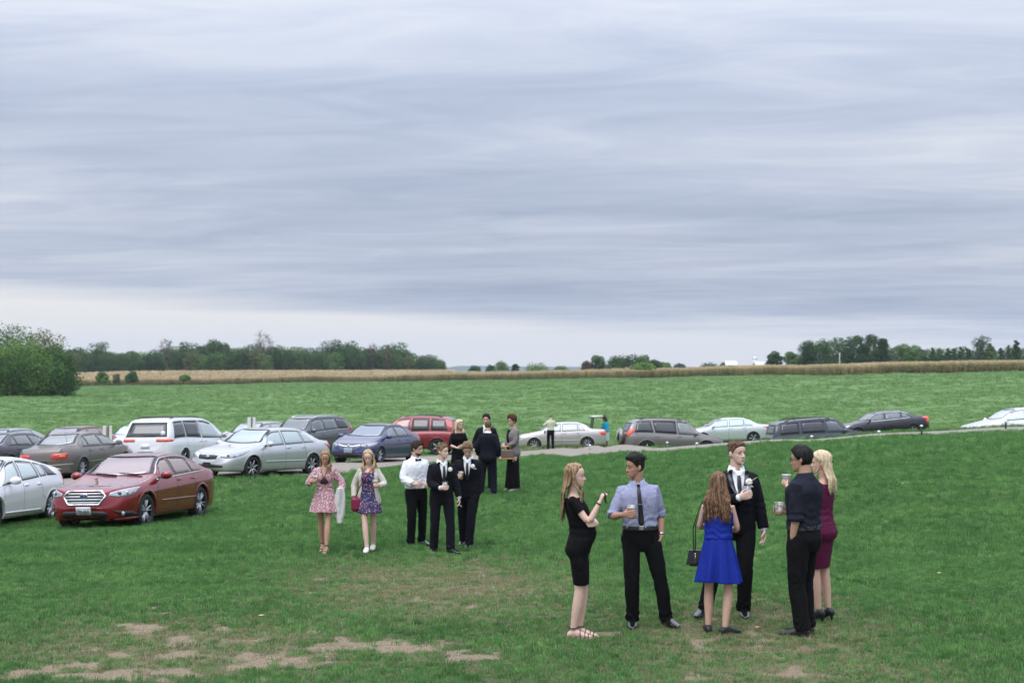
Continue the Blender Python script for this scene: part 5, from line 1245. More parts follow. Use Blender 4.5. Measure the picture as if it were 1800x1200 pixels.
# low solar path lights along the road edge
for u, v, hgt, bl, lab in [(1620, 768, .36, True, 'black-stemmed path light at the road edge below the black sedan'), (1545, 771, .22, False, 'path light at the road edge under the nose of the black sedan'), (1427, 778, .2, False, 'pale path light at the road edge below the blue-black vehicle'), (1225, 790, .2, False, 'path light at the road edge left of the tall man in the tuxedo'),
        (1173, 788, .22, False, 'path light at the road edge below the door of the taupe vehicle'), (1768, 756, .3, True, 'path light at the road edge before the white sedan'), (1037, 792, .2, False, 'path light at the road edge behind the champagne sedan')]:
    p = place(u, v); r = empty('path_light', p); tag(r, lab, 'path light', 'solar path lights along the gravel road')
    MB().tube([(0, 0, 0), (0, 0, hgt)], .016 if not bl else .03, 6).build('stake', mat('stake_black', (.02, .02, .02), .5) if bl else mat('stake_grey', (.35, .35, .35), .4, .5), r)
    MB().lathe([(.001, hgt-.01), (.055, hgt), (.06, hgt+.03), (.03, hgt+.06), (.001, hgt+.07)], 12).build('lamp_head', mat('lamp_head_white', (.7, .71, .72), .3), r)
# ------------------------------------------------------------------ people
def rotm(ax, ang): return np.array(Matrix.Rotation(ang, 3, ax))
def nrm(v): v = np.array(v, float); return v/(np.linalg.norm(v)+1e-9)
def ik(a, t, l1, l2, pole):
    a = np.array(a, float); t = np.array(t, float); d = t-a; L = np.linalg.norm(d); mx_ = (l1+l2)*.995
    if L > mx_: t = a+d/L*mx_; d = t-a; L = mx_
    x = (l1*l1-l2*l2+L*L)/(2*L); h = math.sqrt(max(0, l1*l1-x*x)); u = d/L; p = np.array(pole, float)*np.array((.5 if l1 < .33 else 1, 1, 1)); p = p-u*np.dot(p, u); p = nrm(p)
    return a+u*x+p*h, t
def voxel(mb, name, m, parent, vox=.008, smooth=3, amp=0, fscale=14, aniso=(1, 1, 1), seed=0, post=None):
    V = np.concatenate(mb.V); me = mesh_from(name, V, mb.F, True)
    bm = bmesh.new(); bm.from_mesh(me); bmesh.ops.recalc_face_normals(bm, faces=bm.faces); bm.to_mesh(me); bm.free()
    o = bpy.data.objects.new(name, me); COL.objects.link(o)
    r = o.modifiers.new('r', 'REMESH'); r.mode = 'VOXEL'; r.voxel_size = vox; r.use_smooth_shade = True
    if smooth:
        s = o.modifiers.new('s', 'SMOOTH'); s.factor = .5; s.iterations = smooth
    bpy.context.view_layer.update(); ev = o.evaluated_get(bpy.context.evaluated_depsgraph_get()); me2 = bpy.data.meshes.new_from_object(ev)
    bpy.data.objects.remove(o); bpy.data.meshes.remove(me)
    n = len(me2.vertices); co = np.empty(n*3); me2.vertices.foreach_get('co', co); co = co.reshape(-1, 3)
    if amp or post:
        nn = np.empty(n*3, np.float32); me2.vertex_normals.foreach_get('vector', nn) if hasattr(me2.vertex_normals, 'foreach_get') else None; nn = nn.reshape(-1, 3)
        if amp:
            q = vnoise(co*np.array(aniso), fscale, 3, seed); q = 1-np.abs(q-.5)*3.2; co = co+nn*((q-.5)*amp)[:, None]
        if post: co = post(co, nn)
        me2.vertices.foreach_set('co', co.ravel()); me2.update()
    me2.materials.clear(); me2.polygons.foreach_set('use_smooth', [True]*len(me2.polygons)); me2.name = name
    ob = mkobj(name, me2, m, parent); return ob

SKIN = lambda n, c: mat('skin_'+n, c, .5, spec=.4, var=.06, vscale=25)
FAIR = SKIN('fair', (.60, .37, .28)); PALE = SKIN('pale', (.66, .44, .35)); TAN = SKIN('tan', (.40, .22, .145)); OLIVE = SKIN('olive', (.48, .28, .19))
LIP = mat('lips', (.44, .20, .17), .5); EYEW = mat('eye_white', (.42, .38, .35), .45); IRIS = mat('iris', (.05, .035, .03), .2)
def hair_mat(name, a, b, sc=(60, 60, 9)):
    m, nt, bs = newmat('hair_'+name); n = nt.nodes; l = nt.links; t = n.new('ShaderNodeTexCoord'); mp = n.new('ShaderNodeMapping'); mp.inputs['Scale'].default_value = sc
    z = n.new('ShaderNodeTexNoise'); z.inputs['Scale'].default_value = 1; z.inputs['Detail'].default_value = 4; l.new(t.outputs['Object'], mp.inputs[0]); l.new(mp.outputs[0], z.inputs['Vector'])
    r = n.new('ShaderNodeValToRGB'); r.color_ramp.elements[0].position = .35; r.color_ramp.elements[0].color = (*a, 1); r.color_ramp.elements[1].position = .65; r.color_ramp.elements[1].color = (*b, 1)
    l.new(z.outputs[0], r.inputs[0]); l.new(r.outputs[0], bs.inputs['Base Color']); bs.inputs['Roughness'].default_value = .62; bs.inputs['Specular IOR Level'].default_value = .15
    bp = n.new('ShaderNodeBump'); bp.inputs['Strength'].default_value = .4; bp.inputs['Distance'].default_value = .005; l.new(z.outputs[0], bp.inputs['Height']); l.new(bp.outputs[0], bs.inputs['Normal']); return m
H_BLACK = hair_mat('black', (.008, .007, .007), (.03, .027, .025)); H_DBROWN = hair_mat('dark_brown', (.02, .013, .009), (.06, .04, .028)); H_BROWN = hair_mat('brown', (.055, .03, .018), (.27, .155, .09)); H_BLONDE = hair_mat('blonde', (.28, .18, .085), (.62, .46, .27))
H_HONEY = hair_mat('honey', (.12, .075, .042), (.46, .31, .18)); H_PALEB = hair_mat('pale_blonde', (.42, .32, .19), (.75, .62, .42)); H_LTBROWN = hair_mat('light_brown', (.13, .08, .045), (.30, .20, .12)); H_RUST = hair_mat('short_fair', (.07, .042, .027), (.19, .12, .08)); H_AUBURN = hair_mat('auburn', (.035, .016, .010), (.12, .05, .032))
def fabric(name, col, rough=.85, bump=.25, bs=40, sheen=.0, var=.08): return mat('fabric_'+name, col, rough, bump=bump, bscale=bs, var=var, vscale=5, spec=.12, sheen=sheen)
F_BLACK = fabric('black', (.006, .006, .007)); F_SUIT = fabric('suit', (.008, .0085, .012)); F_TROU = fabric('trousers_black', (.007, .007, .008)); F_WHITE = fabric('white_shirt', (.74, .75, .78)); F_NAVYSH = fabric('ink_shirt', (.016, .017, .027)); F_BLUE = fabric('royal_blue', (.012, .028, .26), .7, bump=.3, bs=25)
F_MAROON = fabric('maroon', (.10, .012, .045), .7, bump=.6, bs=70); F_CREAM = fabric('cream_knit', (.56, .52, .45), .95, bump=.6, bs=110); F_GREY = fabric('grey_knit', (.19, .175, .165), .95, bump=.6, bs=90); F_TEAL = fabric('teal', (.02, .33, .46)); F_PGREEN = fabric('pale_green', (.52, .56, .40)); F_SKIRTP = fabric('pale_skirt', (.50, .56, .58)); F_SATIN = mat('satin', (.02, .021, .03), .3, spec=.6)
F_TIE = mat('tie_black', (.012, .012, .016), .45)
def check_shirt():
    m, nt, b = newmat('fabric_check'); n = nt.nodes; l = nt.links; t = n.new('ShaderNodeTexCoord'); w1 = n.new('ShaderNodeTexChecker'); w1.inputs['Scale'].default_value = 130
    w1.inputs[1].default_value = (.20, .21, .33, 1); w1.inputs[2].default_value = (.34, .355, .49, 1); l.new(t.outputs['Object'], w1.inputs[0]); l.new(w1.outputs[0], b.inputs['Base Color']); b.inputs['Roughness'].default_value = .8
    z = n.new('ShaderNodeTexNoise'); z.inputs['Scale'].default_value = 14; z.inputs['Detail'].default_value = 3; l.new(t.outputs['Object'], z.inputs['Vector']); bp = n.new('ShaderNodeBump'); bp.inputs['Strength'].default_value = .5; bp.inputs['Distance'].default_value = .02; l.new(z.outputs[0], bp.inputs['Height']); l.new(bp.outputs[0], b.inputs['Normal']); return m
F_CHECK = check_shirt()
def print_fabric(name, base, cols, scale, thr=.33):
    """printed cloth: blotches of several colours over a ground colour"""
    m, nt, b = newmat('fabric_'+name); n = nt.nodes; l = nt.links; t = n.new('ShaderNodeTexCoord'); cur = None; rg = n.new('ShaderNodeRGB'); rg.outputs[0].default_value = (*base, 1); cur = rg.outputs[0]
    for k, (c, sc, th) in enumerate(cols):
        v = n.new('ShaderNodeTexVoronoi'); v.inputs['Scale'].default_value = sc; mp = n.new('ShaderNodeMapping'); mp.inputs['Location'].default_value = (k*3.7, k*1.9, k*.7); l.new(t.outputs['Object'], mp.inputs[0]); l.new(mp.outputs[0], v.inputs['Vector'])
        a = n.new('ShaderNodeMath'); a.operation = 'LESS_THAN'; a.inputs[1].default_value = th; l.new(v.outputs['Distance'], a.inputs[0]); mx_ = n.new('ShaderNodeMix'); mx_.data_type = 'RGBA'; l.new(a.outputs[0], mx_.inputs[0]); l.new(cur, mx_.inputs[6]); mx_.inputs[7].default_value = (*c, 1); cur = mx_.outputs[2]
    l.new(cur, b.inputs['Base Color']); b.inputs['Roughness'].default_value = .8; return m
F_PAISLEY = print_fabric('paisley', (.42, .22, .24), [((.66, .52, .52), 30, .42), ((.26, .06, .10), 34, .30), ((.20, .03, .07), 62, .33), ((.7, .62, .6), 70, .2)], 1)
F_FLORAL = print_fabric('floral_navy', (.020, .025, .085), [((.42, .12, .22), 26, .30), ((.62, .50, .55), 30, .22), ((.05, .10, .22), 45, .3), ((.55, .10, .18), 60, .17)], 1)
SHOE = mat('patent_black', (.008, .008, .009), .22, coat=.5); SHOEM = mat('leather_black', (.012, .012, .012), .5); SHOEW = mat('shoe_cream', (.62, .58, .52), .6); STRAP = mat('sandal_strap', (.03, .02, .02), .6); SOLE = mat('sandal_sole', (.45, .38, .32), .8)
CUPM = glass_mat('cup_plastic', (.96, .97, .98), .12, 1.6, (.75, .76, .78)); BEER = mat('beer', (.62, .27, .04), .15, spec=.6); BEERP = mat('beer_pale', (.70, .46, .12), .15, spec=.6); FOAM = mat('foam', (.75, .70, .6), .8); WHITEP = mat('white_plastic', (.78, .78, .78), .4)
PETAL = mat('petal', (.80, .78, .70), .7); LEAFG = mat('sprig', (.20, .27, .15), .7); GOLD = mat('gold', (.6, .45, .2), .3, 1.0); STEEL = mat('steel', (.6, .6, .62), .25, 1.0)
BAGB = mat('bag_black', (.012, .012, .013), .4); BAGM = mat('bag_magenta', (.22, .012, .055), .5); BAGT = mat('bag_brown', (.18, .12, .10), .6); TANL = mat('tan_edge', (.55, .30, .10), .6)

HR = np.array([  # head rings: z above chin, half width, front y, back y
 (0.0, .016, .062, .030), (.010, .030, .083, .008), (.028, .045, .090, -.020), (.045, .053, .0885, -.045), (.060, .058, .0905, -.060), (.078, .064, .0885, -.075), (.098, .069, .0865, -.086), (.115, .0715, .0835, -.094), (.130, .073, .0905, -.099), (.155, .0755, .0925, -.103), (.180, .073, .086, -.101), (.203, .063, .069, -.088), (.221, .046, .045, -.064), (.232, .024, .018, -.034), (.236, .008, -.002, -.014)])
def hring(z, off=0.0, n=20, top=0.0):
    hw, yf, yb = [np.interp(z, HR[:, 0], HR[:, k]) for k in (1, 2, 3)]; th = np.linspace(0, 2*math.pi, n, endpoint=False); yc = (yf+yb)/2; hd = (yf-yb)/2
    s = np.sin(th); c_ = np.cos(th); e = .88
    return np.stack([(hw+off)*np.sign(c_)*np.abs(c_)**e, yc+(hd+off)*np.sign(s)*np.abs(s)**e, np.full(n, z+top)], -1)

class Person:
    def __init__(p, label, u, v, hpx, rz, sex='m', skin=FAIR, pelvis=(0, 0, 0), lean=0.0, roll=0.0, twist=0.0, feet=None, arms=None, head=(0, 0, 0), hands=None, heel=0.0, belly=0.0, bulk=1.0, vox=.009, H=None, pos=None):
        q = place(u, v) if pos is None else np.array(pos); p.H = H or hpx*q[1]/FPX; p.s = s = (p.H-heel)/1.8; p.vox = vox; p.heel = heel; p.sex = sex; p.skin = skin; p.bulk = bulk; p.belly = belly
        p.root = tag(empty('person', q+np.array((0, 0, -.004)), R(rz)), label, 'person'); p.q = q; p.rz = R(rz); f = sex == 'f'
        p.piv = np.array((0, 0, .95*s+heel)); p.sh = np.array(pelvis, float); p.lean, p.roll, p.twist = R(lean), R(roll), R(twist)
        hipw = .092 if f else .098; shw = .138 if f else .161
        feet = feet or {'L': (-.11, 0, 8), 'R': (.11, 0, -8)}; p.leg = {}; p.foot = {}
        for k, sg in (('L', -1), ('R', 1)):
            fx, fy, yaw = feet[k][:3]; lift = feet[k][3] if len(feet[k]) > 3 else 0; an = np.array((fx, fy, .085*s+heel+lift)); hip = np.array((sg*hipw*s, 0, .93*s+heel))+p.sh; fw = np.array((-math.sin(R(yaw)), math.cos(R(yaw)), 0))
            kn, an2 = ik(hip, an, .4285*s, .4195*s, fw+np.array((0, .1, 0))); p.leg[k] = (hip, kn, an2); p.foot[k] = (an2, fw, lift)
        arms = arms or {}; p.arm = {}; hands = hands or {}
        for k, sg in (('L', -1), ('R', 1)):
            S0 = p.TT((sg*shw*s*(bulk**.5), -.012*s, 1.430*s+heel)); d = arms.get(k, ((sg*.25*s, .06*s, .84*s+heel), (sg*.4, -1, 0))); el, wr = ik(S0, d[0], .285*s, .255*s, d[1]); p.arm[k] = (S0, el, wr)
        p.hands = hands; hy, hp, hr = [R(a) for a in head]
        p.nb = p.TT((0, -.022*s, 1.485*s+heel)); p.HM = rotm('Z', hy+p.twist*.6) @ rotm('X', -hp) @ rotm('Y', hr)   # pitch positive looks down
        p.hp = p.TT((0, .012*s, 1.568*s+heel))    # chin level on the neck axis
        p.head_piv = p.hp+np.array((0, -.015, .02))*s
        p.body()
    def TT(p, x):
        x = np.atleast_2d(np.asarray(x, float)); t = np.clip((x[:, 2]-p.piv[2])/(.45*p.s), 0, 1); t = t*t*(3-2*t); out_ = np.empty_like(x)
        for i in range(len(x)):
            M = rotm('Z', p.twist*t[i]) @ rotm('X', -p.lean*t[i]) @ rotm('Y', p.roll*t[i]); out_[i] = M @ (x[i]-p.piv)+p.piv+p.sh
        return out_[0] if len(out_) == 1 else out_
    def HT(p, x): return (np.asarray(x, float)*p.s-np.array((0, -.015, .02))*p.s) @ p.HM.T+p.head_piv
    def rings(p, o=0.0, z0=.84, z1=1.53, flare=None):
        f = p.sex == 'f'; bk = p.bulk
        T = [(.80, .13, .085, -.01), (.86, .162, .108, -.012), (.92, .175, .120, -.016), (1.0, .160, .108, -.004), (1.08, .136, .094, .0), (1.14, .126, .088, .0), (1.22, .134, .096, .004), (1.29, .147, .116, .014), (1.35, .150, .110, .010), (1.41, .146, .094, -.004), (1.445, .116, .078, -.012), (1.475, .080, .060, -.016), (1.50, .060, .052, -.016), (1.53, .050, .048, -.016)] if f else \
            [(.80, .13, .085, -.005), (.86, .156, .104, -.008), (.92, .168, .116, -.012), (1.0, .163, .112, 0), (1.08, .154, .104, .002), (1.14, .153, .103, .003), (1.22, .162, .108, .003), (1.30, .178, .118, .002), (1.37, .182, .118, -.002), (1.42, .170, .106, -.006), (1.45, .142, .092, -.012), (1.478, .106, .074, -.014), (1.505, .074, .062, -.016), (1.53, .058, .056, -.016)]
        T = np.array(T); zs = np.linspace(z0, z1, 24); out_ = []
        for z in zs:
            hw, hd, yc = [np.interp(z, T[:, 0], T[:, k]) for k in (1, 2, 3)]; hw *= bk; hd *= bk
            if p.belly: b = p.belly*math.exp(-((z-1.10)/.125)**2); yc += b*.6; hd += b*.55
            oo = o if np.isscalar(o) else np.interp(z, o[0], o[1]); th = np.linspace(0, 2*math.pi, 28, endpoint=False); c_, s_ = np.cos(th), np.sin(th); e = .82
            R_ = np.stack([(hw+oo)*np.sign(c_)*np.abs(c_)**e, yc+(hd+oo)*np.sign(s_)*np.abs(s_)**e, np.full(28, z)], -1)*p.s; R_[:, 2] += p.heel; out_.append(p.TT(R_))
        return np.array(out_)
    def limb(p, mb, pts, rad, up=(0.1, 1, .05), n=14, sq=None):
        """smooth tapered tube through joints"""
        pts = np.array(pts); rad = np.array(rad); t = np.linspace(0, len(pts)-1, (len(pts)-1)*7+1); i = np.arange(len(pts)); q = np.stack([np.interp(t, i, pts[:, k]) for k in range(3)], -1)
        for _ in range(2): q[1:-1] = (q[:-2]+2*q[1:-1]+q[2:])/4
        ri = np.linspace(0, len(pts)-1, len(rad)); mb.tube(q, np.interp(t, ri, rad), n, sq, up)
    def arm_path(p, k, f0=0.0, f1=1.0):
        S0, E, W = p.arm[k]; a, b = np.linalg.norm(E-S0), np.linalg.norm(W-E); L = a+b; ts = np.linspace(f0, f1, 9)*L; P_ = []
        for t in ts: P_.append(S0+(E-S0)*t/a if t <= a else E+(W-E)*(t-a)/b)
        P_ = np.array(P_); P_[1:-1] = (P_[:-2]+P_[1:-1]*3+P_[2:])/5; return P_, ts/L
    def body(p):
        s = p.s; m = MB(); f = p.sex == 'f'; g = (.84 if f else 1.0)*s*(p.bulk**.3)
        m.loft(p.rings([[.8, 1.2, 1.3, 1.5], [-.016, -.016, -.012, -.004]]))
        for k, sg in (('L', -1), ('R', 1)):
            hip, kn, an = p.leg[k]; lg = (.97 if f else 1.0)*s*(p.bulk**.3)
            p.limb(m, [hip+np.array((0, 0, .03)), kn, an], np.array([.088, .086, .074, .060, .052, .056, .053, .042, .034])*lg if f else np.array([.090, .088, .078, .064, .056, .058, .055, .045, .038])*lg)
            S0, E, W = p.arm[k]; ctr = p.TT((sg*.09*s, -.014*s, 1.428*s+p.heel)); m.tube([ctr, S0*.75+ctr*.25, S0], np.array([.046, .050, .048])*g, 12)
            p.limb(m, [S0, E, W], np.array([.054, .050, .046, .042, .038, .041, .038, .031, .0255])*g)
            p.hand(m, k, sg, g); a_, fw, lift = p.foot[k]; p.footmesh(m, a_, fw, .036*s, .03*s, lift)
        # neck and head
        nr = (.050 if f else .061)*s; m.tube([p.nb-np.array((0, 0, .03)), (p.nb+p.head_piv)/2, p.HT((0, -.018, .045)), p.HT((0, -.015, .09))], [nr*1.15, nr, nr*.97, nr*.9], 14)
        H_ = []; jw = .93 if f else 1.0
        for z in np.linspace(0, .236, 22):
            r_ = hring(z); 
            if z < .09: r_[:, 0] *= jw+(1-jw)*z/.09
            H_.append(p.HT(r_))
        m.loft(np.array(H_))
        ns = .85 if f else 1.0
        m.tube(p.HT([(0, .082, .122), (0, .095, .105), (0, .104, .088), (0, .108*1.0, .080), (0, .090, .070)]), np.array([.007, .008, .0105, .011, .008])*s*ns*1.1, 8)
        for sg in (-1, 1):
            m.ball(p.HT((sg*.012, .093, .079)), .0078*s*ns, 8, 6); m.ball(p.HT((sg*.030, .0815, .131)), (.020*s, .010*s, .0065*s), 8, 6, p.HM); m.ball(p.HT((sg*.037, .060, .086)), (.019*s, .015*s, .018*s), 10, 8, p.HM)
            m.tube(p.HT([(sg*.070, -.002, .078), (sg*.079, -.008, .088), (sg*.084, -.016, .105), (sg*.082, -.014, .126), (sg*.073, -.004, .128)]), np.array([.007, .008, .009, .008, .006])*s, 7); m.ball(p.HT((sg*.076, -.006, .104)), (.006*s, .012*s, .018*s), 8, 6, p.HM)
        m.ball(p.HT((0, .089, .049)), (.021*s, .009*s, .0055*s), 10, 6, p.HM); m.ball(p.HT((0, .0875, .0395)), (.018*s, .0095*s, .006*s), 10, 6, p.HM); m.ball(p.HT((0, .080, .014)), (.018*s, .014*s, .014*s), 10, 6, p.HM)
        ob = voxel(m, 'body', p.skin, p.root, p.vox*.68, 2)
        for sg in (-1, 1):
            MB().ball(p.HT((sg*.030, .0760, .1145)), (.0125*s, .0085*s, .0060*s), 12, 8, p.HM).build('eye', EYEW, p.root); MB().ball(p.HT((sg*.030, .0832, .1142)), (.0066*s, .0026*s, .0056*s), 10, 6, p.HM).build('iris', IRIS, p.root)
        MB().ball(p.HT((0, .0955, .0495)), (.018*s, .0035*s, .0032*s), 10, 6, p.HM).ball(p.HT((0, .0935, .0405)), (.016*s, .0045*s, .0042*s), 10, 6, p.HM).build('lips', LIP, p.root)
    def brows(p, m):
        s = p.s
        for sg in (-1, 1): MB().tube(p.HT([(sg*.016, .0925, .134), (sg*.030, .0925, .1385), (sg*.047, .080, .134)]), np.array([.0035, .004, .002])*s, 6).build('eyebrow', m, p.root)
    def hand(p, m, k, sg, g):
        S0, E, W = p.arm[k]; h = p.hands.get(k, {}); fd = nrm(h.get('dir', W-E)); pn = np.array(h.get('palm', (-sg, 0, 0)), float); pn = nrm(pn-fd*np.dot(pn, fd)); curl = h.get('curl', 28); lat = np.cross(pn, fd)*(-1 if k == 'R' else 1); s = g*.98
        # palm
        rings_ = []
        for t, w_, d_ in ((-.01, .024, .018), (.015, .030, .017), (.045, .039, .0155), (.075, .040, .0135), (.088, .037, .0115)):
            c = W+fd*t*s+pn*.002*s; th = np.linspace(0, 2*math.pi, 12, endpoint=False); rings_.append(c+np.cos(th)[:, None]*lat*w_*s+np.sin(th)[:, None]*pn*d_*s)
        m.loft(np.array(rings_))
        for j, (o_, L_) in enumerate(((.029, .92), (.0095, 1.0), (-.0105, .95), (-.029, .76))):
            b = W+fd*.082*s+lat*o_*s; a = R(curl*.55); pts = [b-fd*.02*s]; d = fd; c = b; pts.append(c); rad_ = [.0105, .0100]
            for q, (sl, rr) in enumerate(((.044, .0092), (.027, .0085), (.021, .0068))):
                aj = a+R(curl)*(q+.35)*(1+.06*j); d = fd*math.cos(aj)+pn*math.sin(aj)+lat*o_*1.2; c = c+nrm(d)*sl*L_*s; pts.append(c); rad_.append(rr)
            m.tube(pts, np.array(rad_)*s*.98, 8, None, lat)
        tb = W+fd*.018*s+lat*.022*s+pn*.006*s; d1 = nrm(fd*.62+lat*.62+pn*.42); c1 = tb+d1*.042*s; d2 = nrm(fd*.80+lat*.12+pn*.62); c2 = c1+d2*.034*s; c3 = c2+nrm(fd*.85-lat*.12+pn*.6)*.025*s; m.tube([tb-d1*.01*s, tb, c1, c2, c3], np.array([.014, .0145, .0115, .0105, .008])*s, 8)
        p.hands.setdefault(k, {}).update(W=W, fd=fd, pn=pn, lat=lat, s=s)
    def grip(p, k, along=.075, out=.046):
        out += .008
        h = p.hands[k]; return h['W']+h['fd']*along*h['s']+h['pn']*out*h['s']
    def footmesh(p, m, an, fw, hw, hh, lift=0, o=0.0, toe=.185, heelb=.062, flat=True):
        s = p.s; side = np.array((fw[1], -fw[0], 0)); z0 = an[2]-.085*s; R_ = []
        pr = [(-heelb-.004-o, .012, .016, .030), (-heelb+.008, .028, .030, .036), (-.02, .034, .046, .046), (.03, .035, .046, .046), (.08, .041, .036, .036), (.13, .044, .026, .026), (.165, .037, .019, .020), (toe+.004, .022, .013, .016), (toe+.012+o, .008, .008, .014)]
        zh = p.heel if (p.heel and abs(z0-p.heel-lift) < .03) else 0
        for t, w_, h_, zc in pr:
            drop = -p.heel*np.clip((t+.02)/.12, 0, 1) if p.heel else 0; c = np.array((an[0], an[1], 0))+fw*t*s; th = np.linspace(0, 2*math.pi, 14, endpoint=False); cz, sz = np.cos(th), np.sin(th)
            zz = z0+drop+(zc+h_*np.sign(sz)*np.abs(sz)**.7*(1 if True else 1))*s; zz = np.maximum(zz, z0+drop+.0+.004*s-o*.5); R_.append(np.stack([c[0]+side[0]*(w_+o)*cz*s, c[1]+side[1]*(w_+o)*cz*s, zz+(o if o else 0)*(sz > 0)], -1))
        m.loft(np.array(R_))
    # ---- clothes
    def shoes(p, m, kind='dress'):
        for k in ('L', 'R'):
            an, fw, lift = p.foot[k]; q = MB(); s = p.s
            if kind in ('dress', 'flat', 'pump'):
                p.footmesh(q, an, fw, 0, 0, lift, o=.008, toe=.20 if kind == 'dress' else .19)
                if kind == 'dress': q.tube([an+np.array((0, 0, -.035*s)), an+np.array((0, 0, .01*s))], [.045*s, .046*s], 12)
                if p.heel: hpnt = an-fw*.045*s; q.tube([(hpnt[0], hpnt[1], .0), (hpnt[0], hpnt[1], an[2]-.05*s)], [.010, .022], 8)
                o = voxel(q, 'shoe', m, p.root, .0085, 2)
                if kind != 'dress' and not p.heel:
                    pass
            else:
                side = np.array((fw[1], -fw[0], 0)); z0 = an[2]-.085*s; c = np.array((an[0], an[1], z0)); P_ = []
                for t, w_ in ((-.075, .02), (-.05, .032), (0, .036), (.08, .046), (.14, .047), (.19, .03), (.205, .012)): zc = -p.heel*np.clip((t+.02)/.12, 0, 1); P_.append([c+fw*t*s+side*w_*s*sg_+np.array((0, 0, zc+dz)) for sg_, dz in ((-1, .010), (1, .010), (1, -.006), (-1, -.006))])
                q.loft(np.array(P_)); o = q.build('sandal', m, p.root, False, fix=True); st = MB()
                th = np.linspace(0, math.pi, 9)
                for t, rw, rh in ((.12, .050, .052), (.155, .046, .042), (.07, .046, .075)):
                    zc = -p.heel*np.clip((t+.02)/.12, 0, 1); st.tube([c+fw*(t*s)+side*math.cos(a)*rw*s+np.array((0, 0, zc+.006+math.sin(a)*rh*s)) for a in th], .005, 6)
                th = np.linspace(0, 2*math.pi, 13); st.tube([c+fw*(-.005+.047*math.sin(a))*s+side*math.cos(a)*.041*s+np.array((0, 0, .105*s)) for a in th], .0055, 6)
                st.build('sandal_strap', STRAP if kind == 'sandal' else m, o)
    def trousers(p, m, hem=.055, wide=1.0, z1=1.06):
        q = MB(); s = p.s; q.loft(p.rings(.012, .80, z1))
        for k in ('L', 'R'):
            hip, kn, an = p.leg[k]; end = an+(an-kn)/np.linalg.norm(an-kn)*.02*s; p.limb(q, [hip+np.array((0, 0, .03)), kn, end], np.array([.104, .104, .094, .082, .074, .073, .070, .068, .070])*s*wide*(p.bulk**.4))
        def post(co, nn):
            # cloth gathers above the shoe and behind the knee
            z = co[:, 2]/p.s; k = np.exp(-((z-.13)/.06)**2)*.0055+np.exp(-((z-.50)/.08)**2)*.0022; ph = z*80+5*np.sin(co[:, 0]*23)+4*np.cos(co[:, 1]*27); return co+nn*(np.sin(ph)*k)[:, None]
        return voxel(q, 'trousers', m, p.root, p.vox, 3, .013, 9, (1, 1, .45), 3, post)
    def belt(p, m=SHOEM, buckle=STEEL, z=1.055):
        R_ = p.rings([[.9, 1.2], [.0245, .0245]], z-.022, z+.016)[[0, 8, 16, 23]]; R2 = p.rings([[.9, 1.2], [.008, .008]], z-.022, z+.016)[[23, 0]]
        q = MB().loft(np.concatenate([R_, R2[:1]]), False); o = q.build('belt', m, p.root, True, fix=True)
        if buckle: c = p.TT(np.array((0, (.103*p.bulk+.032), z-.003))*p.s+np.array((0, 0, p.heel))); MB().box(c, (.048, .012, .042), bev=.004).build('belt_buckle', buckle, o, False)
    def top(p, name, m, z0=.98, z1=1.50, o=.014, sleeve=1.0, sr=.012, vox=None, amp=.010, flare=None, z0r=None, cuff=None, neck_cut=None):
        q = MB(); s = p.s; f = p.sex == 'f'; g = (.84 if f else 1.0)*(p.bulk**.3)
        q.loft(p.rings(o, z0, z1))
        for k, sg in (('L', -1), ('R', 1)):
            if not sleeve: continue
            P_, ts = p.arm_path(k, 0, sleeve); base = np.interp(ts, [0, .12, .25, .5, .62, 1], [.042, .051, .050, .043, .043, .029])*g+sr*np.interp(ts, [0, .3, 1], [.75, 1, 1.15])
            ctr = p.TT((sg*.10*s*p.bulk, -.014*s, 1.422*s+p.heel)); q.tube([ctr, ctr*.35+P_[0]*.65, P_[0], P_[1]], np.array([.054*g+sr*.5, .056*g+sr*.6, .052*g+sr*.7, .051*g+sr*.8])*s, 14); q.tube(P_, base*s, 16)
            if cuff:
                e = P_[-1]; d = nrm(P_[-1]-P_[-2]); q.tube([e-d*.055, e-d*.045, e-d*.005, e+d*.004], np.array([base[-1]*.9, base[-1]+.007, base[-1]+.008, base[-1]*.9])*s, 16)
        def post(co, nn):
            r = np.zeros(len(co))
            for k in ('L', 'R'):
                E = p.arm[k][1]; d = np.linalg.norm(co-E, axis=1); r += np.exp(-(d/.09)**2)*np.sin(d*190+co[:, 2]*60)*.0035
            z = (co[:, 2]-p.heel)/p.s; r += np.exp(-((z-1.12)/.09)**2)*np.sin(z*85+co[:, 0]*28+np.sin(co[:, 0]*40)*1.5)*.0035; return co+nn*r[:, None]
        ob = voxel(q, name, m, p.root, vox or p.vox, 2, amp, 8, (1.3, 1.3, .7), 5, post)
        p.tv = BVHTree.FromObject(ob, bpy.context.evaluated_depsgraph_get()) if False else BVHTree.FromPolygons([v.co[:] for v in ob.data.vertices], [tuple(f_.vertices) for f_ in ob.data.polygons]); return ob
    def onfront(p, x, z, back=False):
        s = p.s; sg = -1 if back else 1; o_ = p.TT(np.array((x, sg*.5, z))*s+np.array((0, 0, p.heel))); t_ = p.TT(np.array((x, sg*.02, z))*s+np.array((0, 0, p.heel))); d = nrm(t_-o_)
        h = p.tv.ray_cast(Vector(o_), Vector(d))
        if h[0] is None or np.linalg.norm(np.array(h[0])-t_) > .3: return t_-d*.1*s, -d
        return np.array(h[0]), -d
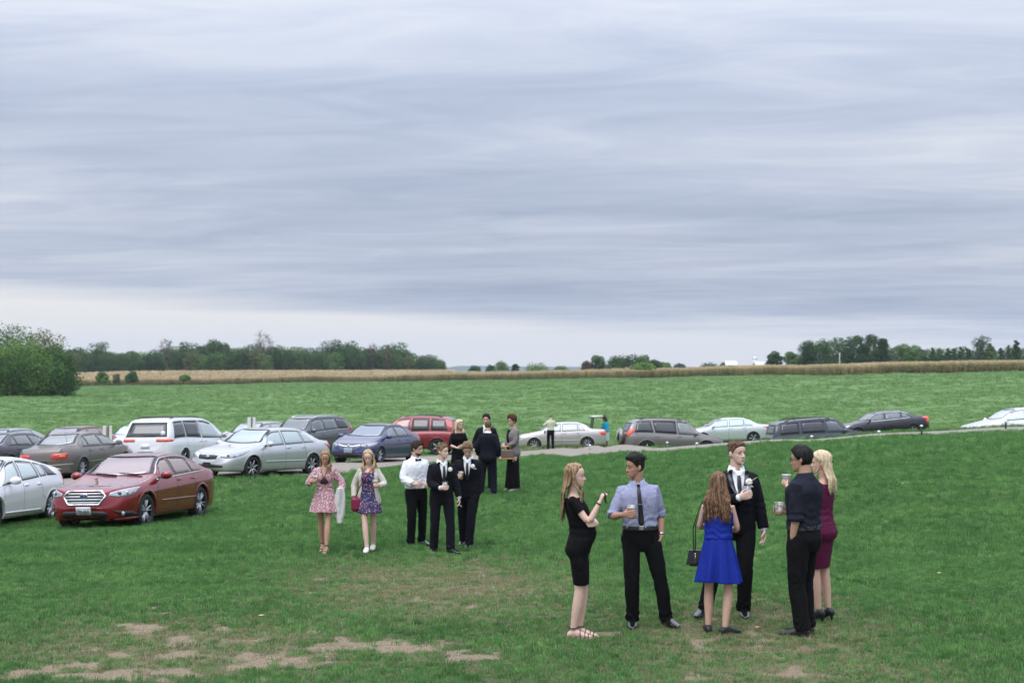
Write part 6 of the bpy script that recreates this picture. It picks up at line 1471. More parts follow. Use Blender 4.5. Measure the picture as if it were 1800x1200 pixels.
    def patch(p, name, pairs, m, off=.004, nb=3, na=6, parent=None, back=False, thick=.012):
        g = strip_patch(pairs, nb, na); P_ = np.zeros(g.shape[:2]+(3,)); D = np.zeros_like(P_)
        for i in range(g.shape[0]):
            for j in range(g.shape[1]): P_[i, j], D[i, j] = p.onfront(*g[i, j], back)
        dd = D.mean((0, 1)); dep = P_ @ dd; 
        for _ in range(2):
            dp = np.pad(dep, 1, 'edge'); dep2 = np.maximum(dep, (dp[:-2, 1:-1]+dp[2:, 1:-1]+dp[1:-1, :-2]+dp[1:-1, 2:])/4); P_ = P_+(dep2-dep)[..., None]*dd; dep = dep2
        o_ = P_+D*off; i_ = P_-D*thick; q = MB(); nr, nc = g.shape[:2]; q.grid(o_); rim = [(0, j) for j in range(nc)]+[(i, nc-1) for i in range(1, nr)]+[(nr-1, j) for j in range(nc-2, -1, -1)]+[(i, 0) for i in range(nr-2, 0, -1)]
        b = q.n; q.add(np.array([i_[r] for r in rim]), []); idx = [r[0]*nc+r[1] for r in rim]; k = len(rim); q.F += [[idx[a], b+a, b+(a+1) % k, idx[(a+1) % k]] for a in range(k)]
        return q.build(name, m, parent or p.root, True, fix=True)
    def collar(p, m, r=1.0, hgt=.034, points=True):
        s = p.s; n = 26; th = np.linspace(math.pi/2+.30, math.pi/2+2*math.pi-.30, n); rr = (.066 if p.sex == 'm' else .056)*s*r; rows = []
        for dz, k in ((-.022, 1.10), (hgt, 1.0), (hgt+.002, 1.10), (-.012, 1.34)):
            row = []
            for t in th:
                fr = abs(math.sin((t-math.pi/2)/2)); y = math.sin(t)*rr*k*1.03-.012*s; x = math.cos(t)*rr*k; zf = (1-fr)*(-.030); c = (np.array((x, y, 0))+np.array((0, 0, 1.525*s+p.heel+(dz+zf)*s))); row.append(p.TT(c))
            rows.append(row)
        MB().grid(np.array(rows)).build('collar', m, p.root)
    def shirt_front(p, vz=1.16, w=.062, m=F_WHITE, jacket=F_SUIT, lapel=None, tie=True, tiez=None, openw=None, bar=None):
        """V of shirt, tie and lapels lying on the jacket front"""
        lapel = lapel or jacket; zt_ = 1.515; a = [((0, vz), (0, vz))]
        o = p.patch('shirt_front', [((-w, zt_-.005), (-w+.001, zt_)), ((-w*.86, 1.42), (-w*.80, zt_)), ((-w*.45, (vz+1.42)/2-.03), (-w*.35, zt_)), ((0, vz), (0, zt_-.01)), ((w*.45, (vz+1.42)/2-.03), (w*.35, zt_)), ((w*.86, 1.42), (w*.80, zt_)), ((w, zt_-.005), (w-.001, zt_))], m, .005, 5, 3)
        for sg in (-1, 1):
            p.patch('lapel', [((sg*(w*.98), 1.52), (sg*(w*.98+.030), 1.52)), ((sg*w*.95, 1.44), (sg*(w*.9+.052), 1.44)), ((sg*w*.66, (vz+1.44)/2+.02), (sg*(w*.66+.054), (vz+1.44)/2+.05)), ((sg*.002, vz-.012), (sg*.022, vz-.005))], lapel, .010, 2, 5)
        if tie: p.tie(vz if tiez is None else tiez, .024, bar)
        p.patch('jacket_edge', [((-.004, .86), (.004, .86)), ((-.003, vz-.02), (.003, vz-.02))], F_BLACK, .003, 1, 6)
        for z in (vz-.035, vz-.12): c, d = p.onfront(.012, z); MB().ball(c+d*.006, .008, 8, 5).build('button', F_BLACK, p.root)
    def tie(p, z0, off=.010, bar=None, m=F_TIE):
        o = p.patch('tie', [((-.012, 1.475), (.012, 1.475)), ((-.017, 1.44), (.017, 1.44)), ((-.022, (z0+1.44)/2), (.022, (z0+1.44)/2)), ((-.030, z0+.035), (.030, z0+.035)), ((-.004, z0), (.004, z0))], m, off, 2, 4, thick=.006)
        c, d = p.onfront(0, 1.49); MB().box(c+d*(off+.004), (.034, .02, .034), bev=.008).build('tie_knot', m, o, False)
        if bar: c, d = p.onfront(0, bar); MB().box(c+d*(off+.005), (.05, .006, .007)).build('tie_bar', STEEL, o, False)
    def cuffs(p, m=F_WHITE, ks=('L', 'R')):
        for k in ks:
            S0, E, W = p.arm[k]; d = nrm(W-E); MB().tube([W-d*.02, W+d*.012], [.036*p.s, .037*p.s], 14).build('shirt_cuff', m, p.root)
    def skirt(p, name, m, z0, z1, w0, w1, folds=9, amp=.012, d0=None, join=None, yc0=0.0, seed=0, vox=None, tight=False):
        """z1 top to z0 hem; half widths w1 (top), w0 (hem)"""
        q = MB(); s = p.s; th = np.linspace(0, 2*math.pi, 84, endpoint=False); rows = []; rg = np.random.RandomState(seed+7); ph = rg.uniform(0, 6, 4)
        for t in np.linspace(0, 1, 14):
            z = z1+(z0-z1)*t; w_ = w1+(w0-w1)*(t**.8); a = amp*t; fo = (np.sin(folds*th+ph[0]+.5*t)+.5*np.sin((folds*1.6)//1*th+ph[1])+.35*np.sin(3*th+ph[2]))*a
            ex = .72+.10*t; legx = (p.leg['L'][1][:2]+p.leg['R'][1][:2])/2*t*.8+p.sh[:2]*(1-t); zz = np.full(84, z)+.006*np.sin(3*th+ph[3])*t
            rows.append(np.stack([(w_+fo)*np.cos(th)*s+legx[0]-p.sh[0]*(1-0), (w_*ex+fo)*np.sin(th)*s-.006*s+yc0*(1-t)+legx[1]-p.sh[1], zz*s], -1)+np.array((0, 0, p.heel)))
        rows = np.array(rows)+p.sh; q.loft(rows[::-1])
        if join: join(q)
        return voxel(q, name, m, p.root, vox or p.vox, 1, .004, 12, (1, 1, .4), 2)
    def pencil(p, m, z0, belly=0.0, o=.010, z1=1.04):
        """close-fitting skirt round both legs"""
        s = p.s; th = np.linspace(0, 2*math.pi, 48, endpoint=False); rows = []
        for z in np.linspace(z0, z1, 16):
            zz = z*s+p.heel; cs = []
            for k in ('L', 'R'):
                hip, kn, an = p.leg[k]
                if zz > kn[2]: t = np.clip((hip[2]-zz)/(hip[2]-kn[2]), 0, 1.0); c = hip+(kn-hip)*t; r = np.interp(t, [0, .35, .7, 1], [.088, .084, .070, .055])*s*.97
                else: t = (kn[2]-zz)/(kn[2]-an[2]); c = kn+(an-kn)*t; r = .056*s
                cs.append((c, r))
            (a, ra), (b, rb) = cs; mid = (a+b)/2; hw_ = abs(a[0]-b[0])/2+max(ra, rb)+o*s; hd_ = abs(a[1]-b[1])/2+max(ra, rb)+o*s; yc = 0
            if z > .80:
                R2 = p.rings(o, z, z+.002)[0]; k2 = min(1, (z-.80)/.08); lo, hi = R2.min(0), R2.max(0); m2 = (lo+hi)/2; mid = mid*(1-k2)+m2*k2; hw_ = max(hw_*(1-k2), 0)+k2*max((hi[0]-lo[0])/2, hw_*.0); hd_ = hd_*(1-k2)+k2*(hi[1]-lo[1])/2
            e_ = .86; c_, s_ = np.cos(th), np.sin(th); rows.append(np.stack([mid[0]+hw_*np.sign(c_)*np.abs(c_)**e_, mid[1]+hd_*np.sign(s_)*np.abs(s_)**e_, np.full(48, zz)], -1))
        return voxel(MB().loft(np.array(rows)), 'skirt', m, p.root, .007, 4, .004, 24, (.5, .5, 2.2), 3)
    # ---- hair
    def hair(p, m, thick=.012, front=.178, side=.105, back=.030, top=.0, name='hair', amp=.006, fade=None, part=None, sidet=None, seed=0, ear=True, vol=0.0, tufts=0, tlen=.026, tdir=(0, .7, .25)):
        n = 44; th = np.linspace(0, 2*math.pi, n, endpoint=False); s = p.s; O = []; I = []
        hl = np.empty(n)
        for i, t in enumerate(th):
            f = math.sin(t)   # 1 front, -1 back
            hl[i] = np.interp(f, [-1, -.35, -.02, .28, .62, .80, 1], [back, back+.012, .104 if ear else side, side, side+.048, front-.006, front+.004])
        rg = np.random.RandomState(seed+1)
        rows = 13
        for r in range(rows):
            t = r/(rows-1); zr = hl+(.2355-hl)*(t**.85); P_ = np.empty((n, 3)); Q_ = np.empty((n, 3)); 
            for i in range(n):
                h0 = hring(zr[i], 0, n)[i]; st = thick if sidet is None else sidet+(thick-sidet)*np.clip((zr[i]-.165)/.035, 0, 1); e = min(1, t*4.5+.06); oo = st*e
                c = np.array((0, -.008, .12)); d = nrm(h0-c); nz_ = (vnoise(np.array([[th[i]*2.2, zr[i]*18, seed]]), 1.6, 2)[0]-.5)*amp*2*e
                up_ = top*np.clip((zr[i]-.17)/.06, 0, 1)*np.clip(.5+.9*math.sin(th[i]), 0, 1); P_[i] = h0+d*(oo+nz_+vol*e)+np.array((0, 0, up_)); Q_[i] = h0-d*.004
            O.append(p.HT(P_)); I.append(p.HT(Q_))
        O = np.array(O); I = np.array(I); q = MB(); q.grid(np.concatenate([I[::-1], O]), wrap=True); b = q.n-n; q.F.append([b+i for i in range(n)]); 
        if tufts:
            for k in range(tufts):
                a = rg.uniform(0, 2*math.pi); i = int(a/(2*math.pi)*n) % n; lo = max(hl[i]+.006, .12 if sidet is None else .172); 
                if lo > .232: continue
                z = lo+(.234-lo)*rg.rand()**.8; h0 = hring(z, 0, n)[i]; c = np.array((0, -.008, .12)); d = nrm(h0-c); b = h0+d*thick*.7+np.array((0, 0, top*np.clip((z-.17)/.06, 0, 1)*np.clip(.5+.9*math.sin(th[i]), 0, 1))); dr = nrm(d*.12+np.array((tdir[0], tdir[1], tdir[2]))+rg.normal(size=3)*.20); L_ = tlen*rg.uniform(.6, 1.2)
                q.tube(p.HT([b-dr*L_*.3, b+dr*L_*.35+d*.003, b+dr*L_*.9-d*.002]), np.array([.0045, .004, .0008])*s, 5)
        return q.build(name, m, p.root, True, fix=True)
    def strands(p, m, count, length, wave=0.0, spread=1.0, rad=.006, fr=.25, seed=1, side_bias=0, back_y=-.105, name='long_hair', lift=0.0, tail=None, over=None):
        """long hair: bunches that start on the scalp, fall along the neck and over the back or the shoulder"""
        rg = np.random.RandomState(seed); q = MB(); s = p.s
        for i in range(count):
            t = rg.uniform(-1, 1); front = rg.rand() < fr; th = math.pi*1.5+t*(1.55 if front else 1.25); 
            if front: th = math.pi*1.5+(1 if rg.rand() < .5+.5*side_bias else -1)*rg.uniform(1.1, 1.75)
            z0 = rg.uniform(.085, .13); ii = int((th % (2*math.pi))/(2*math.pi)*64) % 64; h0 = hring(z0, .012, 64)[ii]; L_ = length*rg.uniform(.78, 1.03); n = 12
            out_ = nrm(np.array((h0[0], h0[1]+.01, 0))); ph = rg.uniform(0, 6.28); ph2 = rg.uniform(0, 6.28); A = wave*rg.uniform(.6, 1.2)
            P_ = []; rr = []; st0 = rg.rand()
            top_ = np.array((np.sign(h0[0])*.006, np.clip(h0[1]*.75+.012, -.07, .062), 0)); lift_ = .013+.005*rg.rand()
            for f in (0, .25, .5, .75):
                z = .236-(.236-z0)*(f**1.25); hs = hring(z, lift_, 64)[ii]; k2 = (1-f)**2; q2 = hs*(1-k2*.9)+np.array((top_[0], top_[1], .236+lift_*.8))*(k2*.9)
                if f == 0: q2 = np.array((top_[0], top_[1], np.interp(abs(top_[1]+.01), [0, .05, .08], [.247, .240, .224])))
                P_.append(q2); rr.append(rad*(.55 if f == 0 else .8))
            for k in range(1, n+1):
                f = k/n; z = z0-L_*f
                base = np.array((h0[0]*(1.02+.25*f*spread), h0[1], z))
                if z < .05:
                    g_ = np.clip((.05-z)/.12, 0, 1); ty = (.075 if h0[1] > -.02 else back_y) if over is None else over(h0, f); base[1] = base[1]*(1-g_)+g_*(ty+rg.uniform(-.012, .012)); base[0] = base[0]*(1-g_)+g_*(np.clip(h0[0]*1.25, -.11, .11)*spread if h0[1] < -.02 else np.sign(h0[0])*rg.uniform(.065, .105))
                    if side_bias and h0[1] > -.03: base[0] = base[0]*(1-g_)+g_*side_bias*rg.uniform(.04, .10)
                base += out_*.008+np.array((math.sin(ph+f*L_*34)*A*f**.5, math.cos(ph2+f*L_*31)*A*.7*f**.5, 0)); P_.append(base); rr.append(rad*(1 if f < .8 else 1-.85*(f-.8)/.2)*rg.uniform(.85, 1.15))
            P_ = np.array(P_); W_ = P_.copy()
            # the part below the chin hangs straight down in the world rather than with the tilted head
            hd = p.HT(P_); ref = p.HT(np.array((0, -.01, .04))); hang = (P_-np.array((0, -.01, .04)))*p.s @ rotm('Z', p.twist).T+ref; k_ = np.clip((.06-P_[:, 2])/.10, 0, 1)[:, None]; q.tube(hd*(1-k_)+hang*k_, np.array(rr)*s, 6, .8)
        return q.build(name, m, p.root)
    def done(p): CH[p.root.name] = kids(p.root)
    def world(p, l):
        c, s_ = math.cos(p.rz), math.sin(p.rz); l = np.asarray(l, float); return np.array((p.root.location.x+l[0]*c-l[1]*s_, p.root.location.y+l[0]*s_+l[1]*c, p.root.location.z+l[2]))

def cup(pos, label, beer=BEER, fill=.80, solid=None, h=.135, r0=.033, r1=.047, tilt=(0, 0), lid=False):
    root = empty('beer_cup' if not solid else 'white_cup', (0, 0, 0)); tag(root, label, 'cup'); root.location = Vector(pos)-Vector((0, 0, h/2-.018)); root.rotation_euler = (R(tilt[0]), R(tilt[1]), 0)
    MB().lathe([(.001, .0), (r0, .0), (r1, h), (r1+.003, h+.003), (r1-.001, h+.001), (r0-.002, .004), (.001, .004)], 24).build('cup_wall', solid or CUPM, root)
    if not solid:
        rr = r0+(r1-r0)*fill-.002; MB().lathe([(.001, .005), (r0-.003, .005), (rr, h*fill), (.001, h*fill)], 24).build('beer', beer, root); MB().lathe([(.001, h*fill+.001), (rr-.0005, h*fill+.001), (rr-.0005, h*fill+.007), (.001, h*fill+.007)], 20).build('foam', FOAM, root)
    return root
def flower(p, x, z, sprig=True):
    c, d = p.onfront(x, z); q = MB(); c = c+d*.030
    q.ball(c, .022, 12, 8)
    for ring, (n, r, o) in enumerate(((5, .017, .014), (8, .026, .004))):
        for k in range(n):
            a = 2*math.pi*k/n+ring*.3; q.ball(c+d*o+np.array((math.cos(a)*r, 0, math.sin(a)*r)), (.014, .010, .014), 8, 5)
    ob = q.build('boutonniere', PETAL, p.root)
    if sprig:
        g = MB()
        for k in range(6): a = c+np.array((-.02-.012*k, 0, .004+.008*k)); g.ball(a+d*.01*(k % 2), (.011, .005, .007), 7, 4)
        g.tube([c, c+np.array((-.085, 0, .05))], .002, 5); g.build('sprig', LEAFG, ob)
    return ob
# ---- the guests
VF, VM, VB = .0075, .010, .014
# 1 woman in the fitted black dress
p = Person('long-haired woman in a fitted black dress and sandals with one hand raised', 1014, 1119, 303, -97, 'f', PALE, pelvis=(0, .02, 0), lean=-5, feet={'L': (-.055, .02, -6), 'R': (.055, -.03, 2)}, belly=.075,
    arms={'R': ((.13, .235, 1.335), (.35, -.1, -1)), 'L': ((.10, .205, 1.115), (-1, .2, -.4))}, hands={'R': dict(dir=(-.05, .35, .9), palm=(-.5, .75, -.25), curl=45), 'L': dict(dir=(.75, -.62, .05), palm=(-.6, -.75, 0), curl=20)}, head=(-4, 3, 0), vox=VF)
p.top('dress', F_BLACK, .86, 1.455, .006, .26, .010, amp=.004, vox=.007)
p.pencil(F_BLACK, .555)
p.hair(H_HONEY, .014, .200, .150, .02, amp=.004); p.strands(H_HONEY, 210, .46, .004, 1.05, .0048, .22, 3, back_y=-.12); p.brows(H_LTBROWN); p.shoes(SOLE, 'sandal'); p.done()
g = p.grip('R', .07, .035); ph_ = MB().box((0, 0, 0), (.07, .012, .11), bev=.004).build('phone', mat('phone_brown', (.045, .028, .022), .4), None, False); ph_.location = Vector(p.world(g)); ph_.rotation_euler = (.2, .35, p.rz+.3); tag(ph_, 'small dark brown case in the raised hand of the woman in black', 'case')
w_ = p.arm['R']; d = nrm(w_[2]-w_[1]); MB().tube([w_[2]-d*.035, w_[2]-d*.022], .027, 14).build('bracelet', BLK, p.root)

# 2 man in the pale check shirt and tie
p = Person('dark-haired man in a pale checked shirt with rolled sleeves and black tie, looking sideways', 1132, 1100, 300, 180, 'm', TAN, pelvis=(.035, 0, -.004), roll=3, feet={'R': (.115, .0, -6), 'L': (-.225, .02, 34)}, bulk=1.06,
    arms={'R': ((.235, .27, 1.16), (.8, -.7, -.4)), 'L': ((-.172, .03, .90), (-.9, -.9, .1))}, hands={'R': dict(dir=(-.75, .55, .1), palm=(-.45, -.8, 0), curl=34), 'L': dict(dir=(.42, .05, -1), palm=(1, 0, 0), curl=14)}, head=(-66, 4, 0), vox=VF)
p.trousers(F_TROU, wide=.98); p.top('shirt', F_CHECK, 1.03, 1.515, .018, .56, .014, cuff=True, amp=.012); p.collar(F_CHECK, 1.02); p.tie(1.07, .012, 1.30); p.belt(); p.shoes(SHOE)
p.hair(H_BLACK, .026, .180, .118, .040, top=.018, sidet=.004, amp=.006, seed=3, tufts=200, tlen=.028, tdir=(0, -.8, .25)); p.brows(H_BLACK)
w_ = p.arm['L']; d = nrm(w_[2]-w_[1]); MB().tube([w_[2]-d*.055, w_[2]-d*.035], .031, 16).build('watch', STEEL, p.root)
for sx in (-1, 1): p.patch('pocket_edge', [((sx*.115, .90), (sx*.120, .90)), ((sx*.135, 1.0), (sx*.14, 1.0))], F_BLACK, .004, 1, 3)
p.done(); cup(p.world(p.grip('R', .07, .048)), 'clear cup of amber beer held by the man in the checked shirt')

# 3 tall man in the tuxedo
p = Person('tall short-haired man in a black satin-lapelled tuxedo with a white rose, behind the blue dress', 1297, 1081, 308, 186, 'm', PALE, pelvis=(.02, 0, -.02), roll=-1, twist=-4, feet={'R': (.36, .03, -42), 'L': (-.05, .03, -8)}, bulk=1.02,
    arms={'R': ((.06, .29, 1.27), (1, -.5, -.6)), 'L': ((-.265, .07, .91), (-.8, -.7, 0))}, hands={'R': dict(dir=(-.85, .35, .25), palm=(-.3, -.9, .1), curl=32), 'L': dict(dir=(.05, .25, -1), palm=(1, .2, 0), curl=22)}, head=(26, 0, 2), vox=VF)
p.trousers(F_TROU, wide=1.02); p.top('jacket', F_SUIT, .86, 1.488, .030, .97, .020, amp=.008); p.shirt_front(1.20, .066, lapel=F_SATIN); p.collar(F_WHITE, 1.03); p.cuffs(); p.shoes(SHOE)
p.hair(H_RUST, .016, .182, .118, .040, top=.004, sidet=.004, amp=.006, seed=5, tufts=160, tlen=.018); p.brows(H_RUST); flower(p, -.098, 1.40); p.patch('pocket_square', [((-.150, 1.345), (-.150, 1.352)), ((-.13, 1.345), (-.128, 1.365)), ((-.105, 1.345), (-.105, 1.350))], F_WHITE, .010, 1, 3)
h = p.hands['L']; c = h['W']+h['fd']*.13; MB().tube([c, c+np.array((.03, .04, -.03))], .004, 6).build('cigarette', WHITEP, p.root)
p.done(); cup(p.world(p.grip('R', .075, .048)), 'clear cup of pale beer held at chest height by the tall man in the tuxedo', BEERP, .5)

# 4 woman in the royal blue dress
p = Person('woman with long wavy brown hair in a royal blue dress, seen from behind', 1263, 1113, 281, -14, 'f', FAIR, feet={'L': (-.105, .05, 12), 'R': (.065, -.02, -52)}, lean=2,
    arms={'R': ((.06, .23, 1.02), (1, -.4, -.5)), 'L': ((-.05, .22, 1.08), (-1, -.3, -.5))}, hands={'R': dict(dir=(-1, .1, 0), palm=(0, -1, 0), curl=20), 'L': dict(dir=(1, .1, .1), palm=(0, -1, 0), curl=20)}, head=(4, 6, 0), vox=VF)
p.top('bodice', F_BLUE, 1.07, 1.36, .022, 0, amp=.010); 
def waist(q): q.loft(p.rings(.022, 1.02, 1.12))
p.skirt('skirt', F_BLUE, .585, 1.10, .255, .140, 9, .027, join=None, seed=2)
R_ = p.rings([[1.0, 1.2], [.020, .020]], 1.075, 1.095)[[0, 12, 23]]; MB().loft(R_, False).build('waistband', F_BLUE, p.root)
for sx in (-1, 1):
    pts = [p.TT(np.array((sx*.085, -.115, 1.33))*p.s), p.TT(np.array((sx*.088, -.105, 1.42))*p.s), p.TT(np.array((sx*.085, -.03, 1.50))*p.s), p.TT(np.array((sx*.085, .07, 1.44))*p.s), p.TT(np.array((sx*.085, .115, 1.33))*p.s)]; MB().tube(pts, .011, 8).build('strap', F_BLUE, p.root)
p.hair(H_BROWN, .020, .182, .08, .02, amp=.008, ear=False); p.strands(H_BROWN, 230, .42, .019, 1.25, .0068, .16, 11, back_y=-.135); p.brows(H_BROWN); p.shoes(SHOEM, 'flat'); p.done()
# her shoulder bag
def pw(x, y, z): return p.world(np.array((x, y, z)))
bag = empty('handbag', pw(-.225, .0, .80)); bag.rotation_euler = (0, 0, R(-10)); bag.scale = (.62, .7, .85); tag(bag, 'small black shoulder bag with flap hanging beside the royal blue dress', 'handbag')
q = MB().box((0, 0, -.08), (.20, .075, .17), bev=.015); q.build('bag_body', BAGB, bag, False)
fl = MB(); fl.grid(np.array([[(-.105, -.045, .015), (.10, -.045, .015)], [(-.12, -.052, -.06), (.09, -.052, -.06)], [(-.15, -.06, -.15), (.02, -.056, -.12)]])); fl.grid(np.array([[(-.105, .045, .015), (.10, .045, .015)], [(-.105, -.045, .015), (.10, -.045, .015)]])); o_ = fl.build('flap', BAGB, bag, False)
md = o_.modifiers.new('t', 'SOLIDIFY'); md.thickness = .006
MB().tube([(.0, -.062, -.02), (.0, -.064, -.13)], .005, 6).box((0, -.064, -.02), (.03, .008, .02)).build('clasp', STEEL, bag)
a0 = Vector(pw(-.20, .0, .86)); sh_ = Vector(pw(-.115, -.01, 1.50*p.s+.012)); inv = bag.matrix_basis.inverted(); bpy.context.view_layer.update(); inv = bag.matrix_world.inverted()
st = [inv @ Vector(pw(-.235, -.05, .80)), inv @ Vector(pw(-.235, -.10, 1.05)), inv @ Vector(pw(-.16, -.11, 1.28)), inv @ sh_, inv @ Vector(pw(-.15, .10, 1.28)), inv @ Vector(pw(-.235, .10, 1.05)), inv @ Vector(pw(-.23, .04, .80))]
MB().tube([v[:] for v in st], .009, 7, .5).build('strap', BAGB, bag)

# 5 man in the black shirt, from behind
p = Person('man with glasses, black shirt and black trousers seen from behind, hand in pocket', 1414, 1115, 329, 52, 'm', OLIVE, roll=0, feet={'L': (-.10, -.03, 22), 'R': (.10, .02, -6)}, bulk=1.12,
    arms={'L': ((-.185, .035, .92), (-.9, -.9, .1)), 'R': ((.06, .21, 1.19), (1, -.6, -.7))}, hands={'L': dict(dir=(.42, .05, -1), palm=(1, 0, 0), curl=14), 'R': dict(dir=(-.35, .9, .15), palm=(-.9, -.3, 0), curl=34)}, head=(16, 6, 0), vox=VF)
p.trousers(F_TROU, wide=1.06); p.top('shirt', F_NAVYSH, 1.02, 1.52, .022, .60, .020, cuff=True, amp=.012); p.collar(F_NAVYSH, 1.05); p.belt(buckle=None, z=1.04); p.shoes(SHOEM)
p.hair(H_BLACK, .018, .184, .118, .034, top=.006, amp=.006, seed=8, tufts=200, tlen=.02); p.brows(H_BLACK)
gl = MB()
for sx in (-1, 1):
    th = np.linspace(0, 2*math.pi, 15); gl.tube(p.HT([(sx*.032+.024*math.cos(a), .102, .112+.019*math.sin(a)) for a in th]), .0022, 6); gl.tube(p.HT([(sx*.056, .100, .118), (sx*.075, .06, .120), (sx*.080, -.01, .118)]), .0024, 6)
gl.tube(p.HT([(-.010, .104, .114), (.010, .104, .114)]), .002, 6); gl.build('glasses', BLK, p.root)
w_ = p.arm['L']; d = nrm(w_[2]-w_[1]); MB().tube([w_[2]-d*.05, w_[2]-d*.02], .034, 16).build('watch', BLK, p.root)
p.patch('yoke_seam', [((-.16, 1.395), (-.16, 1.40)), ((0, 1.39), (0, 1.395)), ((.16, 1.395), (.16, 1.40))], F_BLACK, .003, 1, 8, back=True) if 0 else None
for sx in (-1, 1): p.patch('back_pocket', [((sx*.05, .95), (sx*.05, .954)), ((sx*.12, .95), (sx*.12, .954))], F_BLACK, .006, 1, 4, back=True)
p.done(); cup(p.world(p.grip('R', .075, .048)), 'clear cup with a little beer in front of the man in the black shirt', BEERP, .35)

# 6 woman in maroon, behind him
p = Person('woman with half-tied pale blonde hair in a fitted maroon dress and black heels', 1447, 1092, 297, 52, 'f', FAIR, feet={'L': (-.07, .02, 8), 'R': (.08, -.02, -14)}, heel=.06,
    arms={'L': ((-.13, .34, 1.40), (-1, -.4, -.7)), 'R': ((.08, .25, 1.1), (1, -.4, -.6))}, hands={'L': dict(dir=(.2, .8, .5), palm=(.9, -.2, 0), curl=32)}, head=(22, 2, 0), vox=.009)
p.top('dress', F_MAROON, .86, 1.455, .008, .62, .009, amp=.003, vox=.008)
p.pencil(F_MAROON, .53)
p.hair(H_PALEB, .020, .184, .125, .03, amp=.004, vol=.004); p.strands(H_PALEB, 150, .32, .004, .8, .0052, .05, 21, back_y=-.13); p.brows(H_BLONDE); p.shoes(SHOEM, 'pump')
MB().ball(p.HT((0, -.122, .125)), (.012, .012, .012), 8, 6).build('hair_tie', BLK, p.root); MB().ball(p.HT((-.082, -.004, .070)), .006, 8, 6).build('earring', GOLD, p.root)
p.done(); cup(p.world(p.grip('L', .075, .05)), 'white cup held up between the two standing by the right', solid=WHITEP, h=.12)
bpy.context.scene.objects.get('white_cup')['label'] = 'opaque white cup held up in front of the man with glasses'
p_m = p

# 7 woman in the printed pink dress
p = Person('woman in a short pink and maroon printed dress walking with her head bowed', 571, 970, 181, 180, 'f', OLIVE, pelvis=(0, 0, -.01), feet={'R': (.06, -.16, 0), 'L': (-.05, .20, -6)}, heel=.03,
    arms={'R': ((.185, .26, 1.18), (.9, -.6, -.5)), 'L': ((-.27, .10, .93), (-.9, -.4, 0))}, hands={'R': dict(dir=(-.5, .7, .2), palm=(-.7, -.6, 0), curl=32), 'L': dict(dir=(-.1, .15, -1), palm=(1, 0, 0), curl=25)}, head=(4, 26, -4), vox=VM)
p.top('dress', F_PAISLEY, 1.04, 1.475, .014, .90, .030, amp=.010)
p.skirt('skirt', F_PAISLEY, .70, 1.12, .265, .140, 7, .016, seed=5); p.patch('neckline', [((-.062, 1.45), (-.060, 1.47)), ((0, 1.265), (0, 1.475)), ((.062, 1.45), (.060, 1.47))], mat('lace', (.05, .02, .03), .8), .006, 3, 4)
p.patch('chest', [((-.050, 1.455), (-.050, 1.475)), ((0, 1.295), (0, 1.478)), ((.050, 1.455), (.050, 1.475))], OLIVE, .010, 3, 4); p.patch('lace_panel', [((-.070, 1.21), (-.070, 1.25)), ((-.03, 1.20), (-.035, 1.30)), ((0, 1.20), (0, 1.31)), ((.03, 1.20), (.035, 1.30)), ((.070, 1.21), (.070, 1.25))], mat('lace', (.05, .02, .03), .8), .008, 3, 4)
p.hair(H_HONEY, .014, .208, .135, .02, amp=.004, ear=False); p.strands(H_HONEY, 150, .40, .006, .8, .0065, .7, 31, side_bias=-1); p.brows(H_LTBROWN); p.shoes(SOLE, 'sandal'); p.done()
cup(p.world(p.grip('R', .075, .046)), 'clear cup of amber beer in the hand of the woman in the pink printed dress')
# light wrap hanging over her arm
q = MB(); rows = []
e_ = p.arm['L'][1]*.45+p.arm['L'][2]*.55
for t in np.linspace(0, 1, 12):
    c = e_+np.array((.01+.015*t, .055, .05-.58*t)); wq = .045+.04*math.sin(math.pi*min(1, t*1.1))**.7; th = np.linspace(0, 2*math.pi, 18, endpoint=False); f_ = 1+.22*np.sin(5*th+t*3)
    rows.append(np.stack([c[0]+wq*f_*np.cos(th), c[1]+.055*f_*np.sin(th)*(1.2-.5*t), np.full(18, c[2])+.012*np.sin(3*th)*t], -1))
q.loft(np.array(rows)[::-1]); wr = voxel(q, 'wrap', fabric('wrap_white', (.62, .61, .58)), None, .010, 1, .008, 20, (1, 1, .4)); wr.matrix_world = p.root.matrix_basis.copy(); tag(wr, 'off-white cardigan draped over the forearm of the woman in the pink dress', 'cardigan')

# 8 woman in cardigan
p = Person('fair-haired woman in a long cream cardigan over a navy flowered dress, walking', 648, 970, 180, 178, 'f', PALE, feet={'R': (.0, .20, 0), 'L': (-.05, -.20, 0)},
    arms={'R': ((.235, .08, .90), (.9, -.5, 0)), 'L': ((-.20, .24, 1.12), (-.9, -.6, -.4))}, hands={'R': dict(dir=(0, .15, -1), palm=(-1, 0, 0), curl=30), 'L': dict(dir=(.35, .8, .1), palm=(.8, -.5, 0), curl=32)}, head=(0, 20, 3), vox=VM)
p.top('dress', F_FLORAL, 1.02, 1.40, .016, 0, amp=.006); p.skirt('skirt', F_FLORAL, .70, 1.12, .225, .135, 8, .013, seed=9)
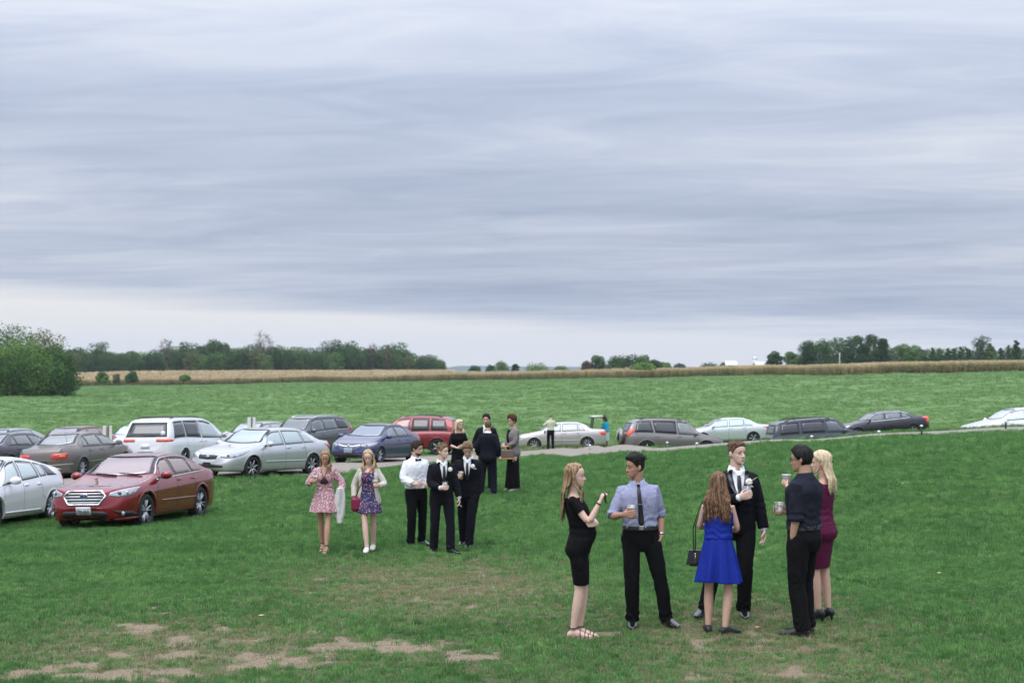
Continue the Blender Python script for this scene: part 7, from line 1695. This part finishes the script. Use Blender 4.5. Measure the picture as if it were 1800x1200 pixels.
# open cardigan: back and side panels that leave the front free
th = np.linspace(math.pi/2+.62, math.pi/2+2*math.pi-.62, 40); rows = []
for z in np.linspace(.66, 1.50, 22):
    rr = p.rings(.034 if z < 1.4 else .022, z, z+.001)[0]; ang = np.linspace(0, 2*math.pi, 28, endpoint=False); row = []
    gp = np.interp(z, [.66, 1.1, 1.4, 1.5], [0, .0, .05, .25]); w_ = np.interp(z, [.66, .95, 1.2, 1.5], [1.16, 1.04, 1.02, .96])
    for t in np.linspace(math.pi/2+.66-gp, math.pi/2+2*math.pi-.66+gp, 40):
        f_ = (t % (2*math.pi))/(2*math.pi)*28; i0 = int(f_) % 28; i1 = (i0+1) % 28; pt = rr[i0]*(1-(f_ % 1))+rr[i1]*(f_ % 1); pt = pt.copy(); pt[0] *= w_; pt[1] = pt[1]*w_+.006*math.sin(t*9+z*3); row.append(pt)
    rows.append(row)
G_ = np.array(rows); q = MB(); inn = G_*np.array((.965, .94, 1)); q.grid(G_, flip=False); q.grid(inn, flip=True); cardi = q.build('cardigan', F_CREAM, p.root, True)
q = MB()
for k in ('L', 'R'):
    P_, ts = p.arm_path(k, -.02, .97); q.tube(P_, np.interp(ts, [0, .25, .5, 1], [.058, .058, .054, .046])*p.s, 16)
voxel(q, 'sleeves', F_CREAM, p.root, p.vox, 2, .008, 10); 
p.hair(H_BLONDE, .014, .208, .135, .02, amp=.006, ear=False); p.strands(H_BLONDE, 170, .28, .012, 1.15, .006, .5, 41); p.brows(H_LTBROWN); p.shoes(SHOEW, 'flat')
for k in ('L', 'R'): an, fw, _ = p.foot[k]; MB().tube([an+np.array((.034*math.cos(a), .034*math.sin(a), .025)) for a in np.linspace(0, 6.28, 12)], .007, 6).build('ankle_strap', SHOEW, p.root)
p.done(); cup(p.world(p.grip('L', .075, .046)), 'clear cup of amber beer held by the woman in the cream cardigan')
bag = empty('handbag', p.world(np.array((.19, .10, .80)))); bag.rotation_euler = (0, 0, p.rz+.5); tag(bag, 'magenta crossbody bag at the hip of the woman in the cream cardigan', 'handbag')
q = MB().box((0, 0, .0), (.19, .09, .24), bev=.04); voxel(q, 'bag_body', BAGM, bag, .01, 4)
bpy.context.view_layer.update(); inv = bag.matrix_world.inverted(); st = [inv @ Vector(p.world(np.array(v))) for v in [(.20, .10, .92), (.13, .155, 1.08), (.06, .165, 1.20), (-.02, .150, 1.32), (-.085, .07, 1.40), (-.10, -.03, 1.41)]]; MB().tube([v[:] for v in st], .009, 7, .5).build('strap', BAGM, bag)

def suit(p, vz=1.16, cuffsk=('L', 'R'), lap=None, o=.030):
    p.trousers(F_SUIT, wide=1.0); p.top('jacket', F_SUIT, .85, 1.488, o, .96, .019, amp=.009); p.shirt_front(vz, .066, lapel=lap or F_SUIT); p.collar(F_WHITE, 1.03); p.cuffs(ks=cuffsk); p.shoes(SHOE)
# 9 man in white shirt with a bow tie
p = Person('bearded man in a white shirt and black bow tie, behind the two men in suits', 731, 959, 183, 214, 'm', FAIR, feet={'R': (.13, .05, -6), 'L': (-.16, -.08, 10)}, bulk=1.04, twist=-6,
    arms={'R': ((.16, .22, 1.07), (.9, -.5, -.3)), 'L': ((-.13, .24, 1.05), (-.9, -.5, -.3))}, hands={'R': dict(dir=(-.7, .7, 0), palm=(-.4, -.7, 0), curl=30), 'L': dict(dir=(.7, .7, 0), palm=(.4, -.7, 0), curl=30)}, head=(26, 8, 0), vox=VM)
p.trousers(F_TROU, wide=1.0); p.top('shirt', F_WHITE, 1.0, 1.515, .024, .93, .024, amp=.014); p.collar(F_WHITE, 1.03); c, d = p.onfront(0, 1.49)
MB().box(c+d*.02, (.02, .018, .022), bev=.005).build('bow_knot', F_TIE, p.root, False)
for sx in (-1, 1): MB().loft(np.array([[c+d*.018+np.array((sx*x_, .0, z_)) for z_, x_ in ((-h_, x), (h_, x))]+[c+d*.006+np.array((sx*x, 0, h_)), c+d*.006+np.array((sx*x, 0, -h_))] for x, h_ in ((.008, .009), (.03, .020), (.055, .024))])).build('bow_wing', F_TIE, p.root, False)
p.shoes(SHOE); p.hair(H_DBROWN, .022, .180, .10, .04, top=.006, amp=.007, seed=12, tufts=200); p.brows(H_DBROWN)
bd = MB(); rows = [hring(z, .0065, 20) for z in (.0, .012, .028, .040)]; fr = [r_ for r_ in range(20)]; A = np.array([p.HT(r_[np.r_[19:20, 0:12]]) for r_ in rows]); bd.grid(A, flip=True).build('beard', H_DBROWN, p.root); p.done()
# 10 man in suit, front one
p = Person('fair-haired man in a dark suit with a white rose, looking sideways, front of three', 777, 971, 190, 198, 'm', PALE, feet={'R': (.12, -.08, -14), 'L': (-.10, .16, 30)}, lean=2, pelvis=(.01, 0, 0),
    arms={'R': ((.10, .27, 1.09), (1, -.5, -.4)), 'L': ((-.265, .12, .88), (-.8, -.7, 0))}, hands={'R': dict(dir=(-.9, .35, .05), palm=(-.3, -.9, 0), curl=32), 'L': dict(dir=(0, .3, -1), palm=(1, 0, 0), curl=25)}, head=(40, 0, 0), vox=VM)
suit(p, 1.15); p.hair(H_BLONDE if 0 else H_LTBROWN, .020, .184, .118, .042, top=.012, sidet=.005, amp=.006, seed=14, tufts=200, tdir=(.2, .5, .5)); p.brows(H_LTBROWN); flower(p, -.10, 1.40, False)
h = p.hands['L']; c = h['W']+h['fd']*.12; MB().tube([c, c+np.array((-.02, .05, -.02))], .0045, 6).build('cigarette', WHITEP, p.root); p.done(); cup(p.world(p.grip('R', .07, .048)), 'clear cup of golden beer held by the front man in the dark suit', BEERP, .75)
# 11 man in suit, right one
p = Person('man in a dark suit with white rose and pocket square, his head bowed', 823, 962, 187, 176, 'm', FAIR, feet={'R': (.10, -.22, -10), 'L': (-.03, .14, -4)}, lean=4,
    arms={'R': ((.17, .25, 1.22), (1, -.5, -.5)), 'L': ((-.168, .03, .90), (-.9, -.9, 0))}, hands={'R': dict(dir=(-.3, .85, .2), palm=(-.9, -.2, 0), curl=32), 'L': dict(dir=(.42, .05, -1), palm=(1, 0, 0), curl=14)}, head=(2, 30, 2), vox=VM)
suit(p, 1.14, ('R',)); p.hair(H_LTBROWN, .022, .184, .112, .042, top=.008, amp=.008, seed=17, tufts=200); p.brows(H_LTBROWN); flower(p, -.095, 1.40, False)
p.patch('pocket_square', [((-.155, 1.345), (-.155, 1.350)), ((-.13, 1.345), (-.128, 1.365)), ((-.105, 1.345), (-.105, 1.350))], F_WHITE, .010, 1, 3); p.done(); cup(p.world(p.grip('R', .075, .048)), 'clear cup of amber beer raised by the man in the suit with bowed head')
# 12..15 the group standing before the gravel road
p = Person('fair-haired woman in a black half-sleeved dress behind the man with bowed head', 806, 862, 124, 196, 'f', PALE, arms={'R': ((.10, .24, 1.06), (1, -.4, -.4)), 'L': ((-.05, .27, 1.10), (-1, -.4, -.4))}, hands={'R': dict(dir=(-1, .3, 0), palm=(0, -1, 0), curl=30), 'L': dict(dir=(.8, .5, 0), palm=(0, -1, 0), curl=30)}, head=(30, 8, 0), vox=VB)
p.top('dress', F_BLACK, .95, 1.47, .014, .60, .022, amp=.008); p.skirt('skirt', F_BLACK, .5, 1.10, .23, .15, 7, .014); p.hair(H_PALEB, .022, .186, .12, .02, amp=.007, ear=False); p.strands(H_PALEB, 60, .22, .010, 1.3, .011, .6, 51); p.brows(H_LTBROWN); p.shoes(SHOEM, 'flat'); p.done()
p = Person('black-haired man in a dark suit facing us, behind the man seen from the back', 855, 861, 133, 172, 'm', FAIR, bulk=1.05, arms={'R': ((.27, .12, .98), (1, -.6, 0)), 'L': ((-.25, .10, .95), (-1, -.6, 0))}, head=(0, 6, 0), vox=VB)
suit(p, 1.16); p.hair(H_BLACK, .024, .182, .11, .04, top=.01, amp=.006, seed=20); p.brows(H_BLACK); p.done()
p = Person('man in a dark navy suit seen from behind, standing before the gravel road', 858, 870, 130, -8, 'm', FAIR, bulk=1.07, feet={'L': (-.17, -.05, 10), 'R': (.13, .04, -12)}, arms={'R': ((.24, .02, .90), (1, -.7, 0)), 'L': ((-.22, .06, .93), (-1, -.6, 0))}, head=(6, 4, 0), vox=VB)
p.trousers(fabric('suit_navy', (.009, .0105, .017)), wide=1.05); p.top('jacket', fabric('suit_navy', (0, 0, 0)), .84, 1.52, .032, .97, .022, amp=.009); p.collar(F_WHITE, 1.04); p.shoes(SHOEM); p.hair(H_RUST, .012, .182, .118, .045, sidet=.004, amp=.004, seed=23); p.done()
p = Person('short dark-haired woman in a grey knit jacket and long black skirt, holding a bag', 902, 863, 133, 118, 'f', FAIR, arms={'L': ((-.06, .24, 1.08), (-1, -.4, -.4)), 'R': ((.06, .25, 1.08), (1, -.4, -.4))}, hands={'L': dict(dir=(.5, .8, 0), palm=(.5, -.7, 0), curl=34), 'R': dict(dir=(-.5, .8, 0), palm=(-.5, -.7, 0), curl=34)}, head=(8, 10, 0), vox=VB)
p.skirt('skirt', F_BLACK, .09, 1.08, .20, .15, 9, .013, seed=4); p.top('jacket', F_GREY, .84, 1.50, .030, .92, .022, amp=.010); p.patch('black_top', [((-.05, 1.44), (-.05, 1.47)), ((-.03, .90), (-.02, 1.46)), ((.03, .90), (.02, 1.46)), ((.05, 1.44), (.05, 1.47))], F_BLACK, .006, 8, 3)
p.hair(H_AUBURN, .030, .182, .10, .03, amp=.010, top=.01, ear=False, seed=27, tufts=260, tlen=.035, tdir=(0, .1, .3)); p.brows(H_DBROWN); p.shoes(SOLE, 'flat'); p.done()
cup(p.world(p.grip('L', .075, .046)), 'small clear cup held by the woman in the grey knit jacket', BEERP, .3)
bag = empty('handbag', p.world(np.array((-.12, .22, .90)))); bag.rotation_euler = (0, 0, p.rz+R(75)); tag(bag, 'brown handbag with a tan base carried by the woman in the grey knit jacket', 'handbag')
MB().box((0, 0, .01), (.30, .11, .20), bev=.02).build('bag_body', BAGT, bag, False); MB().box((0, 0, -.10), (.31, .12, .03), bev=.008).build('bag_base', TANL, bag, False)
for sy in (-1, 1): MB().tube([(-.08, sy*.04, .11), (-.06, sy*.035, .19), (.06, sy*.035, .19), (.08, sy*.04, .11)], .008, 6).build('handle', TANL, bag)
# 16, 17 by the champagne sedan
q_ = place(968, 790); p = Person('man in a pale green shirt and black trousers standing at the champagne sedan', 968, 790, 62, 15, 'm', FAIR, bulk=1.0, vox=.018, arms={'L': ((-.20, .25, 1.1), (-1, -.5, -.3)), 'R': ((.20, .22, 1.1), (1, -.5, -.3))}, head=(0, 18, 0))
p.trousers(F_TROU); p.top('shirt', F_PGREEN, 1.0, 1.52, .022, .93, .02); p.collar(F_PGREEN); p.shoes(SHOEM); p.hair(H_LTBROWN, .010, .19, .12, .045, amp=.003); p.done()
Yt = 74.8; xt = (1066-900)/FPX*Yt; p = Person('dark-haired woman in a teal top and pale skirt standing at the raised boot lid', 0, 0, 57, 62, 'f', TAN, bulk=1.12, vox=.018, H=1.70, pos=(xt, Yt, gz(xt, Yt)), lean=8, arms={'L': ((-.14, .28, .95), (-1, -.4, -.3)), 'R': ((.14, .28, .95), (1, -.4, -.3))}, head=(0, 22, 0))
p.skirt('skirt', F_SKIRTP, .42, 1.08, .21, .16, 7, .014); p.top('blouse', F_TEAL, .98, 1.48, .03, .7, .03); p.hair(H_DBROWN, .03, .184, .1, .02, amp=.008, ear=False); p.strands(H_DBROWN, 40, .2, .008, 1.2, .014, .3, 61); p.shoes(SHOEM, 'flat'); p.done()
bg_ = empty('handbag', p.world(np.array((-.16, .30, .88)))); tag(bg_, 'black bag in the hands of the woman in the teal top', 'handbag'); MB().box((0, 0, 0), (.26, .12, .2), bev=.03).build('bag_body', BAGB, bg_, False); MB().tube([(-.06, 0, .1), (0, 0, .22), (.06, 0, .1)], .01, 6).build('handle', BAGB, bg_)
# fallen leaves on the lawn
for u, v, lab in [(1651, 1013, 'yellow leaf lying on the lawn far from the guests at the right'), (1587, 853, 'yellow leaf on the slope right of the woman in maroon'), (1331, 1110, 'orange leaf on the worn lawn between the blue dress and the black trousers'), (459, 1089, 'pale leaf on the lawn above the long bare patch')]:
    l_ = MB(); a = np.linspace(0, 2*math.pi, 9)[:-1]; rr = np.array([.05, .03, .045, .028, .04, .028, .045, .03])*.8; l_.add(np.concatenate([[(0, 0, .010)], np.stack([rr*np.cos(a), rr*np.sin(a), .004+.005*np.abs(np.sin(a*1.5))], -1)]), [[0, i+1, (i+1) % 8+1] for i in range(8)])
    o = l_.build('fallen_leaf', mat('leaf_yellow', (.62, .48, .14), .7) if 'orange' not in lab else mat('leaf_orange', (.6, .3, .1), .7), None, False); o.location = Vector(place(u, v))+Vector((0, 0, .045)); tag(o, lab, 'leaf')
# ------------------------------------------------------------------ the air
hz = MB().box((0, 3350, 66), (9600, 6900, 142))
hm = bpy.data.materials.new('haze'); hm.use_nodes = True; hn = hm.node_tree; hn.nodes.clear()
ho = hn.nodes.new('ShaderNodeOutputMaterial'); pv = hn.nodes.new('ShaderNodeVolumePrincipled')
pv.inputs['Color'].default_value = (.80, .88, 1.0, 1); pv.inputs['Density'].default_value = 0.00011; pv.inputs['Anisotropy'].default_value = .1
hn.links.new(pv.outputs[0], ho.inputs['Volume'])
hazeo = hz.build('haze', hm, None, False); tag(hazeo, 'thin pale air over the whole meadow', 'haze', kind='stuff')
